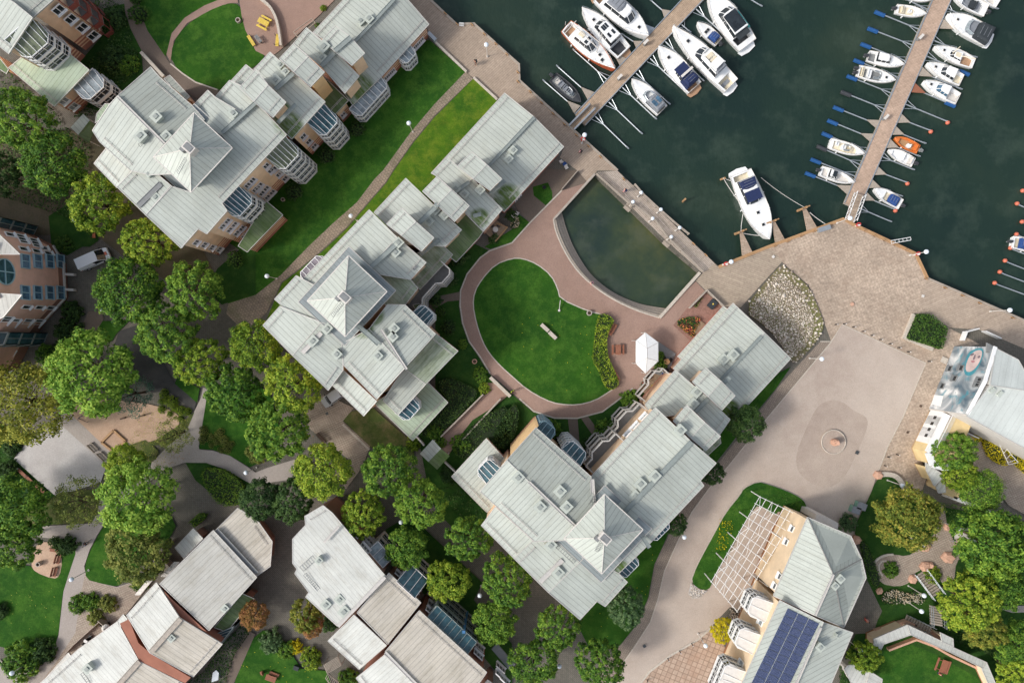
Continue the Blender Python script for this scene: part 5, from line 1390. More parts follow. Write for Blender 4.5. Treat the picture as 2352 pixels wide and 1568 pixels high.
# curved garden wall building, bottom right
B12 = empty('low_building', W(2080, 1460, 0), 'long angled low building with a white roof bent round the sloping lawn', 'building')
roof(B12, D(2007, 1467, 2084, 1434, 2092, 1457, 2030, 1478, 2018, 1500, 2008, 1495), 3.2, 3.5, (-.3, -.95), 'roof_white', 'wall_peach', guard=False)
roof(B12, D(2084, 1434, 2170, 1475, 2190, 1486, 2266, 1520, 2258, 1534, 2180, 1496, 2092, 1457), 3.2, 3.5, (.45, -.9), 'roof_white', 'wall_peach', guard=False)
roof(B12, D(2266, 1520, 2300, 1600, 2288, 1610, 2256, 1536), 3.1, 3.4, (.9, .3), 'roof_white', 'wall_peach', guard=False)
roof(B12, D(2160, 1452, 2189, 1466, 2190, 1484, 2164, 1473), 3.8, 4.0, (.45, -.9), 'roof_white', 'wall_peach', guard=False)
strip('garden_wall', T(3, 3, 1080, 1240, 1330, 1145, 1480, 1200, 1640, 1290, 1960, 1440, 2060, 1640), .3, 1.0, 'stone_pink', label='low pinkish wall round the sloping lawn inside the angled low building', cat='wall')
strip('garden_wall', T(3, 3, 965, 1090, 1240, 1000, 1420, 1075, 1560, 1120), 1.0, .9, 'stone_pink', label='thick pinkish terrace wall behind the angled low building near the outdoor stairs', cat='wall')
B13 = empty('shed', W(1970, 1555, 0), 'small white roofed shed at the bottom edge between the solar roof and the sloping lawn', 'shed')
roof(B13, T(3, 3, 700, 1440, 730, 1405, 815, 1390, 940, 1460, 900, 1580, 780, 1600), 2.6, 3.0, (-.4, .9), 'roof_white', 'offwhite', guard=False)
roof(B13, T(3, 3, 940, 1460, 1050, 1530, 1040, 1600, 900, 1585), 2.6, 3.0, (.8, .5), 'roof_white', 'offwhite', guard=False)
# marquee roof
MQ = empty('marquee', W(1486, 810, 0), 'white hexagonal canvas marquee on the red courtyard paving', 'marquee')
hexp = [W(x, y, 3.0) for x, y in D(1482.5, 763.5, 1512, 786, 1512, 829, 1483, 857, 1461, 835, 1461, 782)]
ap1 = W(1486, 800, 3.45); ap2 = W(1486, 822, 3.45)
b = MB()
for i in range(6):
    a_, c_ = hexp[i], hexp[(i + 1) % 6]
    near = lambda p: ap1 if p.y > (ap1.y + ap2.y) / 2 else ap2
    if near(a_) is near(c_): b.face([a_, c_, near(a_)])
    else: b.face([a_, c_, near(c_), near(a_)])
    b.face([a_, a_ - Vector((0, 0, .35)), c_ - Vector((0, 0, .35)), c_])
b.build('canopy', M['white'], MQ)
b = MB()
for p in hexp: b.tube(p, ap1 if p.y > (ap1.y + ap2.y) / 2 else ap2, .04, 5)
b.tube(ap1, ap2, .05, 5); b.build('ridge_seam', M['rail'], MQ)
for p in hexp: b = MB(); b.tube((p.x * .995, p.y, 0), p, .05, 6); b.build('pole', M['offwhite'], MQ)
# ================================================================ jetties
JZ = -.75
def jetty_deck(root, pts, mat):
    P = [W(x, y, JZ) for x, y in pts]
    b = MB(); b.prism([(p.x, p.y) for p in P], WZ - .3, JZ); b.build('pontoon', M['concrete'], root)
    b = MB(); b.face([p + Vector((0, 0, .005)) for p in [q.lerp(sum(P, Vector()) / len(P), .0) for q in P]]); b.build('deck', M[mat], root)
J1 = empty('jetty', W(1470, 130, 0), 'shorter wooden floating jetty with the large motor cruisers, upper middle of the harbour', 'jetty', 'floating jetties')
jetty_deck(J1, D(1640, -80, 1568.5, 0, 1321, 262, 1344, 288, 1616, 0, 1690, -80), 'deck_jetty')
b = MB()
for q in (((1640, -80), (1321, 262)), ((1690, -80), (1345, 287))):
    b.bar(W(*q[0], JZ + .04), W(*q[1], JZ + .04), .14, .1)
b.build('edge_beam', M['steel'], J1)
G1 = empty('gangway', W(1335, 270, 0), 'short wooden gangway with grey side rails from the harbour deck to the shorter jetty', 'gangway', 'gangways')
b = MB(); b.prism([(W(x, y).x, W(x, y).y) for x, y in D(1306, 288, 1356, 238, 1366, 247, 1318, 298)], -.05, .03); b.build('deck', M['deck_jetty'], G1)
for q in (((1307, 288), (1355, 239)), ((1319, 297), (1367, 249))):
    b = MB(); b.bar(W(*q[0], .4), W(*q[1], .4), .16, .7); b.bar(W(*q[0], .78), W(*q[1], .78), .22, .06); b.build('side_rail', M['steel'], G1)
J2 = empty('jetty', W(2060, 250, 0), 'long pinkish floating jetty lined with small boats, on the right of the harbour', 'jetty', 'floating jetties')
jetty_deck(J2, D(2168, -60, 2141.5, 0, 1971.5, 392, 1940, 466, 1955, 474, 1985, 452, 2010, 392, 2186, 0, 2211, -60), 'deck_jetty2')
b = MB()
for q in (((2168, -60), (1940, 466)), ((2211, -60), (1985, 452))):
    b.bar(W(*q[0], JZ + .04), W(*q[1], JZ + .04), .14, .1)
b.build('edge_beam', M['steel'], J2)
G2 = empty('gangway', W(1955, 480, 0), 'narrow gangway with white lattice railings leading onto the long jetty', 'gangway', 'gangways')
b = MB(); b.prism([(W(x, y).x, W(x, y).y) for x, y in D(1959, 442, 1981, 449, 1961, 512, 1941, 506)], -.02, .06); b.build('deck', M['deck_small'], G2)
for q in (((1963, 442), (1941, 503)), ((1982, 450), (1961, 510))):
    b = MB(); A_ = W(*q[0], .2); B_ = W(*q[1], .2); up = Vector((0, 0, 1.0))
    b.tube(A_, B_, .04, 5); b.tube(A_ + up, B_ + up, .05, 5)
    for k in range(9):
        p = A_.lerp(B_, k / 9); r_ = A_.lerp(B_, (k + 1) / 9); b.tube(p if k % 2 else p + up, r_ + up if k % 2 else r_, .035, 4)
    b.build('railing', M['white'], G2)
# mooring booms: (dock x, y) -> (tip x, y); tip kind
def boom(i, a, c, tip, label, wedge=None):
    A_ = W(*a, WZ + .35); B_ = W(*c, WZ + .35)
    root = empty('mooring_boom', (A_ + B_) / 2, label, 'mooring boom', 'mooring booms along the jetties')
    d = (B_ - A_).normalized(); n = Vector((-d.y, d.x, 0)); L = (B_ - A_).length
    b = MB(); b.tube(A_, B_, .09, 7)
    s = min(1.9, L * .3)
    for k in (-1, 1): b.tube(A_ + d * s, A_ + n * k * .7 - d * .05, .04, 5)
    b.box(B_ - d * .15 + Vector((0, 0, .12)), (.5, .14, .08), math.atan2(d.y, d.x))
    b.build('pole', M['steel'], root)
    if wedge:
        P = [A_ + n * .75, A_ - n * .75, A_ + d * (s + .2)]
        w = MB(); w.prism([(p.x, p.y) for p in P], WZ + .4, WZ + .5); w.build('foot_plate', M[wedge], root)
    if tip:
        t = MB()
        if tip == 'orange': t.ball(B_ + Vector((0, 0, -.05)) - n * .12, .33, 10, 6); t.build('float', M['orange_ball'], root, smooth=True)
        else:
            t.tube(B_ - d * 1.5 - Vector((0, 0, .1)), B_ + d * .1 - Vector((0, 0, .1)), .3, 8); t.build('float', M['blue_plastic' if tip == 'blue' else 'dark_grey'], root)
def booms(rows, text):
    names = ['first', 'second', 'third', 'fourth', 'fifth', 'sixth', 'seventh', 'eighth', 'ninth', 'tenth', 'eleventh', 'twelfth', 'thirteenth']
    tips = {'blue': 'blue ended', 'orange': 'orange ended', 'dark': 'dark ended', None: 'plain steel'}
    for i, (a, c, tip, w) in enumerate(rows):
        boom(i, a, c, tip, '%s mooring boom, %s from top, %s' % (tips[tip], names[i], text), w)
def TT(c, r, *f):
    q = T(c, r, *f[:4]); return (q[0], q[1], f[4] if len(f) > 4 else None, f[5] if len(f) > 5 else None)
booms([TT(2, 0, 1430, 140, 1270, 0, None, 'wood_grey'), TT(2, 0, 1275, 295, 850, -80, None, 'steel'), TT(2, 0, 1170, 420, 1010, 315, None, 'wood_grey'), TT(2, 0, 1020, 575, 700, 270, None, 'wood_grey'), TT(2, 0, 870, 730, 560, 455),
       TT(2, 0, 725, 885, 410, 605, None, 'wood_grey'), TT(2, 0, 600, 1010, 285, 738, None, 'wood_grey')], 'left side of shorter jetty')
booms([TT(2, 0, 2100, -60, 2295, 60), TT(2, 0, 1690, 85, 2000, 370), TT(2, 0, 1560, 230, 1640, 300), TT(2, 0, 1410, 385, 1760, 745), TT(2, 0, 1270, 540, 1575, 830), TT(2, 0, 1140, 675, 1450, 960), TT(2, 0, 1015, 805, 1325, 1095), TT(2, 0, 890, 940, 1195, 1230), TT(2, 0, 765, 1070, 1068, 1365)], 'right side of shorter jetty')
booms([TT(3, 0, 1480, 95, 1190, -40), TT(3, 0, 1395, 275, 990, 110, 'blue'), TT(3, 0, 1335, 420, 925, 262, 'blue'), TT(3, 0, 1270, 565, 862, 405, 'blue'), TT(3, 0, 1205, 715, 798, 553, 'blue'), TT(3, 0, 1140, 860, 735, 700, 'blue'), TT(3, 0, 1078, 1005, 678, 845, 'dark'),
       TT(3, 0, 1020, 1150, 610, 985, 'blue', 'wood_grey'), TT(3, 0, 965, 1275, 556, 1108, 'blue', 'wood_grey'), TT(3, 0, 900, 1395, 506, 1225, 'blue'), TT(3, 0, 850, 1515, 458, 1345, 'dark'), TT(3, 0, 800, 1620, 402, 1465, 'blue'), TT(3, 1, 745, 180, 352, 22, 'blue', 'wood_grey')], 'left side of long jetty')
booms([TT(3, 0, 1670, -60, 2110, 85), TT(3, 0, 1650, 80, 1800, 150), TT(3, 0, 1590, 225, 1980, 385, 'orange', 'wood_grey'), TT(3, 0, 1525, 375, 1915, 530), TT(3, 0, 1460, 520, 1845, 685, 'blue'), TT(3, 0, 1395, 660, 1778, 822, None, 'wood_grey'), TT(3, 0, 1330, 810, 1715, 975, 'blue', 'wood_red'), TT(3, 0, 1265, 960, 1655, 1120, 'orange'), TT(3, 0, 1205, 1090, 1500, 1203, 'orange', 'wood_grey'),
       TT(3, 0, 1150, 1200, 1445, 1318, None, 'wood_grey'), TT(3, 0, 1100, 1320, 1392, 1437, None, 'wood_grey'), TT(3, 0, 1045, 1440, 1340, 1560)], 'right side of long jetty')
booms([TT(3, 1, 985, 0, 1285, 112, 'orange', 'wood_grey'), TT(3, 1, 935, 120, 1230, 235, None, 'wood_grey'), TT(3, 1, 880, 235, 1175, 360, 'orange', 'wood_grey'), TT(3, 1, 840, 345, 1130, 468)], 'of four beside the long jetty gangway')
booms([TT(3, 1, 2500, 255, 2340, 190, 'orange'), TT(3, 1, 2500, 395, 2288, 308, 'orange'), TT(3, 1, 2600, 575, 2335, 475, 'orange'), TT(3, 1, 2500, 675, 2283, 590, 'orange'), TT(3, 1, 2500, 820, 2228, 715, 'orange'), TT(3, 1, 2500, 960, 2178, 832, 'orange'), TT(3, 1, 2500, 1075, 2130, 935, 'orange'), TT(3, 1, 2500, 1190, 2083, 1037, 'orange')], 'reaching in from the right edge')
# ---------------------------------------------------------------- boats (bow towards +x)
def prof(s, B, pw=2.4, st=.86, mid=.4):
    if s < mid: return B / 2 * (st + (1 - st) * math.sin(s / mid * math.pi / 2))
    return B / 2 * max(0.0, 1 - ((s - mid) / (1 - mid)) ** pw)
def boat(name, bow, stern, beam, label, cat='motor boat', hull='gel_white', deck='gel_white', fb=.85, cock=(.0, .38), floor='gel_cream', cab=None, win='glass_dark', canopy=None,
         wind=None, hatches=(), out=0, fly=None, rails=True, swim=False, seats=(), extra=None, fend=2, pw=2.3, stripe=None, st=.86):
    A_ = W(bow[0], bow[1], 0); B_ = W(stern[0], stern[1], 0)
    # sits on the water: correct the position for the water height
    k = (HC - (WZ + fb * .7)) / HC
    A_ *= k; B_ *= k; A_.z = B_.z = WZ
    L = (A_ - B_).length; c = (A_ + B_) / 2; ang = math.atan2((A_ - B_).y, (A_ - B_).x)
    Bm = beam * KK
    root = empty(name, c, label, cat, 'boats moored in the harbour', ang)
    X = lambda s: -L / 2 + s * L
    N = 22
    S = [i / N for i in range(N + 1)]
    sheer = lambda s: fb * (.88 + .3 * s * s)
    h = MB()
    for i in range(N):
        s0, s1 = S[i], S[i + 1]
        for sg in (-1, 1):
            a, d = prof(s0, Bm, pw, st) * sg, prof(s1, Bm, pw, st) * sg
            h.face([(X(s0), a * .8, -.15), (X(s1) - (.25 if i == N - 1 else 0), d * .8, -.15), (X(s1), d, sheer(s1)), (X(s0), a, sheer(s0))])
    w0 = prof(0, Bm, pw, st); h.face([(X(0), -w0 * .8, -.15), (X(0), w0 * .8, -.15), (X(0), w0, sheer(0)), (X(0), -w0, sheer(0))])
    h.build('hull', M[hull], root, local=True, smooth=False)
    r = MB()
    for sg in (-1, 1): r.path([(X(s), prof(s, Bm, pw, st) * sg, sheer(s) + .01) for s in S], .05, 5)
    r.tube((X(0), -w0, sheer(0)), (X(0), w0, sheer(0)), .05, 5)
    r.build('rubbing_strake', M[stripe or 'offwhite'], root, local=True)
    d = MB(); s0c, s1c = cock
    inn = lambda s: prof(s, Bm, pw, st) * .76 if s0c <= s <= s1c else 0
    cuts = sorted(set(S + [s0c, s1c]))
    for a, e in zip(cuts[:-1], cuts[1:]):
        m = (a + e) / 2
        za, ze = sheer(a) - .02, sheer(e) - .02
        if s0c < m < s1c:
            for sg in (-1, 1):
                d.face([(X(a), prof(a, Bm, pw, st) * sg, za), (X(e), prof(e, Bm, pw, st) * sg, ze), (X(e), prof(e, Bm, pw, st) * sg * .76, ze), (X(a), prof(a, Bm, pw, st) * sg * .76, za)])
                d.face([(X(a), prof(a, Bm, pw, st) * sg * .76, za), (X(e), prof(e, Bm, pw, st) * sg * .76, ze), (X(e), prof(e, Bm, pw, st) * sg * .72, .2), (X(a), prof(a, Bm, pw, st) * sg * .72, .2)])
        else:
            d.face([(X(a), prof(a, Bm, pw, st), za), (X(e), prof(e, Bm, pw, st), ze), (X(e), 0, ze + .08), (X(a), 0, za + .08)])
            d.face([(X(a), -prof(a, Bm, pw, st), za), (X(e), -prof(e, Bm, pw, st), ze), (X(e), 0, ze + .08), (X(a), 0, za + .08)])
    for s in (s0c, s1c):
        q = prof(s, Bm, pw, st) * .76; d.face([(X(s), -q, sheer(s)), (X(s), q, sheer(s)), (X(s), q, .2), (X(s), -q, .2)])
    d.build('deck', M[deck], root, local=True)
    if s1c > s0c + .05:
        f = MB(); cs = [s for s in cuts if s0c <= s <= s1c]
        f.face([(X(s), prof(s, Bm, pw, st) * .74, .22) for s in cs] + [(X(s), -prof(s, Bm, pw, st) * .74, .22) for s in reversed(cs)])
        f.build('cockpit_floor', M[floor], root, local=True)
    def frust(m, x0, x1, w, z0, z1, rake0=.0, rake1=.0, tw=.85, taper=.75):
        W0 = prof(x0, Bm, pw, st) * w; W1 = prof(x1, Bm, pw, st) * w
        W1 = max(W1, W0 * taper * .8)
        lo = [(X(x0), -W0), (X(x1) - L * .02, -W1 * .85), (X(x1), -W1 * .35), (X(x1), W1 * .35), (X(x1) - L * .02, W1 * .85), (X(x0), W0)]
        hi = [(X(x0 + rake0), -W0 * tw), (X(x1 - rake1) - L * .02, -W1 * .85 * tw), (X(x1 - rake1), -W1 * .35 * tw), (X(x1 - rake1), W1 * .35 * tw), (X(x1 - rake1) - L * .02, W1 * .85 * tw), (X(x0 + rake0), W0 * tw)]
        m.prism(lo, z0, z1, hi); return lo, hi
    if cab:
        x0, x1, w, ch = cab[:4]
        zb = sheer(x0)
        m = MB(); frust(m, x0, x1, w, zb - .3, zb + ch * .35, 0, .02, .97); cb = m.build('cabin', M[deck], root, local=True)
        m = MB(); frust(m, x0 + .005, x1 - .02, w * .96, zb + ch * .35, zb + ch * .9, .02, .09, .88); m.build('window', M[win], cb, local=True)
        m = MB(); frust(m, x0 + .02, x1 - .1, w * .87, zb + ch * .9, zb + ch, .005, .02, .96)
        for sg in (-1, 1):
            m.bar((X(x1 - .02), sg * prof(x1, Bm, pw, st) * w * .5, zb + ch * .35), (X(x1 - .1), sg * prof(x1, Bm, pw, st) * w * .45, zb + ch * .95), .07, .05)
            for q in (.3, .6): m.bar((X(x0 + (x1 - x0) * q), sg * prof(x0 + (x1 - x0) * q, Bm, pw, st) * w * .95, zb + ch * .35), (X(x0 + (x1 - x0) * q), sg * prof(x0 + (x1 - x0) * q, Bm, pw, st) * w * .84, zb + ch * .9), .07, .05)
        rf = m.build('cabin_roof', M[deck], root, local=True)
        if len(cab) > 4:
            for (hx, hy, hw, hd) in cab[4]:
                q = MB(); q.box((X(hx), hy * Bm, zb + ch + .02), (hw, hd, .05)); q.build('roof_window', M['glass_dark'], rf, local=True)
    if wind:
        x1, w, ch = wind; zb = sheer(x1)
        m = MB(); Wd = max(prof(x1, Bm, pw, st), prof(x1 - .1, Bm, pw, st) * .7) * w
        P0 = [(X(x1 - .16), -Wd * 1.05), (X(x1 - .03), -Wd * .8), (X(x1), -Wd * .3), (X(x1), Wd * .3), (X(x1 - .03), Wd * .8), (X(x1 - .16), Wd * 1.05)]
        P1 = [(x - L * .05, y * .9) for x, y in P0]
        for a, e, a1, e1 in zip(P0[:-1], P0[1:], P1[:-1], P1[1:]): m.face([(a[0], a[1], zb), (e[0], e[1], zb), (e1[0], e1[1], zb + ch), (a1[0], a1[1], zb + ch)])
        ws = m.build('windscreen', M['glass_pale'], root, local=True)
        m = MB()
        m.path([(x, y, zb + ch) for x, y in P1], .035, 5); m.path([(x, y, zb) for x, y in P0], .03, 5)
        for a, e in zip(P0, P1): m.tube((a[0], a[1], zb), (e[0], e[1], zb + ch), .025, 4)
        m.build('frame', M['steel'], ws, local=True)
    if canopy:
        x0, x1, w, ch, cm = canopy[:5]; zb = sheer(x0) + (canopy[5] if len(canopy) > 5 else 0)
        m = MB(); frust(m, x0, x1, w, zb, zb + ch * .8, .01, .03, .93)
        lo, hi = frust(m, x0 + .012, x1 - .032, w * .93, zb + ch * .8, zb + ch, .03, .04, .8)
        cv = m.build('canopy', M[cm], root, local=True)
        m = MB()
        for q in (.25, .5, .75):
            x = x0 + (x1 - x0) * q; ww = prof(x, Bm, pw, st) * w * .84; m.path([(X(x), -ww, zb + ch * .8), (X(x), -ww * .5, zb + ch * 1.02), (X(x), ww * .5, zb + ch * 1.02), (X(x), ww, zb + ch * .8)], .025, 4)
        m.build('canopy_hoop', M['grey_cover' if cm != 'grey_cover' else 'dark_grey'], cv, local=True)
    if fly:
        x0, x1, w, z = fly; zb = sheer(x0) + z
        m = MB(); frust(m, x0, x1, w, zb, zb + .12, 0, 0, 1); 
        W0 = prof(x0, Bm, pw, st) * w
        for sg in (-1, 1): m.bar((X(x0), sg * W0, zb + .35), (X(x1 - .03), sg * W0 * .8, zb + .35), .1, .5)
        m.bar((X(x1), -W0 * .5, zb + .35), (X(x1), W0 * .5, zb + .35), .1, .5)
        fl = m.build('flybridge', M[deck], root, local=True)
        m = MB()
        for q in (.15, .45, .7): m.box((X(x0 + (x1 - x0) * q), 0, zb + .3), (.6, W0 * 1.1, .35))
        m.build('seat', M['gel_cream'], fl, local=True)
    for (hx, hy, hs) in hatches:
        m = MB(); m.box((X(hx), hy * Bm, sheer(hx) + .1), (hs, hs, .08)); hh = m.build('hatch', M['offwhite'], root, local=True)
        m = MB(); m.box((X(hx), hy * Bm, sheer(hx) + .15), (hs * .78, hs * .78, .05)); m.build('pane', M['glass_dark'], hh, local=True)
    for (sx, sy, a, e, sm) in seats:
        m = MB(); m.box((X(sx), sy * Bm, .45), (a, e, .5)); m.box((X(sx) - a * .45, sy * Bm, .75), (a * .2, e, .35)); m.build('seat', M[sm], root, local=True)
    for k in range(out):
        y = (k - (out - 1) / 2) * .7
        m = MB(); m.prism([(X(0) - .75, y - .18), (X(0) - .2, y - .24), (X(0) - .02, y - .18), (X(0) - .02, y + .18), (X(0) - .2, y + .24), (X(0) - .75, y + .18)], .55, .95, [(X(0) - .6, y - .1), (X(0) - .2, y - .17), (X(0) - .08, y - .12), (X(0) - .08, y + .12), (X(0) - .2, y + .17), (X(0) - .6, y + .1)])
        ob = m.build('outboard_motor', M['dark_grey' if hull != 'gel_orange' else 'mid_grey'], root, local=True)
        m = MB(); m.box((X(0) - .42, y, .15), (.25, .14, .9)); m.tube((X(0) - .95, y, -.1), (X(0) - .35, y, -.1), .09, 6); m.build('leg', M['mid_grey'], ob, local=True)
    if swim:
        w0_ = prof(0, Bm, pw, st); m = MB(); m.prism([(X(0), -w0_ * .95), (X(0), w0_ * .95), (X(0) - .7, w0_ * .8), (X(0) - .9, 0), (X(0) - .7, -w0_ * .8)], .15, .3); m.build('swim_platform', M['teak' if swim == 2 else deck], root, local=True)
    if rails:
        m = MB(); SS = [.55 + .45 * i / 8 for i in range(9)]
        for sg in (-1, 1):
            m.path([(X(s) - .08, prof(s, Bm, pw, st) * .93 * sg, sheer(s) + .5) for s in SS], .02, 4)
            for s in SS[::2]: m.tube((X(s) - .08, prof(s, Bm, pw, st) * .93 * sg, sheer(s)), (X(s) - .08, prof(s, Bm, pw, st) * .93 * sg, sheer(s) + .5), .018, 4)
        m.build('bow_rail', M['steel'], root, local=True)
    for k in range(fend):
        s = .25 + .35 * k / max(1, fend - 1); sg = 1 if k % 2 else -1
        m = MB(); m.tube((X(s), (prof(s, Bm, pw, st) + .1) * sg, sheer(s) - .1), (X(s), (prof(s, Bm, pw, st) + .1) * sg, sheer(s) - .6), .1, 6); m.build('fender', M['gel_white'], root, local=True)
    if extra: extra(root, X, L, Bm, sheer)
    return root
def MBbox(r, x, y, z, a, e, m, nm='roof_panel'):
    q = MB(); q.box((x, y, z), (e, a, .05)); q.build(nm, M[m], r, local=True)
def b1x(root, X, L, B, sh):
    m = MB(); z = sh(.6); m.tube((X(.62), 0, z), (X(.62), 0, z + 6.5), .07, 6); m.tube((X(.62), 0, z + 1.6), (X(.12), 0, z + 2.2), .06, 6); m.tube((X(.62), 0, z + 3.6), (X(.2), 0, z + 3.2), .05, 5)
    m.tube((X(.62), -.7, z + 4.4), (X(.62), .7, z + 4.4), .03, 4); mast = m.build('mast', M['offwhite'], root, local=True)
    m = MB(); m.path([(X(.62), 0, z + 6.5), (X(1.0), 0, sh(1))], .012, 3)
    for sg in (-1, 1): m.path([(X(.62), 0, z + 6.3), (X(.5), sg * B * .48, sh(.5))], .012, 3)
    m.path([(X(.62), 0, z + 6.5), (X(0), 0, sh(0))], .012, 3); m.build('stay', M['steel'], mast, local=True)
    m = MB(); m.box((X(.3), 0, sh(.3) + 1.6), (.9, .7, .15)); m.build('deck_box', M['gel_cream'], root, local=True)
    m = MB(); m.path([(X(-.02), 0, sh(0)), (X(-.02), 0, sh(0) + 1.2)], .04, 4); m.tube((X(.08), -B * .42, sh(0) + .8), (X(.08), B * .42, sh(0) + .8), .06, 5); m.build('davit', M['offwhite'], root, local=True)
boat('fishing_cruiser', (1412, 162), (1300, 62), 47, 'white and orange wooden hulled cruiser with a tall mast beside the shorter jetty', hull='hull_red', deck='gel_white', fb=1.1, cock=(.02, .14), floor='teak', cab=(.22, .58, .62, 1.5, [(.42, .1, .5, .5), (.42, -.12, .5, .5)]), hatches=((.68, .02, .5), (.76, -.1, .55)), extra=b1x, stripe='wood_orange', st=.72, pw=2.0, fend=3)
boat('motor_cruiser', (1336, 21), (1432, 122), 48, 'white cruiser with dark roof windows and teak stern, right of the orange hulled cruiser', fb=1.1, cock=(.02, .2), floor='dark_grey', cab=(.2, .66, .74, 1.5, [(.33, .13, .75, .38), (.33, -.13, .75, .38), (.48, .13, .8, .3), (.48, .02, .8, .3), (.48, -.1, .8, .3)]), hatches=((.72, 0, .5),), swim=2, stripe='offwhite')
boat('motor_cruiser', (1488, 87), (1378, -12), 54, 'big white cruiser with grey sun cover, its stern cut by the top picture edge', fb=1.3, cock=(.0, .1), floor='teak', cab=(.16, .68, .72, 1.5), canopy=(.2, .46, .6, .35, 'grey_cover', 1.5), hatches=((.8, 0, .5),), swim=2)
boat('inflatable_boat', (1334, 236), (1270, 178), 30, 'dark grey inflatable boat with open seats beside the harbour deck', 'inflatable boat', hull='hull_dark', deck='dark_grey', fb=.5, cock=(.02, .78), floor='mid_grey', seats=((.3, 0, .7, .9, 'grey_cover'), (.45, 0, .6, .8, 'grey_cover'), (.6, 0, .6, .7, 'grey_cover'), (.18, 0, .5, .6, 'offwhite')), wind=(.72, .5, .4), out=1, rails=False, fend=0, stripe='dark_grey', pw=3)
boat('motor_cruiser', (1450, 184), (1520, 255), 38, 'white cruiser with a pale glazed aft shelter, right side of the shorter jetty, nearest shore', fb=.95, cock=(.0, .4), floor='gel_cream', canopy=(.03, .42, .78, 1.1, 'grey_cover'), wind=(.58, .62, .6), hatches=((.22, .0, .1),), extra=lambda r, X, L, B, sh: [MBbox(r, X(.22), y, sh(.2) + 1.13, .55, 1.0, 'glass_blue') for y in (-.42, .42)], stripe='offwhite')
boat('motor_cruiser', (1511, 109), (1594, 203), 48, 'white cruiser with dark blue cockpit covers on the right side of the shorter jetty', fb=1.05, cock=(.0, .08), floor='teak', canopy=(.06, .27, .8, 1.5, 'navy'), cab=(.26, .46, .7, 1.0), hatches=((.72, .0, .5),), swim=2,
     extra=lambda r, X, L, B, sh: [MBbox(r, X(.36), 0, sh(.3) + 1.06, B * .62, 1.9, 'navy', 'cover'), MBbox(r, X(.28), 0, sh(.3) + 1.7, B * .7, .35, 'offwhite', 'radar_arch')])
boat('flybridge_yacht', (1543, 64), (1678, 198), 50, 'large white flybridge yacht with long pointed bow on the right of the shorter jetty', 'yacht', fb=1.4, cock=(.0, .13), floor='gel_cream', cab=(.2, .6, .74, 1.3), fly=(.24, .5, .56, 1.45), canopy=(.2, .34, .6, .5, 'grey_cover', 1.3), hatches=((.74, 0, .55),), swim=1, pw=1.9,
     extra=lambda r, X, L, B, sh: [MBbox(r, X(.3), 0, sh(.3) + 2.1, B * .5, 1.2, 'gel_white', 'cover'), MBbox(r, X(.07), 0, .3, B * .5, .6, 'grey_cover', 'locker')])
boat('day_boat', (1600, 54), (1650, 98), 29, 'small white boat with a bright blue cover, between the two largest cruisers', fb=.7, cock=(.0, .4), canopy=(.08, .4, .7, .8, 'blue_cover'), hatches=((.55, .12, .5), (.55, -.12, .5)), out=1)
boat('sport_cruiser', (1627, -12), (1716, 105), 60, 'broad white sport cruiser with grey sunroof and a turquoise cover on its side deck', 'yacht', fb=1.3, cock=(.08, .22), floor='dark_grey', cab=(.2, .68, .76, 1.3, [(.4, 0, 2.9, 2.2)]), swim=1, pw=2.6, st=.8,
     extra=lambda r, X, L, B, sh: [MBbox(r, X(.36), -B * .42, sh(.4) + .12, .5, 3.1, 'teal_cover', 'cover'), MBbox(r, X(.2), 0, sh(.2) + .9, B * .55, 1.5, 'dark_cover', 'cover')])
boat('motor_yacht', (1764, 551), (1700, 398), 60, 'large white motor yacht with navy sunroofs lying alone against the quay', 'yacht', fb=1.3, cock=(.02, .1), floor='gel_cream', cab=(.1, .48, .74, 1.2), canopy=(.12, .27, .7, .5, 'navy', 1.0), hatches=((.6, 0, .5), (.78, 0, .5)), swim=1, pw=2.6, fend=4,
     extra=lambda r, X, L, B, sh: [MBbox(r, X(.36), 0, sh(.3) + 1.23, B * .6, 1.6, 'navy', 'cover')])
Lb = 'left of the long jetty'; Rb = 'right of the long jetty'
boat('day_boat', (2126, 34), (2058, 22), 25, 'small open white boat with centre console, topmost ' + Lb, fb=.6, cock=(.08, .6), seats=((.45, 0, .5, .4, 'gel_white'), (.2, 0, .4, 1.0, 'gel_cream')), out=1)
boat('day_boat', (2075, 150), (1994, 130), 30, 'white boat with a rounded white hardtop and outboard, ' + Lb, fb=.7, cock=(.0, .25), floor='mid_grey', cab=(.2, .62, .72, .9), out=1)
boat('day_boat', (2055, 186), (1970, 164), 31, 'open white bowrider with grey seats just below the hardtop boat ' + Lb, fb=.7, cock=(.05, .62), floor='mid_grey', seats=((.3, .15, .6, .6, 'gel_white'), (.3, -.15, .6, .6, 'gel_white'), (.12, 0, .4, 1.4, 'gel_cream')), wind=(.6, .6, .4), hatches=((.74, 0, .4),), out=2)
boat('day_boat', (1984, 354), (1905, 330), 28, 'open white boat with beige seats, upper of the lower pair ' + Lb, fb=.6, cock=(.1, .78), floor='gel_cream', seats=((.4, 0, .6, .7, 'gel_white'), (.2, .12, .5, .5, 'gel_white'), (.6, 0, .4, .5, 'gel_cream')), wind=(.6, .5, .35))
boat('day_boat', (1961, 420), (1884, 393), 27, 'white boat with dark glass roof screens, nearest the quay ' + Lb, fb=.65, cock=(.05, .85), floor='offwhite', cab=(.22, .5, .7, .8, [(.36, 0, .6, .9)]), out=1)
boat('day_boat', (2188, -10), (2264, 26), 34, 'white boat with a dark oval cover and grey outboard, top ' + Rb, fb=.7, cock=(.15, .7), floor='grey_cover', seats=((.4, 0, .9, 1.2, 'dark_cover'),), out=1)
boat('day_boat', (2250, -18), (2292, 8), 30, 'white boat mostly cut off by the top right picture edge', fb=.7, cock=(.15, .7), floor='offwhite')
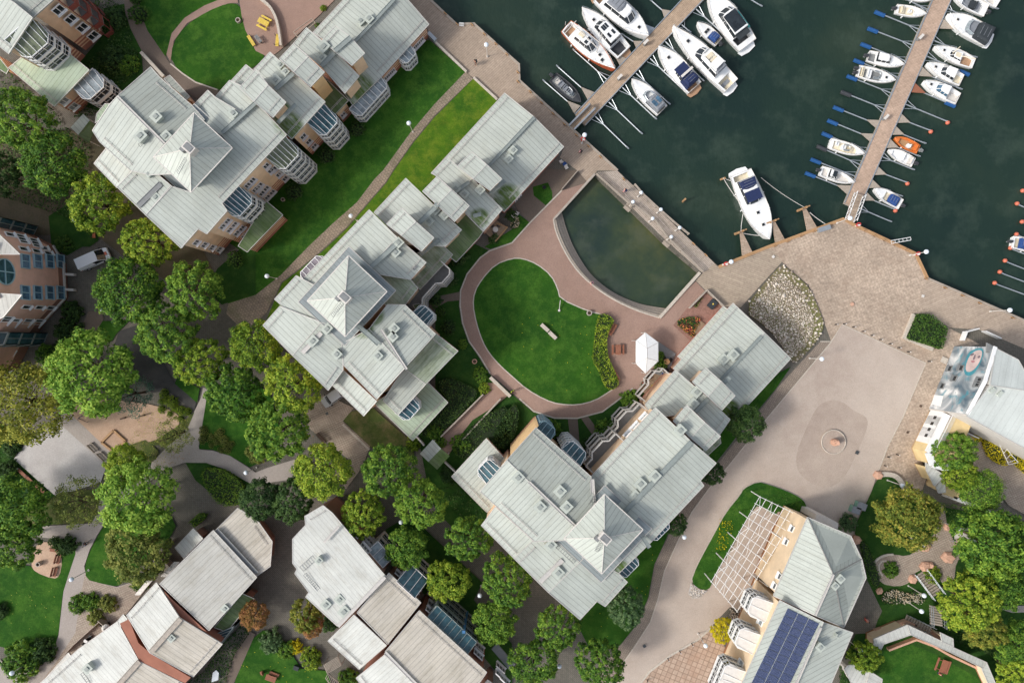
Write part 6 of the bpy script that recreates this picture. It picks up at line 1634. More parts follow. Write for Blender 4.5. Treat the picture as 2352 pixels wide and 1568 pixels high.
boat('motor_cruiser', (2172, 36), (2270, 88), 48, 'wide white cruiser with a black cockpit tarpaulin ' + Rb, fb=1.0, cock=(.0, .1), canopy=(.0, .34, .95, .9, 'dark_cover'), wind=(.55, .7, .5), hatches=((.76, 0, .4),), swim=1, st=.95,
     extra=lambda r, X, L, B, sh: [MBbox(r, X(.42), 0, sh(.4) + .2, B * .7, 1.2, 'grey_cover', 'cover')])
def mastx(root, X, L, B, sh):
    m = MB(); m.tube((X(.55), 0, sh(.5)), (X(.08), .0, sh(.1) + 1.2), .06, 6); m.tube((X(.55), 0, sh(.5)), (X(.6), 0, sh(.5) + 2.4), .06, 6); m.build('mast', M['gel_cream'], root, local=True)
    MBbox(root, X(.44), -B * .0, sh(.4) + .5, .7, .8, 'gel_cream', 'sail_cover'); MBbox(root, X(.42), B * .08, sh(.4) + .3, .4, .5, 'blue_cover', 'cover')
boat('sailing_boat', (2143, 109), (2235, 147), 34, 'white sailing boat with cream sail bundle, ' + Rb, 'sailing boat', fb=.8, cock=(.04, .3), floor='teak', cab=(.32, .62, .6, .5), hatches=((.76, 0, .4),), extra=mastx, pw=2.0, st=.7)
boat('day_cruiser', (2126, 147), (2207, 186), 33, 'cream topped white cabin boat above its blue windowed twin, right of long jetty', fb=.85, cock=(.0, .2), floor='gel_cream', cab=(.24, .62, .8, 1.0), hatches=((.76, 0, .4),))
boat('day_cruiser', (2118, 188), (2199, 228), 33, 'blue windowed white cabin boat below its cream topped twin, right of long jetty', fb=.85, cock=(.0, .28), floor='offwhite', cab=(.32, .66, .74, 1.0), win='glass_blue', hatches=((.79, 0, .4),), out=0)
boat('day_boat', (2053, 317), (2108, 344), 25, 'small bright orange open boat ' + Rb, hull='gel_orange', deck='gel_orange', fb=.55, cock=(.08, .8), floor='wood_tan', seats=((.4, .12, .5, .5, 'gel_white'), (.15, 0, .4, 1.0, 'gel_orange')), out=1, rails=False, stripe='gel_orange')
boat('day_boat', (2038, 345), (2097, 374), 26, 'small open white dinghy with a grey outboard just below the orange boat', fb=.5, cock=(.06, .82), floor='gel_white', seats=((.45, 0, .4, 1.1, 'gel_white'), (.15, 0, .4, 1.1, 'offwhite')), out=1, rails=False)
boat('day_boat', (2005, 434), (2068, 470), 29, 'white boat with a square blue cover, nearest the quay ' + Rb, fb=.65, cock=(.08, .6), canopy=(.12, .46, .8, .45, 'blue_cover'), out=1)
boat('day_boat', (2420, 575), (2324, 556), 32, 'white boat with a blue cover cut off by the right picture edge', fb=.7, cock=(.05, .4), canopy=(.14, .4, .8, .5, 'blue_cover'), out=1)
boat('motor_boat', (2146, -2), (2080, -14), 28, 'white hull peeking in at the top edge, left of the long jetty', fb=.7, cock=(.1, .5), out=0)
# triangular mooring platforms and piles at the quay
for i, (pts, lab) in enumerate(((D(1700, 532, 1706, 532, 1729, 578, 1706, 588), 'triangular timber mooring platform left of the moored yacht bow'), (D(1774, 508, 1782, 510, 1804, 550, 1782, 556), 'triangular timber mooring platform just right of the moored yacht bow'), (D(1845, 478, 1851, 476, 1878, 522, 1855, 530), 'triangular timber mooring platform furthest right, with ropes to its head'))):
    root = empty('mooring_platform', W(*pts[0]), lab, 'platform', 'triangular mooring platforms')
    b = MB(); b.prism([(W(x, y).x, W(x, y).y) for x, y in pts], -.35, -.15); b.build('deck', M['deck_small'], root)
    b = MB(); p = W(pts[0][0] + 1, pts[0][1], 0); b.tube((p.x - .4, p.y - .2, -3), (p.x - .4, p.y - .2, .4), .17, 8); b.tube((p.x + .3, p.y + .1, -3), (p.x + .3, p.y + .1, .4), .17, 8); b.tube((p.x - 1.0, p.y - .35, .1), (p.x + .9, p.y + .35, .1), .12, 6); b.build('pile', M['wood_tan'], root)
for (x, y, dx, dy, lab) in ((1651, 413, 14, -4, 'leaning timber pile with ropes, left of the moored yacht stern'), (1566, 466, 8, -9, 'lone leaning timber pile sticking out of the open water')):
    b = MB(); A_ = W(x, y, -2.0); B_ = W(x + dx, y + dy, .4); b.tube((A_.x, A_.y, -2.5), B_, .16, 8); b.build('mooring_pile', M['wood_tan'], label=lab, cat='pile', group='timber mooring piles')
def rope(a, za, c, zc, label, sag=.5, r=.05):
    A_ = W(a[0], a[1], za); B_ = W(c[0], c[1], zc); b = MB()
    P = [A_.lerp(B_, k / 10) - Vector((0, 0, sag * 4 * (k / 10) * (1 - k / 10))) for k in range(11)]
    b.path(P, r, 5); b.build('mooring_rope', M['offwhite'], label=label, cat='rope', group='mooring ropes')
rope((1661, 408), .3, (1700, 466), 0, 'rope from the leaning pile to the side of the moored yacht', .3)
rope((1661, 408), .3, (1680, 416), 0, 'short rope from the leaning pile to the stern of the moored yacht', .1)
rope((1748, 408), -.1, (1847, 476), .2, 'long thin rope running from the yacht stern to the right hand platform', .5, .035)
rope((1860, 488), .2, (1900, 517), .1, 'rope from the right hand platform down to the quay edge', .2)
rope((1702, 532), .2, (1707, 490), 0, 'rope rising from the left platform along the yacht side', .2); rope((1708, 536), .2, (1744, 541), 0, 'rope from the left platform to the yacht bow', .2)
# ================================================================ vegetation
def crown_mesh(seed, Rr=4.0, hz=.8, nc=150, nl=64, ls=.19, lump=.22, low=-.25):
    random.seed(seed)
    b = MB()
    ga = math.pi * (3 - math.sqrt(5))
    lob = [(random.uniform(0, 6.28), random.uniform(.02, .06), random.randint(2, 6)) for _ in range(3)]
    for i in range(nc):
        u = 1 - (i + .5) / nc * (1 - low)
        rad = math.sqrt(max(0, 1 - u * u)); ph = i * ga + random.uniform(-.3, .3)
        k = random.uniform(.76, 1.0) * (1 + sum(a * math.sin(ph * f + p) for p, a, f in lob))
        if random.random() < .12: k *= .72
        c = Vector((rad * math.cos(ph) * Rr * k, rad * math.sin(ph) * Rr * k, u * Rr * hz * k))
        rc = Rr * lump * random.uniform(.55, 1.05)
        outd = c.normalized()
        for j in range(nl):
            d = Vector((random.gauss(0, 1), random.gauss(0, 1), random.gauss(0, 1))).normalized()
            if d.dot(outd) < -.35: d = -d
            p = c + d * rc * random.uniform(.45, 1.0) + outd * rc * .35 * max(0, d.dot(outd)) * random.random()
            nn = (d + Vector((random.gauss(0, .45), random.gauss(0, .45), .5 + random.gauss(0, .3)))).normalized()
            b.leaf(p, nn, ls * random.uniform(.6, 1.25))
    me = bpy.data.meshes.new('crown'); me.from_pydata(b.v, [], b.f); me.materials.append(M['leaf_green']); return me
crowns = [crown_mesh(s, lump=l, hz=h, low=-.3) for s, l, h in ((1, .2, .8), (2, .17, .9), (3, .22, .72), (4, .18, .85))]
willow = crown_mesh(9, nc=120, nl=80, ls=.16, lump=.3, hz=.75)
sparse = crown_mesh(12, nc=90, nl=34, ls=.15, lump=.26, hz=.6)
shrubs = [crown_mesh(21, 1.0, .85, 46, 46, .085, .3, 0), crown_mesh(22, 1.0, .75, 50, 46, .08, .26, 0)]
tight = crown_mesh(23, 1.0, .95, 90, 34, .06, .13, 0)
def trunk_mesh():
    b = MB(); b.tube((0, 0, -5.2), (0, 0, -2.0), .26, 8, .18)
    random.seed(5)
    for i in range(7):
        a = i * .9; e = Vector((math.cos(a) * 2.0, math.sin(a) * 2.0, random.uniform(-.6, .8))); b.tube((0, 0, -2.2), e, .14, 6, .04)
        b.tube(e * .6, e * 1.3 + Vector((.4, .2, .5)), .07, 5, .02)
    b.tube((0, 0, -2.0), (.1, 0, 1.2), .16, 7, .05)
    me = bpy.data.meshes.new('trunk'); me.from_pydata(b.v, [], b.f); me.materials.append(M['bark']); return me
TR = trunk_mesh()
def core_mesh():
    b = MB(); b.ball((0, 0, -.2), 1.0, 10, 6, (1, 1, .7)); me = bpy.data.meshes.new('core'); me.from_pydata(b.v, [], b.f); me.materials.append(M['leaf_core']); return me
ti = [0]
def tree(px, py, r, mat, label, zc=6.0, mesh=None, cat='tree', squash=1.0, name='tree', group='garden trees with rounded crowns'):
    """(px,py,r): crown centre and radius as seen"""
    ti[0] += 1
    rr = r * KK * (HC - zc) / HC
    s = rr / 4.0 / 1.09
    p = W(px, py, zc)
    root = empty(name, (p.x, p.y, 0), label, cat, group, (ti[0] * 1.7) % 6.28)
    me = mesh or crowns[ti[0] % 4]
    o = bpy.data.objects.new('crown', me); C.objects.link(o); o.parent = root; o.scale = (s, s * squash, s * .95); o.location = (0, 0, zc)
    o.material_slots[0].link = 'OBJECT'; o.material_slots[0].material = M[mat]
    t = bpy.data.objects.new('trunk', TR); C.objects.link(t); t.parent = root; t.scale = (s, s, zc / 5.2); t.location = (0, 0, zc)
    return root
tree(50, 275, 74, 'leaf_green', 'large green tree at the left edge below the cream building', 7)
tree(125, 378, 74, 'leaf_green', 'green tree right next to the left corner of the upper apartment block', 7)
tree(2, 400, 48, 'leaf_dark', 'dark green tree at the left edge under the two large green ones', 5)
tree(232, 468, 70, 'leaf_yg', 'yellow green tree against the lower left side of the upper apartment block, above the van', 6.5)
tree(345, 556, 62, 'leaf_yg', 'yellow green tree right of the white van', 6)
tree(298, 670, 78, 'leaf_green', 'green tree just below the white van, above the lamp by the brick gable', 6.5)
tree(450, 668, 68, 'leaf_green', 'green tree by the lower mouth of the lawn path, left of the centre block', 6.5)
tree(385, 765, 72, 'leaf_green', 'green tree above the black ball court', 6.5, crowns[1])
tree(462, 832, 60, 'leaf_yg', 'bright yellow green tree at the right end of the black ball court', 5.5)
tree(588, 792, 60, 'leaf_yg', 'yellow green tree touching the left corner of the centre apartment block', 6)
tree(540, 903, 68, 'leaf_green', 'mid green tree in the middle of the tree row left of the parked car', 6)
tree(675, 880, 68, 'leaf_yg', 'yellow green tree just left of the parked car', 6.5)
tree(640, 985, 76, 'leaf_green', 'large green tree below the parked car and beside the wooden bench', 6.5)
tree(742, 1082, 66, 'leaf_yg', 'yellow green tree standing below the paved strip with the bench', 6.5)
tree(893, 1078, 62, 'leaf_green', 'round green tree left of the gabled gate roof in the centre', 6, crowns[0])
tree(966, 1153, 60, 'leaf_green', 'round green tree directly below the gabled gate roof in the centre', 6)
tree(834, 1180, 54, 'leaf_yg', 'yellow green tree beside the upper end of the long brown building', 5.5)
tree(935, 1257, 50, 'leaf_green', 'small round green tree beside the blue glazed bays of the long brown building', 5.5)
tree(1077, 1235, 55, 'leaf_green', 'green tree at the left corner of the lower apartment block', 6)
tree(1030, 1333, 50, 'leaf_yg', 'small yellow green tree between the long brown building and the lower block', 5.5)
tree(1166, 1330, 62, 'leaf_green', 'green tree below the left corner of the lower apartment block', 6)
tree(1136, 1427, 52, 'leaf_green', 'green tree close to the lower end of the long brown building', 5.5)
tree(1282, 1438, 54, 'leaf_green', 'green tree under the bottom tip of the lower apartment block', 6)
tree(1226, 1520, 56, 'leaf_green', 'green tree second from the right along the bottom edge left of the gravel road', 6)
tree(1378, 1520, 58, 'leaf_green', 'green tree at the bottom edge touching the brick sidewalk', 6)
tree(598, 1146, 48, 'leaf_dark', 'dark green tree at the top tip of the bottom left terrace, left of its twin', 5.5)
tree(672, 1150, 50, 'leaf_dark', 'dark green tree between the bottom left terrace and the long white roof', 5.5)
tree(213, 858, 100, 'leaf_bright', 'very large bright green tree over the playground', 7.5, crowns[2])
tree(300, 905, 52, 'leaf_blue', 'bluish conifer like tree tucked behind the very large bright tree by the playground', 4, sparse)
tree(55, 925, 98, 'leaf_willow', 'large golden olive willow at the left edge beside the pale gravel court', 6, willow)
tree(318, 1142, 88, 'leaf_bright', 'large bright lime green tree on the lawn below the pale gravel court', 7, crowns[2])
tree(288, 1068, 48, 'leaf_yg', 'smaller yellowish tree at the lower corner of the pale gravel court', 4.5)
tree(182, 1152, 62, 'leaf_olive', 'thin olive tree at the bottom tip of the pale gravel court', 4, sparse)
tree(35, 1170, 78, 'leaf_green', 'green tree at the left edge below the row of court benches', 6)
tree(30, 1245, 62, 'leaf_green', 'green tree at the left edge beside the small sitting area with the round stone', 5.5)
tree(318, 1262, 76, 'leaf_olive', 'olive green tree on the lawn left of the bottom left terrace', 5)
tree(400, 998, 42, 'leaf_olive', 'nearly bare thin tree between the playground and the path fork', 3.5, sparse)
tree(1712, 972, 44, 'leaf_dark', 'dark blue green tree beside the plaza, right of the lower block', 5)
tree(1634, 1085, 30, 'leaf_dark', 'dark tree at the right corner of the lower apartment block', 4.5)
tree(1548, 1200, 30, 'leaf_dark', 'dark tree beside the glass bays near the road lamp', 4.5)
tree(1437, 1393, 46, 'leaf_grey', 'pale grey green tree on the lawn between the lower block and the brick sidewalk', 5)
tree(2082, 1190, 76, 'leaf_orange', 'large tree turning orange, right of the plaza and above the stone path', 6)
tree(2190, 1038, 50, 'leaf_green', 'green tree over the ochre low building, right of the fountain', 4.5)
tree(2205, 1092, 40, 'leaf_yg', 'yellow green tree just below the ochre low building', 4)
tree(2248, 1128, 50, 'leaf_green', 'feathery green tree in the right garden beside the picnic tables', 4.5, willow)
tree(2275, 1245, 84, 'leaf_green', 'large green tree at the right edge near the upper garden stairs', 6.5, crowns[0])
tree(2225, 1380, 70, 'leaf_yg', 'large yellow green tree right of the garden stairs', 6)
tree(2300, 1350, 55, 'leaf_green', 'mid green tree squeezed against the right edge above the curved path', 5.5)
tree(2255, 1440, 50, 'leaf_orange', 'tree with orange tinged top above the angled low building', 5)
tree(2335, 1478, 54, 'leaf_green', 'green tree in the bottom right corner area', 5)
tree(2340, 1548, 52, 'leaf_yg', 'yellow green tree in the very bottom right corner', 5)
tree(1662, 1446, 30, 'leaf_gold', 'small golden yellow tree between the pergola and the white bay windows', 3.5)
tree(1985, 1506, 38, 'leaf_yg', 'small green tree between the solar roof and the angled low building', 3.5)
tree(585, 1412, 34, 'leaf_rust', 'small rust coloured tree right of the bottom left terrace', 3.5)
tree(703, 1412, 40, 'leaf_orange', 'orange green maple left of the long white roof', 4)
tree(716, 1432, 30, 'leaf_rust', 'rusty pink foliage tree leaning against the orange green maple', 3.4)
# shrubs and topiary
SH = []
def shrub(px, py, r, mat, label, mesh=None, h=1.0, sq=1.0, group='garden shrubs', cat='shrub', name='shrub'):
    ti[0] += 1
    rr = r * KK
    p = W(px, py, 0.3)
    root = empty(name, (p.x, p.y, 0), label, cat, group, (ti[0] * 2.3) % 6.28)
    o = bpy.data.objects.new('foliage', mesh or shrubs[ti[0] % 2]); C.objects.link(o); o.parent = root; o.scale = (rr * .92, rr * .92 * sq, rr * h * .9); o.location = (0, 0, .15 * rr)
    o.material_slots[0].link = 'OBJECT'; o.material_slots[0].material = M[mat]
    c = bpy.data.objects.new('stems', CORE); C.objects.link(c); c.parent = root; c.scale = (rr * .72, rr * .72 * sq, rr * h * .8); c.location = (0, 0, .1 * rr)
    return root
CORE = core_mesh()
CORE.name = 'stems'
for a in ((320, 35, 25, 'leaf_hedge', 'clipped round bush beside the curved path at the top left'), (312, -5, 20, 'leaf_hedge', 'clipped round bush cut by the top edge at the top left'), (268, 45, 26, 'leaf_dark', 'dark loose bush between the red balconies and the curved path'), (262, 140, 30, 'leaf_dark', 'large dark bush right of the cream building'), (298, 150, 24, 'leaf_green', 'green bush at the bend of the curved path, top left'),
          (540, 597, 22, 'leaf_hedge', 'clipped ball bush at the lower right corner of the upper block'), (676, 440, 23, 'leaf_dark', 'ball bush at the foot of the upper block, under the small window pairs'), (820, 297, 21, 'leaf_dark', 'ball bush beside the longest glass bay on the upper lawn'), (750, 358, 22, 'leaf_dark', 'dark ball bush between the two tall glass bays'),
          (148, 562, 20, 'leaf_hedge', 'round bush above the white van'), (1104, 861, 19, 'leaf_green', 'bush at the left end of the footbridge over the ring path'), (1112, 892, 14, 'leaf_yg', 'small bush below the footbridge'), (1014, 717, 13, 'leaf_hedge', 'small clipped ball in the court left of the ring path'), (1030, 752, 20, 'leaf_dark', 'dark ball bush left of the ring path near the stone ring'), (1063, 790, 12, 'leaf_green', 'small round bush beside the ring path, above the stone ring'),
          (1444, 916, 21, 'leaf_green', 'round bush inside the lower right bend of the ring path'), (1352, 1028, 24, 'leaf_dark', 'dark round bush between the two branching paths'), (1390, 985, 26, 'leaf_green', 'green bush left of the zigzag balconies'), (1430, 962, 18, 'leaf_olive', 'olive bush at the foot of the ochre wall'), (1268, 985, 22, 'leaf_green', 'low bush next to the blue framed bay'),
          (1010, 1010 + 5, 16, 'leaf_green', 'small bush above the gabled gate roof in the centre'), (950, 1018, 18, 'leaf_yg', 'bush left of the gabled gate roof in the centre'), (990, 905 + 50, 22, 'leaf_dark', 'bush beside the green lower roof of the centre block'), (1000, 992, 20, 'leaf_green', 'bush at the end of the retaining wall'), (1060, 1020, 26, 'leaf_green', 'bush at the top of the gate path'), (1030, 1090, 20, 'leaf_dark', 'bush right of the gate canopy'),
          (182, 1385, 24, 'leaf_green', 'upper left lobe of the bush group beside the lower path'), (210, 1380, 22, 'leaf_green', 'middle lobe of the bush group beside the lower path'), (250, 1385, 22, 'leaf_olive', 'right lobe of the bush group beside the lower path'), (222, 1415, 20, 'leaf_olive', 'bottom lobe of the bush group beside the lower path'),
          (128, 1245, 17, 'leaf_hedge', 'clipped bush left of the darker one above the bench seats'), (160, 1250, 22, 'leaf_dark', 'dark tall bush beside the cyclist'), (143, 1262, 17, 'leaf_hedge', 'clipped round bush over the corner of the pink benches'),
          (60, 1510, 46, 'leaf_green', 'very large rounded bush at the bottom left'), (100, 1492, 34, 'leaf_dark', 'right part of the very large bush at the bottom left'), (2, 1400, 20, 'leaf_dark', 'dark bush cut by the left edge of the big lawn'),
          (326, 1335, 19, 'leaf_green', 'oblong bush left of the white awnings'), (626, 1470, 28, 'leaf_grey', 'grey green bush at the edge of the bottom lawn'), (660, 1490, 24, 'leaf_green', 'green bush between the bottom lawn and the maple'), (680, 1485, 17, 'leaf_gold', 'yellow bush on the bottom lawn edge'), (715, 1510, 27, 'leaf_yg', 'yellow green bush above the wooden trellis'), (757, 1430, 20, 'leaf_dark', 'dark bush against the long white roof'), (800, 1555, 24, 'leaf_green', 'bush beside the wooden trellis at the bottom edge'), (770, 1590, 26, 'leaf_yg', 'bush cut by the bottom edge under the trellis'),
          (2045, 1307, 20, 'leaf_green', 'round bush inside the octagonal kerb'), (2130, 1080, 14, 'leaf_green', 'low bush behind the curved garden wall beside the plaza'), (2245, 1005, 12, 'leaf_gold', 'small lime bush under the grey parasol'), (2208, 1000, 7, 'leaf_gold', 'tiny lime bush beside the railing'), (2140, 1320, 22, 'leaf_yg', 'shrub wedged between the garden stairs and the paving'), (1945, 1200, 22, 'leaf_grey', 'grey shrub above the angular boulders'),
          (1517, 838, 16, 'leaf_green', 'shrub right of the marquee'), (1515, 818, 13, 'leaf_green', 'smaller shrub right of the marquee'), (150, 800, 28, 'leaf_dark', 'dark hedge like bush right of the brick gable'), (160, 760, 30, 'leaf_dark', 'dark bush below the plinth of the brick gable'), (168, 715, 26, 'leaf_dark', 'dark bush nearest the plinth corner'), (110, 815, 26, 'leaf_green', 'green bush below the brick gable building'),
          (30, 1025, 22, 'leaf_dark', 'dark bush left of the pale gravel court'), (20, 1080, 24, 'leaf_dark', 'bush left of the court bench row'), (590, 1040, 26, 'leaf_olive', 'thin bush between the path and the large tree by the bench'), (1175, 555 - 60, 14, 'leaf_dark', 'dark bush beside the small terraces of the centre block'), (1135, 548, 14, 'leaf_dark', 'dark bush left of the raised wooden terrace'), (1053, 590, 22, 'leaf_dark', 'shrub under the glass balconies of the centre block'), (1035, 640, 18, 'leaf_dark', 'shrub below the glass balconies of the centre block'), (1000, 690, 16, 'leaf_dark', 'shrub at the start of the small court path'),
          (742, 18, 8, 'leaf_yg', 'potted shrub beside the long end roof at the top'), (729, 58, 7, 'leaf_green', 'small shrub at the corner of the wooden frame, top')):
    if a[2] > 1: shrub(*a, mesh=tight if 'clipped' in a[4] or 'ball' in a[4] else None)
# topiary clusters
for i, (x, y, r) in enumerate(((377, 905, 12), (396, 922, 14), (383, 920, 10), (371, 940, 10), (390, 950, 8), (415, 942, 12), (400, 935, 10), (415, 962, 8), (430, 946, 10), (370, 922, 8))):
    shrub(x, y, r * 1.12, 'leaf_yg', ('topiary ball by the playground, number %d from the ball court' % (i + 1)), tight, group='clipped topiary balls by the playground', cat='topiary', name='topiary')
for i, (x, y, r) in enumerate(((468, 990, 12), (467, 1008, 12), (486, 1003, 9), (498, 1015, 9), (485, 1022, 8), (515, 1012, 12), (530, 1020, 9), (508, 1033, 9), (522, 1030, 11), (505, 995, 12))):
    shrub(x, y, r * 1.12, 'leaf_olive', ('topiary ball right of the path fork, number %d from the path' % (i + 1)), tight, group='clipped topiary balls right of the path fork', cat='topiary', name='topiary')
# leafy beds: hedges and ground cover
def bed(name, pts, h, mat, dens=26, ls=.14, label=None, cat=None, kind=None, lumps=.35, mat2=None, frac=.3, base='soil'):
    P = [(W(x, y).x, W(x, y).y) for x, y in pts]
    xs = [p[0] for p in P]; ys = [p[1] for p in P]
    A_ = abs(area2(P)); n = int(A_ * dens)
    b = MB(); c2 = MB(); k = 0; rnd = random.Random(len(pts) * 7 + int(A_ * 10))
    ctr = [(rnd.uniform(min(xs), max(xs)), rnd.uniform(min(ys), max(ys)), rnd.uniform(.4, 1.0)) for _ in range(int(A_ / 1.2) + 3)]
    while k < n:
        p = (rnd.uniform(min(xs), max(xs)), rnd.uniform(min(ys), max(ys)))
        if not inside(p, P): continue
        k += 1
        d = min(ctr, key=lambda q: (q[0] - p[0]) ** 2 + (q[1] - p[1]) ** 2)
        dd = math.hypot(d[0] - p[0], d[1] - p[1])
        z = h * (1 - lumps + lumps * d[2] * max(0, 1 - dd / 1.4)) * rnd.uniform(.75, 1.05)
        nn = Vector((rnd.gauss(0, .6), rnd.gauss(0, .6), 1)).normalized()
        random.seed(k)
        (c2 if mat2 and rnd.random() < frac * (1 if d[2] > .7 else .3) * 2 else b).leaf(Vector((p[0], p[1], z)), nn, ls * rnd.uniform(.6, 1.3))
    edges = [(P[i], P[(i + 1) % len(P)]) for i in range(len(P))]
    for a, c in edges:
        L = math.dist(a, c)
        for q in range(int(L * h * dens * .5)):
            t_ = rnd.random(); z = rnd.random() * h
            nn = Vector((rnd.gauss(0, 1), rnd.gauss(0, 1), .4)).normalized()
            b.leaf(Vector((a[0] + (c[0] - a[0]) * t_, a[1] + (c[1] - a[1]) * t_, z)), nn, ls)
    if kind == 'stuff':
        o = b.build(name, M[mat], kind='stuff')
        return o
    root = empty(name, (sum(xs) / len(xs), sum(ys) / len(ys), 0), label, cat)
    b.build('foliage', M[mat], root)
    if mat2: c2.build('blossom' if 'petal' in mat2 else 'foliage', M[mat2], root)
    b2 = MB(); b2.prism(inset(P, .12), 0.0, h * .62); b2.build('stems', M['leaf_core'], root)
    return root
bed('hedge', smooth_poly(T(2, 1, 780, 1320, 860, 1320, 935, 1370, 900, 1440, 870, 1500, 860, 1568) + T(2, 2, 870, 130, 960, 330, 975, 400, 900, 450, 840, 400, 800, 280, 735, 180, 745, 60), 1), 1.2, 'leaf_yg', 60, .13, 'long curved yellow green hedge along the right side of the oval lawn', 'hedge')
bed('hedge', T(3, 1, 1335, 1320, 1460, 1320, 1610, 1450, 1590, 1540) + T(3, 2, 1560, 70, 1250, -25), 1.3, 'leaf_hedge', 60, .13, 'square clipped green hedge block on the paved quay near the mural building', 'hedge', lumps=.12)
bed('hedge', smooth_poly(T(1, 2, 2351, 560, 2351, 1000, 2100, 900, 1950, 1100, 1820, 1000, 1900, 860, 2080, 680) + [], 1), 1.5, 'leaf_dark', 50, .14, 'dense dark hedge mass on the right of the red gate path', 'hedge')
bed('hedge', smooth_poly(T(2, 2, 0, 560, 60, 600, 60, 760, 0, 900, -120, 1000, -200, 900), 1), 1.5, 'leaf_dark', 50, .14, 'dark hedge mass between the gate path and the ochre wing wall', 'hedge')
bed('hedge', smooth_poly(T(1, 2, 1660, 380, 1760, 320, 1960, 400, 2060, 470, 1900, 640, 1760, 780, 1640, 880, 1500, 850, 1620, 700, 1780, 560), 1), 1.0, 'leaf_dark', 50, .14, 'dark ground hedge between the centre block and the retaining wall', 'hedge')
bed('hedge', smooth_poly(T(0, 2, 1860, 1160, 2050, 1150, 2200, 1240, 2280, 1340, 2240, 1480, 2060, 1500, 1930, 1360), 1), 1.4, 'leaf_green', 50, .13, 'large green hedge mound below the grey path, left of the two dark trees', 'hedge')
bed('hedge', T(0, 3, 1760, 80, 1850, 0, 1920, 10, 1900, 50, 1810, 120), 1.2, 'leaf_green', 60, .12, 'short clipped hedge beside the small white porch roof', 'hedge', lumps=.1)
bed('hedge', T(0, 3, 1220, 660, 1360, 550, 1390, 590, 1280, 710), 1.1, 'leaf_green', 60, .12, 'short clipped hedge left of the white awnings', 'hedge', lumps=.1)
bed('flower_bed', smooth_poly(T(3, 3, 1015, 770, 1080, 700, 1200, 700, 1260, 740, 1330, 700, 1420, 740, 1420, 830, 1250, 830, 1100, 840, 1040, 820), 1), .8, 'leaf_hedge', 45, .12, 'bed of cream hydrangea blossoms left of the garden stairs', 'flower bed', mat2='petal', frac=.5)
bed('flower_bed', smooth_poly(T(2, 1, 1500, 1400, 1560, 1350, 1700, 1340, 1730, 1380, 1660, 1480, 1690, 1540, 1640, 1520, 1560, 1460), 1), .7, 'leaf_hedge', 50, .12, 'bed of red and green plants beside the small corner terrace', 'flower bed', mat2='petal_mix', frac=.5)
bed('flower_bed', smooth_poly(T(2, 1, 0, 430, 60, 420, 75, 500, 40, 540, -20, 540), 1), .7, 'leaf_hedge', 40, .12, 'clump of pale hydrangeas beside the white garden chairs', 'flower bed', mat2='petal', frac=.7)
bed('yellow_hedge', smooth_poly(T(3, 2, 1935, 890, 2050, 885, 2100, 980, 2170, 1120, 2110, 1130, 2000, 1060, 1960, 980), 1), 1.2, 'leaf_gold', 50, .13, 'bright yellow hedge left of the curved pergola, right edge', 'hedge')
bed('yellow_hedge', smooth_poly(T(3, 2, 2130, 970, 2180, 1000, 2260, 1040, 2351, 1060, 2420, 1100, 2420, 1240, 2300, 1190, 2220, 1090), 1), 1.2, 'leaf_gold', 50, .13, 'bright yellow hedge right of the curved pergola, at the picture edge', 'hedge')
bed('hedge', smooth_poly(T(3, 3, 830, 220, 900, 290, 960, 440, 1030, 640, 960, 700, 900, 540, 850, 380), 1), .9, 'leaf_hedge', 45, .12, 'narrow dark hedge strip right of the hipped roof', 'hedge')
bed('ground_cover', T(0, 0, 820, 580, 1000, 420, 1270, 480, 1280, 680, 1150, 760, 1000, 900, 860, 1060, 700, 1080, 740, 900, 900, 800), .6, 'leaf_dark', 22, .16, kind='stuff')
bed('ground_cover', D(180, 20, 250, 0, 285, 20, 300, 80, 320, 150, 270, 165, 245, 80, 200, 40), .6, 'leaf_dark', 20, .16, kind='stuff')
bed('ground_cover', T(2, 3, 2190, -60, 2130, 110, 1980, 400, 1840, 600, 1700, 640, 1680, 560, 1820, 300, 1960, 60, 2080, -120), .3, 'leaf_hedge', 26, .12, kind='stuff')
bed('ground_cover', T(2, 3, 1900, 60, 2040, 80, 1960, 330, 1850, 340, 1900, 200), .5, 'leaf_gold', 12, .13, kind='stuff')
bed('ground_cover', T(3, 2, 0, 1330, 160, 1390, 320, 1470, 330, 1560, 100, 1560, 0, 1480), .35, 'leaf_hedge', 26, .12, kind='stuff')
bed('ground_cover', T(1, 2, 860, 740, 1060, 620, 1400, 920, 1440, 1010, 1240, 960, 1050, 940), .15, 'leaf_olive', 16, .1, kind='stuff')
bed('ground_cover', D(1150, 1200, 1100, 1150, 1040, 1100, 1010, 1110, 1060, 1200, 1120, 1270), .4, 'leaf_dark', 10, .15, kind='stuff')
bed('ground_cover', D(2150, 1150, 2250, 1170, 2360, 1200, 2360, 1300, 2300, 1320, 2240, 1240, 2180, 1200), .5, 'leaf_dark', 16, .15, kind='stuff')
bed('ground_cover', D(2110, 1440, 2180, 1420, 2320, 1440, 2360, 1560, 2300, 1560, 2270, 1500, 2190, 1470), .6, 'leaf_dark', 22, .15, kind='stuff')
bed('ground_cover', D(1930, 1570, 1925, 1530, 1960, 1470, 1985, 1480, 1980, 1530, 1950, 1560), .8, 'leaf_dark', 30, .15, kind='stuff')
bed('ground_cover', D(430, 1568, 470, 1540, 520, 1470, 560, 1430, 575, 1450, 540, 1500, 520, 1568), .8, 'leaf_dark', 30, .15, kind='stuff')
bed('ground_cover', D(-20, 1000, 30, 990, 60, 1010, 35, 1050, 90, 1130, 60, 1170, -20, 1140), .5, 'leaf_dark', 18, .15, kind='stuff')
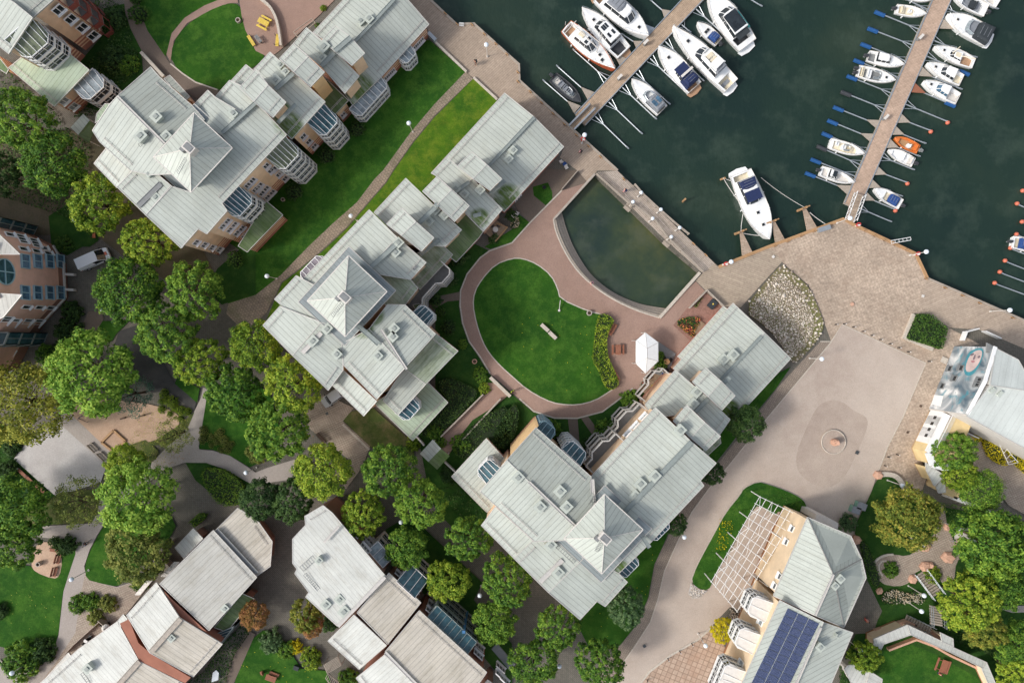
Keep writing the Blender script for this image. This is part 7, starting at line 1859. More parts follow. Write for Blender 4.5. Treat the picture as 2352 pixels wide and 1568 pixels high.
# cobbles
random.seed(31)
def stones(name, pts, n, r0, r1, mat, z=0.0):
    P = [(W(x, y).x, W(x, y).y) for x, y in pts]; xs = [p[0] for p in P]; ys = [p[1] for p in P]; b = MB(); k = 0
    grid = {}
    tries = 0
    while k < n and tries < n * 12:
        tries += 1
        p = (random.uniform(min(xs), max(xs)), random.uniform(min(ys), max(ys)))
        if not inside(p, P): continue
        r = random.uniform(r0, r1) * (1.4 if random.random() < .08 else 1)
        key = (int(p[0] / .5), int(p[1] / .5)); bad = False
        for ix in (-1, 0, 1):
            for iy in (-1, 0, 1):
                for q in grid.get((key[0] + ix, key[1] + iy), ()):
                    if math.hypot(p[0] - q[0], p[1] - q[1]) < (r + q[2]) * .8: bad = True
        if bad: continue
        grid.setdefault(key, []).append((p[0], p[1], r))
        b.ball((p[0], p[1], z), r, 6, 4, (random.uniform(.8, 1.1), random.uniform(.7, 1.1), .6)); k += 1
    return b.build(name, M[mat], kind='stuff', smooth=True)
t = NT('cobble'); g = t.n.new('ShaderNodeNewGeometry'); t.out(t.ramp(g.outputs['Random Per Island'], [(0, lin((140, 128, 114))), (.5, lin((182, 168, 152))), (1, lin((224, 214, 200)))]), .9); M['cobble'] = t.m
stones('cobblestones', [(1762 + (x - 1762) * .84, 748 + (y - 748) * .86) for x, y in cobpoly], 4200, .09, .2, 'cobble', ZCOB)
stones('cobblestones', cobpoly, 420, .1, .26, 'cobble', ZCOB)
stones('cobblestones', T(2, 3, 1650, 650, 1700, 690, 1780, 715, 1720, 775, 1650, 780, 1620, 740), 260, .08, .16, 'cobble', ZS[0])
stones('cobblestones', T(2, 3, 2000, 880, 2060, 920, 2170, 720, 2230, 680, 2200, 780, 2100, 960, 2040, 1060, 2000, 960), 260, .1, .18, 'cobble', .15)
bed('ground_cover', D(-30, 150, 20, 165, 125, 255, 160, 300, 210, 335, 205, 420, 160, 500, 100, 480, -30, 440), .7, 'leaf_dark', 14, .18, kind='stuff')
for pts, mt, dn in ((D(330, 940, 440, 930, 440, 1000, 370, 1080, 330, 1090, 290, 1040), 'leaf_willow', 5), (D(350, 1080, 410, 1010, 440, 1040, 380, 1100), 'leaf_rust', 5), (D(1420, 1330, 1500, 1250, 1490, 1400, 1400, 1480, 1350, 1430), 'leaf_gold', .5), (D(1200, 720, 1380, 730, 1400, 880, 1280, 920, 1180, 850), 'leaf_gold', .12), (D(550, 1480, 660, 1500, 740, 1560, 560, 1568), 'leaf_gold', .4), (D(660, 910, 740, 980, 800, 1060, 720, 1010, 640, 960), 'leaf_rust', 2), (D(30, 1360, 130, 1340, 130, 1440, 20, 1450), 'leaf_willow', .5)):
    P_ = [(W(x, y).x, W(x, y).y) for x, y in pts]; xs = [p[0] for p in P_]; ys = [p[1] for p in P_]; b = MB(); random.seed(77)
    for _ in range(int(abs(area2(P_)) * dn * 2)):
        p = (random.uniform(min(xs), max(xs)), random.uniform(min(ys), max(ys)))
        if inside(p, P_): b.leaf(Vector((p[0], p[1], ZS[0] + .03)), Vector((random.gauss(0, .3), random.gauss(0, .3), 1)).normalized(), .085)
    b.build('fallen_leaves', M[mt], kind='stuff')
# ================================================================ street furniture and small things
def lamp_proto(h, r):
    root = empty('street_lamp', (0, 0, 0))
    b = MB(); b.tube((0, 0, 0), (0, 0, h), .06, 8, .045); b.disc((0, 0, 0), .14, .25, 10); b.build('pole', M['offwhite'], root, local=True)
    b = MB(); b.ball((0, 0, h + r * .8), r, 14, 9); b.build('globe', M['globe'], root, local=True, smooth=True)
    b = MB(); b.disc((0, 0, h - .05), .13, .12, 10); b.build('collar', M['steel_dark'], root, local=True)
    return root
LP = lamp_proto(3.9, .34); LS = lamp_proto(2.6, .28)
lamps = [(939, 283, 'beside the path on the upper lawn'), (806, 496, 'at the narrow middle of the path between the two upper blocks'), (613, 634, 'at the lower left end of the lawn path'), (1117, 103, 'on the harbour deck at the top, by the yellow stain'), (1343, 310, 'on the quay edge next to the gangway of the shorter jetty'),
         (1680, 601, 'on the quay edge left of the mooring platforms'), (1953, 501, 'at the foot of the lattice gangway'), (2128, 578, 'at the outer corner of the paved quay, with a life buoy'), (2320, 712, 'on the quay deck near the right picture edge'), (1888, 824, 'on the edge of the plaza below the cobble field'), (235, 712, 'beside the path below the brick gable'),
         (113, 891, 'between the willow and the very large bright tree'), (565, 1085, 'above the bend of the grey path near the two dark trees'), (164, 1330, 'left of the path by the bench seats'), (27, 1545, 'in the bottom left corner'), (2073, 1115, 'on the curved garden wall beside the plaza'), (2123, 1250, 'at the middle boulder on the stone garden path'), (2203, 1214, 'on the upper garden stairs'),
         (2123, 1367, 'at the landing of the long garden stairs'), (2117, 1403, 'beside the lower flight of the garden stairs'), (1572, 1233, 'beside the road near the glass bays of the lower block'), (1621, 1482, 'on the paved square left of the white bays'), (1285, 1529, 'under the trees at the bottom, left of the sidewalk'), (171, 505, 'on the dark lawn above the white van'), (921, 1199, 'between two round trees beside the long brown building'), (1102, 1367, 'between the trees right of the long brown building'), (1977, 1494, 'behind the small green tree by the angled low building')]
for x, y, w in lamps:
    p = W(x, y, 4.2); o = copy_tree(LP); o.location = (p.x, p.y, 0); tag(o, 'white globe street lamp ' + w, 'street lamp', 'white globe street lamps')
for i, (x, y) in enumerate(T(2, 1, 1188, 200, 1370, 355, 1543, 522, 1113, 285, 1294, 438, 1465, 607)):
    p = W(x, y, 2.9); o = copy_tree(LS); o.location = (p.x, p.y, 0)
    tag(o, 'small globe lamp, %s from top, %s rail of the boardwalk bridge' % (('first', 'second', 'third')[i % 3], 'harbour side' if i < 3 else 'pool side'), 'street lamp', 'globe lamps on the boardwalk bridge')
drop_tree(LP); drop_tree(LS)
# boardwalk railings
def railing(pts, label, h=1.0, mat='wood_grey', step=2.2, rails=3):
    root = empty('railing', W(*pts[0]), label, 'railing')
    for j in range(rails):
        b = MB(); b_ = [W(x, y, 0) + Vector((0, 0, h * (j + 1) / rails)) for x, y in pts]
        for a, c in zip(b_[:-1], b_[1:]): b.bar(a, c, .1 if j < rails - 1 else .16, .06)
        b.build('rail', M[mat], root)
    for a, c in zip(pts[:-1], pts[1:]):
        A_ = W(*a); B_ = W(*c); k = max(1, int((B_ - A_).length / step))
        for q in range(k + 1):
            p = A_.lerp(B_, q / k); b = MB(); b.box((p.x, p.y, h / 2), (.12, .12, h + .05), .8); b.build('post', M[mat], root)
railing(T(2, 1, 770, 40, 1070, 310, 1095, 340, 1110, 320, 1310, 470, 1420, 620, 1440, 640, 1740, 930), 'wooden railing on the pool side of the boardwalk bridge')
railing(T(2, 1, 1120, 135, 1200, 230, 1320, 340, 1490, 490, 1612, 588), 'wooden railing on the harbour side of the boardwalk bridge')
for (x, y, lab) in T(2, 1, 1068, 335)[0:1] and ((T(2, 1, 1068, 335)[0] + ('small timber platform jutting into the pool under the upper pair of lamps',)), (T(2, 1, 1425, 662)[0] + ('small timber platform jutting into the pool under the lower lamp',))):
    p = W(x, y); b = MB(); b.box((p.x, p.y, -.05), (1.1, 1.1, .16), R(-42)); b.box((p.x - .1, p.y - .1, .1), (1.2, .14, .14), R(-42)); b.build('platform', M['wood_grey'], label=lab, cat='platform', group='timber platforms by the pool')
# quay bollards / mooring cleats
bp = empty('mooring_bollard', (0, 0, 0)); 
b = MB(); b.tube((-.3, 0, .22), (.3, 0, .22), .09, 7); b.build('bar', M['wood_tan'], bp, local=True); b = MB(); b.box((0, 0, .1), (.25, .25, .22)); b.build('foot', M['wood_dark'], bp, local=True)
for i, (x, y) in enumerate(T(1, 0, 1740, 130, 1850, 230, 1985, 232, 2100, 320, 2205, 410, 2305, 505) + T(2, 0, 55, 670, 55, 755, 168, 848, 272, 948, 378, 1048, 482, 1145, 592, 1245, 702, 1345, 812, 1445) + T(2, 1, 1025, 80, 1665, 672, 1778, 775) + T(3, 1, 60, 695, 182, 650, 300, 603, 425, 558, 885, 548, 975, 598, 1065, 640, 1160, 682, 1262, 725, 1445, 992, 1620, 1075, 1780, 1145, 1938, 1215, 2240, 1350)):
    o = copy_tree(bp); p = W(x, y); o.location = (p.x, p.y, .03); o.rotation_euler = (0, 0, R(-43) if i < 18 else R(20) if i < 22 else R(-25))
    tag(o, 'timber mooring bollard on the quay edge, number %d along the water from the top' % (i + 1), 'bollard', 'mooring bollards along the quay')
drop_tree(bp)
# plaza bollards
bp = empty('bollard', (0, 0, 0)); b = MB(); b.tube((0, 0, 0), (0, 0, .9), .08, 8, .06); b.build('post', M['black'], bp, local=True); b = MB(); b.ball((0, 0, .92), .09, 8, 5); b.build('cap', M['offwhite'], bp, local=True)
pb = T(3, 1, 612, 1413, 690, 1407, 775, 1437, 860, 1476, 940, 1513, 1020, 1551) + T(3, 2, 1107, 22, 1188, 57, 1275, 96, 1465, 183, 1175, 1035, 1095, 1057, 1062, 1137) + T(2, 3, 1740, 1165, 1648, 1200, 1538, 1268, 1430, 1338, 1240, 1535)
for i, (x, y) in enumerate(pb):
    o = copy_tree(bp); p = W(x, y); o.location = (p.x, p.y, .1)
    w = ('top edge of the plaza, number %d from left' % (i + 1)) if i < 10 else ('lower right edge of the plaza, number %d from the top' % (i - 9)) if i < 13 else ('edge of the pink paved square, number %d from the right' % (i - 12))
    tag(o, 'slim black bollard along the ' + w, 'bollard', 'black bollards round the plaza')
drop_tree(bp)
# fountain / boulder monument
root = empty('monument', W(1914, 1014), 'reddish boulder on a round cobbled dais in the middle of the plaza', 'monument')
c = W(1913, 1014); b = MB(); b.disc((c.x, c.y, 0), 1.8, .22, 40); b.build('dais', M['gravel_wet'], root)
b = MB(); b.path([(c.x + 1.8 * math.cos(k * math.pi / 20), c.y + 1.8 * math.sin(k * math.pi / 20), .24) for k in range(41)], .09, 5); b.build('rim', M['stone_pale'], root)
random.seed(3)
def boulder(c, r, h, mat, root=None, label=None, sides=7, nm='boulder'):
    P = [(c[0] + r * random.uniform(.75, 1.1) * math.cos(6.283 * k / sides), c[1] + r * random.uniform(.75, 1.1) * math.sin(6.283 * k / sides)) for k in range(sides)]
    P2 = [(c[0] + (x - c[0]) * random.uniform(.45, .75), c[1] + (y - c[1]) * random.uniform(.45, .75)) for x, y in P]
    b = MB(); b.prism(P, c[2] if len(c) > 2 else 0, [h * random.uniform(.5, .7)] * sides); b.prism(P, h * .6, [h * random.uniform(.85, 1.1) for _ in P], P2)
    return b.build(nm, M[mat], root, label=label, cat='boulder' if label else None, group='angular pink boulders in the right garden' if label else None)
p = W(1917, 1015, .6); boulder((p.x, p.y, .2), .62, 1.5, 'stone_pink', root)
for i, (x, y, r, l) in enumerate(((2121, 1253, .9, 'beside the lamp on the stone garden path'), (2121, 1298, .9, 'left one at the head of the garden stairs'), (2133, 1296, .6, 'right one at the head of the garden stairs'), (2093, 1327, .8, 'at the lower left edge of the round garden paving'), (2174, 1277, 1.1, 'against the trees on the right of the garden paving'), (1949, 1194, .6, 'above the narrow hedge strip, upper one'), (1965, 1238, .8, 'above the narrow hedge strip, lower one'), (2017, 1354, .6, 'at the lower end of the narrow hedge strip'), (2171, 1208, .6, 'at the left foot of the upper garden stairs'), (2200, 1244, .7, 'below the upper garden stairs'), (2015, 1090, .7, 'at the left end of the curved garden wall'))):
    p = W(x, y); boulder((p.x, p.y, 0), r, .8, 'stone_pink', None, 'angular pinkish boulder ' + l, 6)
strip('garden_wall', smooth_poly(T(3, 2, 1010, 1220, 1080, 1212, 1150, 1225, 1200, 1265, 1235, 1330, 1255, 1420), 1, False), .7, .5, 'stone_pale', label='curved pale stone wall bending from the plaza round the garden bed', cat='wall')
strip('kerb', T(3, 3, 1080, 440, 1040, 445, 1012, 480, 1015, 530, 1045, 580), .22, .25, 'stone_pale', label='octagonal stone kerb round the bush on the garden paving', cat='kerb')
strip('garden_wall', smooth_poly(T(3, 3, 965, 455, 1010, 410, 1070, 385, 1140, 380), 1, False), .3, .4, 'stone_pale', label='thin curved stone edging above the round garden paving', cat='wall')
strip('planter_wall', T(3, 1, 1330, 1320, 1240, 1530, 1500, 1640), .55, .5, 'stone_pale', label='thick pale L shaped planter wall beside the square clipped hedge', cat='wall')
strip('kerb', D(1884, 784, 1909, 784, 1934, 745, 2126, 834, 2074, 956, 2039, 1024, 2014, 1090), .15, .06, 'stone_pale', label='thin pale kerb line framing the upper and right sides of the plaza', cat='kerb')
strip('kerb', D(1909, 785, 1764, 957, 1663, 1081.5, 1628, 1121.5, 1588.5, 1176, 1561, 1233, 1526, 1311, 1511, 1376, 1493.5, 1428, 1458, 1483, 1428, 1526, 1400, 1568), .14, .07, 'stone_pale', label='long kerb between the gravel road and the brick sidewalk', cat='kerb')
strip('kerb', T(2, 3, 1850, 1040, 1700, 1172, 1455, 1312, 1262, 1462, 1180, 1568), .3, .08, 'stone_pale', label='kerb between the gravel road and the pink paved square', cat='kerb')
strip('kerb', T(0, 2, 610, 630, 1030, 1020), .12, .1, 'stone_pale', label='thin edging between the playground and the bench path', cat='kerb')
strip('kerb', T(0, 2, 540, 740, 985, 1140), .12, .08, 'wood_dark', label='dark edging along the upper right side of the pale gravel court', cat='kerb')
# sandpit
root = empty('sandpit', W(262, 1013), 'square wooden framed sandpit in the playground', 'sandpit'); sp_ = T(0, 2, 1045, 815, 1155, 915, 1040, 1010, 935, 925)
b = MB(); b.face([W(x, y, .12) for x, y in sp_]); b.build('sand', M['sandpit'], root)
b = MB()
for i in range(4): b.bar(W(*sp_[i], .2), W(*sp_[(i + 1) % 4], .2), .3, .4)
b.build('frame', M['wood_tan'], root)
# swing
root = empty('swing', W(195, 950), 'metal swing frame with two black tyre seats in the playground', 'swing')
a_, c_ = W(178, 962, 2.2), W(218, 935, 2.2); a_ = W(180, 960, 2.2); c_ = W(222, 934, 2.2)
b = MB(); b.tube(a_, c_, .06, 6)
for p, q in ((a_, (178, 964)), (a_, (203, 970)), (c_, (215, 930)), (c_, (234, 936))): b.tube(p, W(*q, 0), .05, 6)
b.build('frame', M['steel_dark'], root)
for f in (.4, .7):
    p = a_.lerp(c_, f); b = MB(); b.path([(p.x + .42 * math.cos(k * .5236), p.y - .3 + .42 * math.sin(k * .5236), .5) for k in range(13)], .12, 6); s_ = b.build('tyre_seat', M['tyre'], root)
    b = MB(); b.tube(p, (p.x + .3, p.y - .3, .55), .015, 4); b.tube(p, (p.x - .3, p.y - .3, .55), .015, 4); b.build('chain', M['steel_dark'], s_)
# springers
for x, y, l in ((288, 959, 'left of the bluish conifer shade'), (332, 953, 'further right in the playground')):
    p = W(x, y); root = empty('spring_rider', p, 'small dark spring rider ' + l, 'spring rider', 'spring riders'); b = MB(); b.tube((p.x, p.y, 0), (p.x, p.y, .5), .12, 7); b.build('spring', M['steel_dark'], root); b = MB(); b.box((p.x, p.y, .6), (.9, .2, .22), .3); b.box((p.x + .3, p.y + .1, .8), (.2, .2, .3), .3); b.build('seat', M['wood_dark'], root)
# benches and tables
def bench(px, py, ang, L=1.8, mat='wood_red', back=True, label='', group='garden benches', flip=1):
    p = W(px, py, .4); root = empty('bench', (p.x, p.y, 0), label, 'bench', group, R(ang))
    b = MB()
    for k in range(4): b.box((0, -.18 + k * .12, .45), (L, .1, .05))
    b.build('seat', M[mat], root, local=True)
    if back:
        b = MB()
        for k in range(3): b.box((0, flip * (.3 + k * .03), .6 + k * .13), (L, .05, .1))
        b.build('backrest', M[mat], root, local=True)
    for s in (-1, 1):
        b = MB(); b.box((s * L * .4, 0, .22), (.08, .42, .44)); b.box((s * L * .4, flip * .3, .5), (.07, .06, .9)); b.build('leg', M['steel_dark'], root, local=True)
    return root
def table(px, py, ang, L=1.9, mat='wood_red', label='', wd=.8, seats=True, group='picnic tables', name='picnic_table'):
    p = W(px, py, .7); root = empty(name, (p.x, p.y, 0), label, 'picnic table', group, R(ang))
    b = MB()
    for k in range(5): b.box((0, -wd / 2 + wd * (k + .5) / 5, .75), (L, wd / 5 - .03, .05))
    b.build('tabletop', M[mat], root, local=True)
    if seats:
        for s in (-1, 1):
            b = MB(); b.box((0, s * (wd / 2 + .4), .45), (L, .28, .06)); b.build('seat', M[mat], root, local=True)
    for s in (-1, 1):
        b = MB(); b.box((s * L * .35, 0, .37), (.08, wd * .5, .74)); b.box((s * L * .35, 0, .42), (.08, wd + 1.0 if seats else wd, .07)); b.build('leg', M[mat], root, local=True)
table(605, 51, 60 - 88, 1.7, 'yellow_paint', 'yellow picnic table on the round walled terrace at the top')
bench(637, 93, 86, 1.8, 'yellow_paint', False, 'yellow bench against the curved stone wall at the top', 'yellow benches')
bench(577, 94, -58, 1.8, 'yellow_paint', False, 'yellow bench beside the round lawn at the top', 'yellow benches')
table(593, 90, -50, 1.3, 'mid_grey', 'grey table in front of the yellow bench on the walled terrace', .6, False)
bench(216, 535, 90, 1.5, 'wood_orange', False, 'orange brown bench pair under the yellow green tree above the van', 'garden benches')
for i, (x, y) in enumerate(((51, 1086), (71, 1104), (91, 1121))): bench(x, y, -43, 1.9, 'wood_red', False, 'red slatted court bench, %s from the left in the row of three' % ('first', 'second', 'third')[i], 'three red benches along the pale gravel court')
bench(215, 1026, -45, 1.6, 'wood_grey', True, 'grey bench with dark arms left of the sandpit, upper of two', 'benches beside the sandpit', -1); bench(237, 1046, -45, 1.6, 'wood_grey', True, 'grey bench with dark arms near the sandpit corner, lower of two', 'benches beside the sandpit', -1)
bench(737, 1006, -48, 1.9, 'wood_dark', True, 'brown bench on the paved strip below the parked car')
bench(1408, 757, 60, 1.9, 'wood_red', True, 'brown bench behind the upper end of the yellow green hedge')
bench(1412, 862, -62, 1.9, 'wood_red', True, 'brown bench behind the lower end of the yellow green hedge')
table(1420, 803, 90, 1.5, 'wood_red', 'pinkish wooden picnic table left of the marquee')
bench(135, 1283, 75, 1.5, 'wood_red', True, 'pink bench in the small sitting area, upper right', 'pink benches in the sitting area'); bench(127, 1313, 75, 1.5, 'wood_red', True, 'pink bench in the small sitting area, lower right', 'pink benches in the sitting area'); bench(124, 1263, -10, 1.2, 'wood_red', False, 'pink bench in the small sitting area, under the clipped bush', 'pink benches in the sitting area')
table(622, 1557, -20, 1.6, 'wood_red', 'red brown table on the bottom lawn', .9, False); bench(630, 1547, -20, 1.5, 'wood_red', False, 'red brown bench beside the table on the bottom lawn'); 
table(2168, 1530, 70, 2.0, 'wood_red', 'weathered red picnic table on the sloping lawn with a person beside it', 1.0)
table(2303, 1124, -24, 1.7, 'wood_grey', 'grey picnic table in the right garden, upper one'); table(2300, 1137, -24, 1.7, 'wood_grey', 'grey picnic table in the right garden, lower one')
# stone bench slabs on the oval lawn
p = W(1253, 760); root = empty('stone_bench', p, 'long pale stone bench of two offset slabs on the oval lawn', 'bench')
a_, c_, d_, e_ = T(2, 1, 268, 1412, 335, 1472, 340, 1480, 405, 1542)
for u, v, in ((a_, c_), (d_, e_)):
    b = MB(); b.bar(W(*u, .4), W(*v, .4), .55, .35); b.build('slab', M['stone_pale'], root)
b = MB(); p = W(1284, 713); q = W(1286, 690); b.bar((p.x, p.y, .2), (q.x, q.y, .9), .08, .08); b.box((p.x, p.y, .15), (.3, .3, .3)); b.build('sign_post', M['offwhite'], label='thin leaning post on the oval lawn near its right notch', cat='post')
# round stone planters and rings
def ring(px, py, r, h, mat, label, cat='planter', fill='soil', name='planter'):
    p = W(px, py, h); root = empty(name, (p.x, p.y, 0), label, cat, 'round stone planters'); b = MB()
    n = 18; o = [(p.x + r * math.cos(6.283 * k / n), p.y + r * math.sin(6.283 * k / n)) for k in range(n)]; i_ = [(p.x + r * .68 * math.cos(6.283 * k / n), p.y + r * .68 * math.sin(6.283 * k / n)) for k in range(n)]
    for k in range(n):
        j = (k + 1) % n
        b.face([(*o[k], 0), (*o[j], 0), (*o[j], h), (*o[k], h)]); b.face([(*o[k], h), (*o[j], h), (*i_[j], h), (*i_[k], h)]); b.face([(*i_[k], h), (*i_[j], h), (*i_[j], h * .6), (*i_[k], h * .6)])
    b.build('pot', M[mat], root); b = MB(); b.face([(x, y, h * .75) for x, y in i_]); b.build('filling', M[fill], root)
ring(1354, 718.5, .4, .6, 'concrete', 'round concrete planter at the right notch of the oval lawn')
ring(1090, 830, .38, .35, 'stone_pink', 'round ring of stones on the grass left of the ring path'); ring(86, 1296, .36, .9, 'concrete', 'round stone litter bin in the small sitting area'); ring(546, 46, .38, .5, 'concrete', 'round planter beside the round lawn at the top')
ring(243 * 1.0, 1176 + 268, .4, .5, 'stone_pink', 'round pinkish planter near the terrace of the bottom left houses')
ring(649, 458, .3, .4, 'concrete', 'dark round planter between the clipped ball and the peach wall')
ring(1532, 830, .45, .75, 'wood_tan', 'round wooden table with a hole right of the marquee', 'table', 'wood_tan', 'round_table')
# manholes and drains
def plate(px, py, w, d, ang, mat, label, rnd=False):
    p = W(px, py); b = MB()
    if rnd: b.disc((p.x, p.y, .2), w, .04, 18)
    else: b.box((p.x, p.y, .215), (w, d, .04), R(ang))
    b.build('drain_cover', M[mat], label=label, cat='drain cover', group='metal drain covers')
plate(1967, 1038.5, .5, .5, -25, 'steel_dark', 'square iron drain cover on the plaza, right of the monument'); plate(1479.5, 1481.5, .45, .45, 30, 'steel_dark', 'square iron drain cover on the road near the bottom'); plate(1956, 698.5, .3, 0, 0, 'stone_pink', 'round reddish cover on the paved quay', True); plate(2113, 932, .2, 0, 0, 'wood_dark', 'round cover on the setts at the right side of the plaza', True); plate(2083, 992, .2, 0, 0, 'wood_dark', 'round cover between the setts and the ochre building', True); plate(2147.5, 1273.5, .3, .3, -25, 'steel_dark', 'small drain cover on the garden paving'); plate(752, 949, .35, .35, 40, 'steel_dark', 'square drain cover below the parked car'); plate(2118, 680, .4, .4, -20, 'offwhite', 'small white square hatch on the quay deck near the paved corner'); plate(1775, 590, .4, .4, 40, 'offwhite', 'small white square hatch on the deck left of the cobbles')
plate(2167, 827, 1.0, .9, -25, 'stone_pale', 'pale framed square hatch near the mural wall')
plate(2087, 1536, .9, .9, -25, 'stone_pale', 'square stone plate in the sloping lawn')
# quay locker box and ladders
b = MB(); p = W(1893, 525, .5); b.box((p.x, p.y, .35), (1.9, .7, .7), R(18)); b.build('locker', M['steel'], label='pale grey locker box on the quay above the mooring platforms', cat='locker')
def ladder_obj(a, c, lab):
    root = empty('quay_ladder', W(*a, .2), lab, 'ladder', 'white quay ladders'); A_ = W(*a, .35); B_ = W(*c, .3); d = (B_ - A_); n = Vector((-d.y, d.x, 0)).normalized() * .22
    b = MB(); b.tube(A_ + n, B_ + n, .05, 5); b.tube(A_ - n, B_ - n, .05, 5); b.build('rail', M['white'], root)
    b = MB()
    for k in range(6): q = A_.lerp(B_, k / 5); b.tube(q + n, q - n, .03, 4)
    b.build('rung', M['white'], root)
ladder_obj((2047, 556), (2092, 548), 'long white folded gangway ladder hanging over the quay edge'); ladder_obj((1055, 56), (1065, 57), 'small white ladder at the notch of the harbour deck, top')
# life buoys
def buoy(px, py, lab):
    p = W(px, py, 1.2); root = empty('life_buoy', (p.x, p.y, 0), lab, 'life buoy', 'life buoys on posts'); b = MB(); b.tube((p.x, p.y, 0), p, .05, 6); b.build('post', M['white'], root)
    b = MB(); b.path([(p.x + .3 * math.cos(k * .5236), p.y + .1 + .2 * math.sin(k * .5236), p.z + .2 * math.sin(k * .5236)) for k in range(13)], .09, 6); b.build('ring', M['red_cloth'], root); b = MB(); b.box((p.x + .1, p.y, 1.0), (.3, .2, .5)); b.build('box', M['white'], root)
buoy(1339, 321, 'red and white life buoy beside the lamp near the first gangway'); buoy(1668, 607, 'life buoy on the quay edge left of the mooring platforms'); buoy(2109, 584, 'red life buoy at the outer corner of the paved quay'); buoy(1972, 517, 'white life buoy holder next to the lattice gangway')
# electric cabinets
for x, y, w, d, m, l in ((992, 84, .5, 1.5, 'steel', 'grey cabinet at the end wall of the upper apartment block'), (1979, 1162, 1.3, 1.0, 'bin_green', 'green waste container at the plaza corner, upper one'), (1966, 1171, 1.2, 1.0, 'bin_green', 'green waste container at the plaza corner, lower one')):
    p = W(x, y, 1.0); root = empty('container', (p.x, p.y, 0), l, 'container'); b = MB(); b.box((p.x, p.y, .55), (w, d, 1.1), R(-20 if 'green' in l else 45)); b.build('body', M[m], root); b = MB(); b.box((p.x, p.y, 1.13), (w * 1.06, d * 1.06, .08), R(-20 if 'green' in l else 45)); b.build('lid', M['steel' if m == 'steel' else 'grey_cover'], root)
for x, y, l in ((1483, 98, 'grey supply pillar on the shorter jetty, upper one'), (1423, 178, 'grey supply pillar on the shorter jetty, lower one'), (2114, 86, 'grey bench like box on the long jetty'), (2034, 270, 'angled white pole fixture on the long jetty')):
    p = W(x, y, 0); root = empty('supply_pillar', (p.x, p.y, JZ), l, 'pillar', 'supply pillars on the jetties'); b = MB(); b.box((p.x, p.y, JZ + .5), (.5, .3, 1.0), .8); b.build('body', M['mid_grey'], root); b = MB(); b.box((p.x, p.y, JZ + 1.03), (.9, .4, .08), .8); b.build('cap', M['offwhite'], root)
# ---------------------------------------------------------------- vehicles
def vehicle(name, px, py, ang, L, Wd, H, bonnet, screen, roof1, mat, label, boxy=True):
    p = W(px, py, H * .7); root = empty(name, (p.x, p.y, 0), label, 'van' if boxy else 'car', None, R(ang))
    def sec(x): return 1 - .16 * max(0, (abs(x) / (L / 2) - .72) / .28) ** 2
    xs = [-L / 2, -L / 2 + .15, -L * .3, 0, L * .25, L / 2 - .5, L / 2 - .12, L / 2]
    b = MB()
    for z0, z1, k0, k1 in ((.35, .75, .94, 1.0), (.75, H * .55, 1.0, .97)):
        lo = [(x, Wd / 2 * sec(x) * k0) for x in xs] + [(x, -Wd / 2 * sec(x) * k0) for x in reversed(xs)]
        hi = [(x, Wd / 2 * sec(x) * k1) for x in xs] + [(x, -Wd / 2 * sec(x) * k1) for x in reversed(xs)]
        zt = [z1 - (.12 * max(0, (x - L * .2) / (L * .3)) if z1 > .8 else 0) for x in xs]
        b.prism(lo, z0, zt + zt[::-1], hi)
    body = b.build('body', M[mat], root, local=True)
    x0 = -L / 2 + (.04 if boxy else L * .1); x1 = screen; xr = roof1; xr0 = x0 + (.12 if boxy else .45)
    zb = H * .55 - .02
    b = MB(); b.prism([(x0, Wd * .48), (x1, Wd * .46), (x1 + .1, 0), (x1, -Wd * .46), (x0, -Wd * .48)], zb, H - .06, [(xr0, Wd * .40), (xr, Wd * .40), (xr + .06, 0), (xr, -Wd * .40), (xr0, -Wd * .40)]); b.build('windscreen', M['glass_dark'], root, local=True)
    b = MB(); b.prism([(xr0 - .03, Wd * .41), (xr, Wd * .405), (xr + .06, 0), (xr, -Wd * .405), (xr0 - .03, -Wd * .41)], H - .1, H - .02); 
    if boxy:
        for s in (-1, 1): b.face([(x0, s * Wd * .485, zb), (roof1 - .9, s * Wd * .485, zb), (roof1 - .9, s * Wd * .41, H - .06), (xr0, s * Wd * .41, H - .06)])
    for s in (-1, 1): b.bar((x1, s * Wd * .45, zb), (xr, s * Wd * .4, H - .06), .08, .06); b.bar((x0, s * Wd * .47, zb), (xr0, s * Wd * .4, H - .06), .12, .08); b.bar((roof1 - .9, s * Wd * .475, zb), (roof1 - .9, s * Wd * .405, H - .06), .08, .05)
    b.build('roof', M[mat], root, local=True)
    for sx in (-.32, .32):
        for s in (-1, 1):
            b = MB(); b.tube((L * sx, s * (Wd / 2 - .2), .33), (L * sx, s * (Wd / 2 + .01), .33), .33, 14); w_ = b.build('wheel', M['tyre'], root, local=True); b = MB(); b.tube((L * sx, s * (Wd / 2), .33), (L * sx, s * (Wd / 2 + .02), .33), .2, 10); b.build('rim', M['steel'], w_, local=True)
    for s in (-1, 1):
        b = MB(); b.box((L / 2 - .22, s * Wd * .36, .72), (.3, .3, .14)); b.build('headlight', M['glass_pale'], root, local=True)
        b = MB(); b.box((-L / 2 + .0, s * Wd * .44, .9), (.08, .12, .4)); b.build('tail_light', M['red_cloth'], root, local=True)
        b = MB(); b.box((x1 - .25, s * (Wd / 2 + .1), zb + .1), (.18, .22, .16)); b.build('mirror', M['black'], root, local=True)
    b = MB(); b.box((L / 2 + .01, 0, .5), (.08, Wd * .8, .2)); b.box((-L / 2 - .01, 0, .5), (.08, Wd * .85, .2)); b.build('bumper', M['dark_grey'], root, local=True)
    return root
v = vehicle('van', 211, 594, 24, 4.8, 1.95, 1.95, 1.0, 1.75, .95, 'car_white', 'white delivery van with a red bonnet mark parked beside the brick gable building')
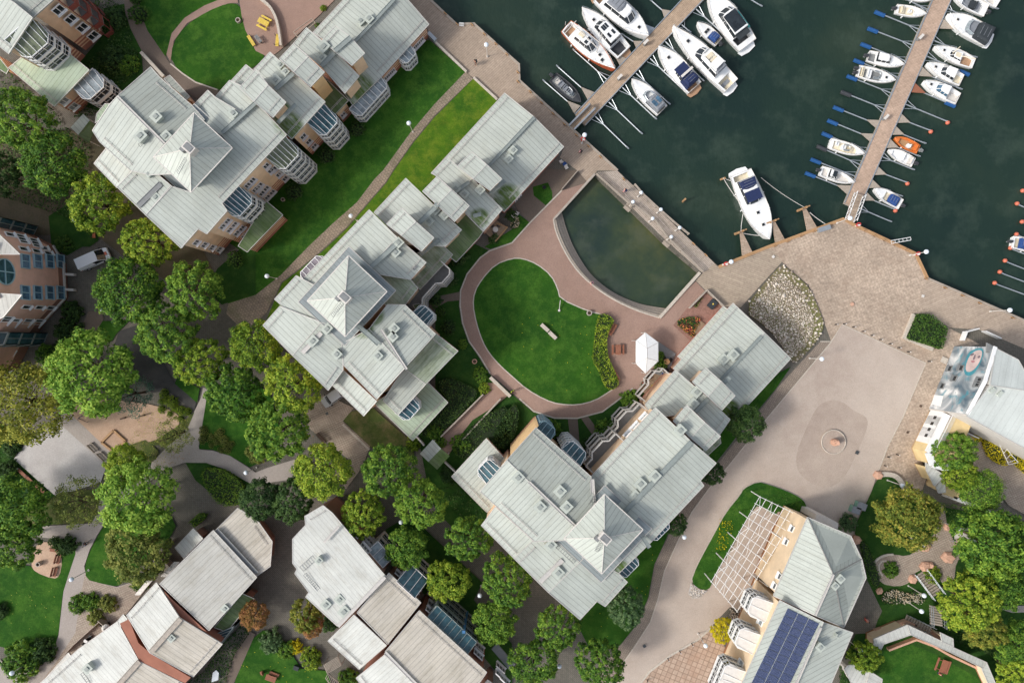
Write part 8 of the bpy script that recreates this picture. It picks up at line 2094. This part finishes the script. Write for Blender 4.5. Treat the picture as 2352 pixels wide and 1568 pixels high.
b = MB(); b.box((2.02, 0, 1.075), (.34, .5, .03)); b.box((2.02, 0, 1.085), (.2, .3, .03)); b.build('bonnet_mark', M['orange_ball'], v, local=True)
b = MB()
for k in range(9): b.box((-1.9 + k * .24, -.985, 1.0 + .0), (.15, .03, .12))
b.build('side_lettering', M['navy'], v, local=True)
vehicle('car', 765, 911, 215, 3.9, 1.7, 1.45, 1.0, 1.15, .55, 'car_silver', 'small silver white car half under the edge of the centre block roof', False)
# ---------------------------------------------------------------- people
def person(px, py, ang, top, legs, label, pose='stand', pack=None, z=0.0):
    p = W(px, py, .8 + z); root = empty('person', (p.x, p.y, z), label, 'person', None, R(ang))
    J = dict(pel=(0, 0, .95), chest=(0.02, 0, 1.3), neck=(.03, 0, 1.5), head=(.05, 0, 1.66))
    if pose == 'stand':
        L = dict(hl=(0, .1, .9), kl=(.12, .1, .5), fl=(.02, .1, .06), tl=(.2, .1, .04), hr=(0, -.1, .9), kr=(.02, -.1, .5), fr=(-.2, -.1, .08), tr=(-.02, -.1, .03), sl=(0, .2, 1.42), el=(-.05, .27, 1.15), wl=(.1, .26, .92), sr=(0, -.2, 1.42), er=(.0, -.27, 1.15), wr=(.18, -.25, .98))
    elif pose == 'cycle':
        J = dict(pel=(-.15, 0, .98), chest=(.12, 0, 1.28), neck=(.22, 0, 1.45), head=(.28, 0, 1.6))
        L = dict(hl=(-.12, .1, .93), kl=(.2, .12, .78), fl=(.05, .12, .4), tl=(.2, .12, .38), hr=(-.12, -.1, .93), kr=(.12, -.12, .6), fr=(-.05, -.12, .2), tr=(.1, -.12, .18), sl=(.12, .19, 1.38), el=(.3, .26, 1.2), wl=(.5, .24, 1.1), sr=(.12, -.19, 1.38), er=(.3, -.26, 1.2), wr=(.5, -.24, 1.1))
    else:
        J = dict(pel=(0, 0, .5), chest=(0, 0, .85), neck=(.02, 0, 1.05), head=(.05, 0, 1.2))
        L = dict(hl=(.02, .1, .48), kl=(.42, .1, .5), fl=(.45, .1, .08), tl=(.6, .1, .04), hr=(.02, -.1, .48), kr=(.42, -.1, .5), fr=(.42, -.1, .08), tr=(.58, -.1, .04), sl=(0, .2, .97), el=(.1, .26, .72), wl=(.3, .2, .6), sr=(0, -.2, .97), er=(.1, -.26, .72), wr=(.3, -.2, .6))
    J.update(L)
    rad = dict(pel=.14, chest=.16, neck=.06, head=.11, hl=.1, kl=.065, fl=.045, tl=.04, hr=.1, kr=.065, fr=.045, tr=.04, sl=.07, el=.045, wl=.035, sr=.07, er=.045, wr=.035)
    E = [('pel', 'chest'), ('chest', 'neck'), ('neck', 'head'), ('pel', 'hl'), ('hl', 'kl'), ('kl', 'fl'), ('fl', 'tl'), ('pel', 'hr'), ('hr', 'kr'), ('kr', 'fr'), ('fr', 'tr'), ('chest', 'sl'), ('sl', 'el'), ('el', 'wl'), ('chest', 'sr'), ('sr', 'er'), ('er', 'wr')]
    def skin(names, edges, grow, nm, mat, par):
        me = bpy.data.meshes.new(nm); idx = {k: i for i, k in enumerate(names)}
        me.from_pydata([J[k] for k in names], [(idx[a], idx[c]) for a, c in edges], [])
        o = bpy.data.objects.new(nm, me); C.objects.link(o); m = o.modifiers.new('s', 'SKIN')
        if not me.skin_vertices: me.skin_vertices.new() if hasattr(me.skin_vertices, 'new') else None
        for i, k in enumerate(names):
            me.skin_vertices[0].data[i].radius = (rad[k] * grow, rad[k] * grow)
        me.skin_vertices[0].data[0].use_root = True
        s = o.modifiers.new('u', 'SUBSURF'); s.levels = 1; s.render_levels = 1
        dg = bpy.context.evaluated_depsgraph_get(); ev = o.evaluated_get(dg); m2 = bpy.data.meshes.new_from_object(ev)
        o.modifiers.clear(); o.data = m2; m2.materials.clear(); m2.materials.append(M[mat]); o.parent = par
        return o
    body = skin(list(J), E, 1.0, 'body', 'skin', root)
    skin(['pel', 'chest', 'sl', 'el', 'sr', 'er'], [('pel', 'chest'), ('chest', 'sl'), ('sl', 'el'), ('chest', 'sr'), ('sr', 'er')], 1.2, 'jacket', top, root)
    skin(['pel', 'hl', 'kl', 'fl', 'hr', 'kr', 'fr'], [('pel', 'hl'), ('hl', 'kl'), ('kl', 'fl'), ('pel', 'hr'), ('hr', 'kr'), ('kr', 'fr')], 1.16, 'trousers', legs, root)
    h = J['head']; b = MB(); b.ball((h[0] - .02, 0, h[2] + .05), .125, 10, 6); b.build('hair', M['hair'] if top != 'offwhite' else M['black'], root, local=True, smooth=True)
    b = MB(); b.ball((h[0] + .1, 0, h[2]), .025, 6, 4); b.build('nose', M['skin'], root, local=True)
    for s in (-1, 1):
        b = MB(); wv = J['wl' if s > 0 else 'wr']
        for k in range(4): b.tube((wv[0], wv[1] - .03 + k * .02, wv[2] - .02), (wv[0] + .05, wv[1] - .03 + k * .02, wv[2] - .12), .009, 4)
        b.tube((wv[0], wv[1], wv[2]), (wv[0] + .08, wv[1] - s * .03, wv[2] - .06), .01, 4); b.build('hand', M['skin'], root, local=True)
    if pack: b = MB(); c = J['chest']; b.box((c[0] - .22, 0, c[2] + .02), (.18, .3, .42)); b.build('backpack', M[pack], root, local=True)
    return root
person(1092, 144, 200, 'black', 'dark_grey', 'person in black walking on the harbour deck left of the lamp with the yellow stain', pack='dark_grey')
person(1333, 348, 130, 'pink_cloth', 'black', 'person in a pink top with a black bag on the harbour deck', pack='black')
person(1435, 438, 150, 'navy', 'pink_cloth', 'person in dark top walking over the boardwalk bridge', pack='navy')
person(1358.5, 651, 40, 'offwhite', 'pink_cloth', 'person in pale clothes sitting on the rim of the pool steps', 'sit')
person(1177, 898, 300, 'neon', 'denim', 'person in a neon yellow top at the footbridge by the ring path')
person(2160, 1548, 60, 'red_cloth', 'denim', 'person in red and blue beside the picnic table on the sloping lawn', 'sit')
person(1990, 1423, 200, 'pink_cloth', 'red_cloth', 'person in a pink top in the passage beside the solar roof building')
p = W(198, 1248, .5); bk = empty('bicycle', (p.x, p.y, 0), 'bicycle ridden along the grey path at the lower left', 'bicycle', None, R(42))
for sx in (-.52, .52):
    b = MB(); b.path([(sx + .34 * math.cos(k * .3927), 0, .34 + .34 * math.sin(k * .3927)) for k in range(17)], .03, 5); w_ = b.build('wheel', M['tyre'], bk, local=True)
    b = MB(); [b.tube((sx, 0, .34), (sx + .32 * math.cos(k * .785), 0, .34 + .32 * math.sin(k * .785)), .006, 3) for k in range(8)]; b.build('spoke', M['steel'], w_, local=True)
b = MB(); b.path([(-.52, 0, .34), (-.05, 0, .32), (.36, 0, .82), (-.2, 0, .85), (-.05, 0, .32)], .025, 5); b.path([(-.52, 0, .34), (-.2, 0, .85)], .02, 5); b.path([(.52, 0, .34), (.36, 0, .95)], .025, 5); b.build('frame', M['offwhite'], bk, local=True)
b = MB(); b.path([(.42, -.28, 1.08), (.36, 0, 1.0), (.42, .28, 1.08)], .02, 5); b.build('handlebar', M['black'], bk, local=True); b = MB(); b.box((-.2, 0, .92), (.26, .16, .07)); b.build('saddle', M['black'], bk, local=True)
person(198, 1248, 42, 'navy', 'denim', 'cyclist in dark clothes on the grey path at the lower left', 'cycle')
# small bridges / ramps by the ring path
for a, c, w, l in (((1126, 866), (1172, 910), .5, 'pale stone parapet of the footbridge on the left of the ring path'), ((326, 122), (378, 178), .45, 'pale stone parapet beside the curved path at the upper left')):
    b = MB(); b.bar(W(*a, .4), W(*c, .4), w, .8); b.build('parapet', M['stone_pale'], label=l, cat='parapet')
for a, c, l in (((1013, 1002), (1110, 905), 'long retaining wall left of the red gate path'), ((958, 1002), (975, 1022), 'short white rail from the green roof to the gate canopy'), ((1022, 1060), (1046, 1082), 'short white rail from the gate canopy to the lower block'), ((1062, 1010), (1150, 915), 'low edging wall right of the red gate path')):
    b = MB(); b.bar(W(*a, .5), W(*c, .5), .2, 1.0); b.build('garden_wall', M['concrete' if 'white' not in l else 'offwhite'], label=l, cat='wall')
# terraces with furniture
strip('fence', T(2, 1, 600, 10, 455, 180), .12, 1.0, 'wood_grey', label='wooden fence from the end roof down to the red forecourt', cat='fence')
strip('terrace_wall', T(2, 1, 1620, 1262, 1780, 1100, 1930, 1245), .18, .9, 'concrete', label='pale wall round the red corner terrace beside the plank deck', cat='wall')
b = MB(); b.face([W(x, y, .5) for x, y in T(1, 1, 2310, 520, 2200, 660, 2100, 560, 2200, 450)]); b.build('terrace_deck', M['terrace_wood'], label='raised wooden terrace under the centre block with dark chairs', cat='terrace')
strip('terrace_edge', T(1, 1, 2210, 490, 2310, 525, 2200, 655), .15, .7, 'wood_tan', label='tan plank edge round the raised wooden terrace', cat='edging')
b = MB(); b.face([W(x, y, .3) for x, y in T(2, 2, 1300, 290, 1420, 330, 1230, 480, 1150, 440)]); b.build('terrace_deck', M['terrace_wood'], label='wooden terrace below the marquee', cat='terrace')
b = MB(); b.face([W(x, y, .3) for x, y in T(2, 1, 1730, 1375, 1810, 1435, 1720, 1520, 1665, 1480)]); b.build('terrace_deck', M['terrace_wood'], label='small wooden corner terrace beside the red flower bed', cat='terrace')
sheet('terrace', T(2, 2, 1340, 0, 1500, 110, 1420, 330, 1300, 300), 'mid_grey')
def chair(px, py, ang, mat, label, group='garden chairs'):
    p = W(px, py, .5); root = empty('chair', (p.x, p.y, 0), label, 'chair', group, R(ang)); b = MB(); b.box((0, 0, .43), (.5, .5, .08)); b.build('seat', M[mat], root, local=True); b = MB(); b.box((-.23, 0, .75), (.07, .5, .55)); b.build('backrest', M[mat], root, local=True)
    for x in (-.2, .2):
        for y in (-.2, .2): b = MB(); b.tube((x, y, 0), (x, y, .42), .025, 4); b.build('leg', M[mat], root, local=True)
def rtable(px, py, r, mat, label, grp='garden tables'):
    p = W(px, py, .7); root = empty('garden_table', (p.x, p.y, 0), label, 'table', grp); b = MB(); b.disc((0, 0, .7), r, .05, 18); b.build('tabletop', M[mat], root, local=True); b = MB(); b.tube((0, 0, 0), (0, 0, .7), .05, 6); b.build('leg', M['dark_grey'], root, local=True)
for q in ((1129, 518, 130, 'dark_cover', 'dark armchair at the upper left of the raised wooden terrace'), (1146, 517, 60, 'dark_cover', 'dark armchair at the upper right of the raised wooden terrace'), (1131, 538, 220, 'dark_cover', 'dark armchair at the lower left of the raised wooden terrace'), (1180, 496, 40, 'offwhite', 'white garden chair near the pale hydrangeas, left'), (1188, 490, 60, 'offwhite', 'white garden chair near the pale hydrangeas, right'),
          (1289, 371, 120, 'offwhite', 'pale folding chair at the end of the centre block, left of the blue table'), (1301, 384, 300, 'offwhite', 'pale folding chair at the end of the centre block, right of the blue table'), (1493, 866, 30, 'black', 'black chair below the marquee'), (1500, 852, 100, 'black', 'black chair right of the marquee tip'), (1524, 822, 200, 'black', 'black chair left of the round wooden table'), (1541, 826, 330, 'black', 'black chair right of the round wooden table'), (1250, 430, 20, 'black', 'black chair on the dim terrace by the end of the centre block'), (238, 1431, 70, 'black', 'black chair beside the round pink planter'), (248, 1432, 110, 'black', 'black chair right of the round pink planter'), (206, 1463, 60, 'black', 'dark chair on the narrow terrace of the bottom left houses, upper'), (194, 1480, 250, 'black', 'dark chair on the narrow terrace of the bottom left houses, lower'), (601, 1545, 200, 'wood_red', 'red brown armchair on the bottom lawn')):
    chair(*q)
rtable(1138, 527, .42, 'offwhite', 'small pale table on the raised wooden terrace'); rtable(1297, 377, .32, 'blue_cover', 'blue round table at the end of the centre block'); rtable(1531, 850, .34, 'black', 'black round table on the terrace below the marquee'); rtable(197, 1471, .3, 'white', 'small white table on the narrow terrace, bottom left houses')
p = W(1638, 698, .8); root = empty('barbecue', (p.x, p.y, 0), 'dark square covered fire table on the red corner terrace', 'table'); b = MB(); b.box((p.x, p.y, .4), (1.3, 1.0, .7), R(50)); b.build('body', M['dark_cover'], root); b = MB(); b.disc((p.x, p.y, .76), .12, .05, 12); b.build('knob', M['yellow_paint'], root)
b = MB(); p = W(1525, 858, .6); b.ball(p, .3, 8, 5, (1.2, .9, .5)); b.build('cushion_pile', M['blue_cover'], label='blue bundle beside the ochre wall of the lower block', cat='bundle')
bed('planter_bed', T(2, 2, 1170, 400, 1240, 320, 1250, 350, 1190, 410), .5, 'leaf_hedge', 50, .1, 'narrow flower box along the terrace below the marquee', 'flower box', mat2='petal_mix', frac=.3)
bed('planter_bed', T(2, 2, 1250, 430, 1340, 350, 1355, 370, 1280, 445), .5, 'leaf_gold', 50, .1, 'narrow yellow planting against the ochre wall below the marquee', 'flower box', mat2='petal_mix', frac=.2)
bed('planter_bed', T(2, 1, 1665, 1250, 1735, 1165, 1745, 1175, 1690, 1262), .4, 'leaf_olive', 50, .1, 'dry plants along the wall of the red corner terrace', 'flower box')
# umbrella
def parasol(px, py, r, mat, label, z=2.4, n=8):
    p = W(px, py, z); root = empty('parasol', (p.x, p.y, 0), label, 'parasol', 'garden parasols'); b = MB(); P = [(p.x + r * math.cos(6.283 * k / n), p.y + r * math.sin(6.283 * k / n), z) for k in range(n)]
    for k in range(n): b.face([P[k], P[(k + 1) % n], (p.x, p.y, z + .5)]); q = [P[k], P[(k + 1) % n]]; b.face([q[0], q[1], (q[1][0], q[1][1], z - .15), (q[0][0], q[0][1], z - .15)])
    b.build('canopy', M[mat], root); b = MB(); b.tube((p.x, p.y, 0), (p.x, p.y, z + .55), .03, 6); b.build('pole', M['steel'], root)
    b = MB()
    for k in range(n): b.tube(P[k], (p.x, p.y, z + .5), .02, 4)
    b.build('rib', M['steel'], root)
parasol(2221, 975, 1.0, 'grey_cover', 'large grey hexagonal parasol beside the white roofed mural building', 2.4, 6)
parasol(243, 1443, .65, 'offwhite', 'small pale round parasol on the terrace of the bottom left houses', 2.0, 12)
# white fence round the parasol terrace, garden stairs
strip('fence', T(3, 2, 1740, 690, 1715, 750, 1750, 810, 1900, 880), .12, 1.0, 'white', label='white fence round the grey parasol terrace', cat='fence')
strip('fence', T(3, 1, 1900, 1450, 1790, 1480, 1760, 1560), .14, 1.1, 'white', label='white fence at the upper corner of the mural building', cat='fence')
strip('fence', T(3, 1, 1960, 1475, 2100, 1540), .14, 1.1, 'white', label='white fence along the harbour deck behind the mural building', cat='fence')
def stairs(a, c, w, n, z0, z1, label, mat='wood_grey'):
    root = empty('garden_stairs', W((a[0] + c[0]) / 2, (a[1] + c[1]) / 2, 0), label, 'stairs', 'outdoor garden stairs'); A_ = W(*a); B_ = W(*c); d = (B_ - A_).normalized(); nn = Vector((-d.y, d.x, 0)); L = (B_ - A_).length
    b = MB()
    for k in range(n):
        z = z0 + (z1 - z0) * (k + 1) / n; p = A_ + d * L * (k + .5) / n; b.box((p.x, p.y, z - .08), (L / n * .84, w, .16), math.atan2(d.y, d.x))
    b.build('tread', M[mat], root)
    for s in (-1, 1):
        b = MB(); o = nn * s * (w / 2 + .06)
        for h in (.5, 1.0): b.tube(A_ + o + Vector((0, 0, z0 + h)), B_ + o + Vector((0, 0, z1 + h)), .035, 5)
        for k in range(7): p = A_.lerp(B_, k / 6) + o; z = z0 + (z1 - z0) * k / 6; b.tube((p.x, p.y, z - .1), (p.x, p.y, z + 1.0), .03, 5)
        b.build('handrail', M['steel'], root)
stairs(T(3, 3, 1375, 530)[0], T(3, 3, 1500, 730)[0], 1.7, 11, 0.1, 1.3, 'long upper flight of grey wooden garden stairs with metal handrails')
stairs(T(3, 3, 1490, 830)[0], T(3, 3, 1460, 980)[0], 1.8, 8, 1.3, 2.3, 'lower flight of grey wooden garden stairs beside the big yellow green tree')
stairs(T(3, 3, 1840, 180)[0], T(3, 3, 1650, 200)[0], 1.6, 8, 1.0, .1, 'short pale garden stairs at the upper end of the stone path', 'offwhite')
stairs(T(3, 3, 1250, 960)[0], T(3, 3, 1440, 1040)[0], 1.0, 10, .2, 1.6, 'narrow flight of grey stairs behind the angled low building')
# curved yellow-hedge pergola
root = empty('curved_trellis', W(2290, 1040), 'curved white slatted trellis between the two yellow hedges', 'trellis'); P_ = smooth_poly(T(3, 2, 2050, 870, 2120, 930, 2180, 1060, 2210, 1130), 1, False); Q_ = smooth_poly(T(3, 2, 2110, 850, 2160, 910, 2210, 1010, 2300, 1110), 1, False)
b = MB(); b.path([W(x, y, 2.0) for x, y in P_], .04, 5); b.path([W(x, y, 2.0) for x, y in Q_], .04, 5); b.build('rail', M['white'], root); b = MB()
for u, v_ in zip(P_, Q_): b.tube(W(*u, 2.05), W(*v_, 2.05), .03, 4); b.tube(W(*u, 0), W(*u, 2.0), .03, 4)
b.build('slat', M['white'], root)
# wooden trellises
def trellis(pts, n, h, label, mat='wood_grey'):
    root = empty('trellis', W(*pts[0]), label, 'trellis', 'wooden trellises'); A_, B_, C_, D_ = [W(x, y, h) for x, y in pts]; 
    for u_, w_ in ((A_, B_), (D_, C_)): b = MB(); b.bar(u_, w_, .1, .12); b.build('beam', M[mat], root)
    b = MB()
    for k in range(n): b.bar(A_.lerp(B_, k / (n - 1)) + Vector((0, 0, .1)), D_.lerp(C_, k / (n - 1)) + Vector((0, 0, .1)), .07, .1)
    b.build('slat', M[mat], root)
    for p in (A_, B_, C_, D_): b = MB(); b.tube((p.x, p.y, 0), p, .05, 5); b.build('post', M[mat], root)
trellis(T(1, 3, 750, 1325, 785, 1400, 655, 1475, 625, 1400), 8, 2.3, 'weathered wooden trellis frame left of the white roof half, upper one'); trellis(T(1, 3, 660, 1480, 760, 1560, 720, 1640, 640, 1520)[0:4], 8, 2.3, 'weathered wooden trellis frame cut by the bottom edge')
trellis(T(1, 0, 515, 175, 545, 215, 385, 345, 345, 300)[0:4], 3, 2.2, 'thin wooden frame against the upper roofs by the red terrace at the top')
# moss rail structure by the long lower building
b = MB(); p = W(494, 1551, .6); b.prism([(p.x - .5, p.y - .9), (p.x + .5, p.y - .6), (p.x + .6, p.y + .5), (p.x + .2, p.y + .9), (p.x - .3, p.y + .5)], 0, .7); b.build('covered_grill', M['steel'], label='grey metal covered grill between the bottom left terrace and the curved path', cat='grill')
b = MB(); p = W(681, 1532, .3); b.box((p.x, p.y, .3), (.8, .6, .6), -.3); b.box((p.x, p.y, .03), (1.3, 1.0, .06), -.3); b.build('fire_box', M['dark_cover'], label='dark square fire box on slabs at the bottom lawn', cat='fire box')
strip('fence', T(0, 3, 950, 960, 1030, 1030), .1, 1.5, 'wood_grey', label='short grey fence of the bottom left terrace gardens, upper', cat='fence'); strip('fence', T(0, 3, 630, 1280, 720, 1185, 960, 970), .1, 1.2, 'wood_grey', label='long grey fence along the bottom left terrace gardens', cat='fence'); strip('fence', T(0, 3, 1490, 370, 1610, 480), .1, 1.5, 'wood_grey', label='pale fence beside the awnings of the bottom left terrace', cat='fence')
strip('fence', T(0, 3, 1510, 350, 1620, 240), .1, 1.2, 'wood_grey', label='thin fence left of the small white porch roof', cat='fence')
strip('kerb', T(1, 2, 800, 760, 1045, 990), .3, .3, 'stone_pale', label='pale step edge along the paved strip below the parked car', cat='kerb')
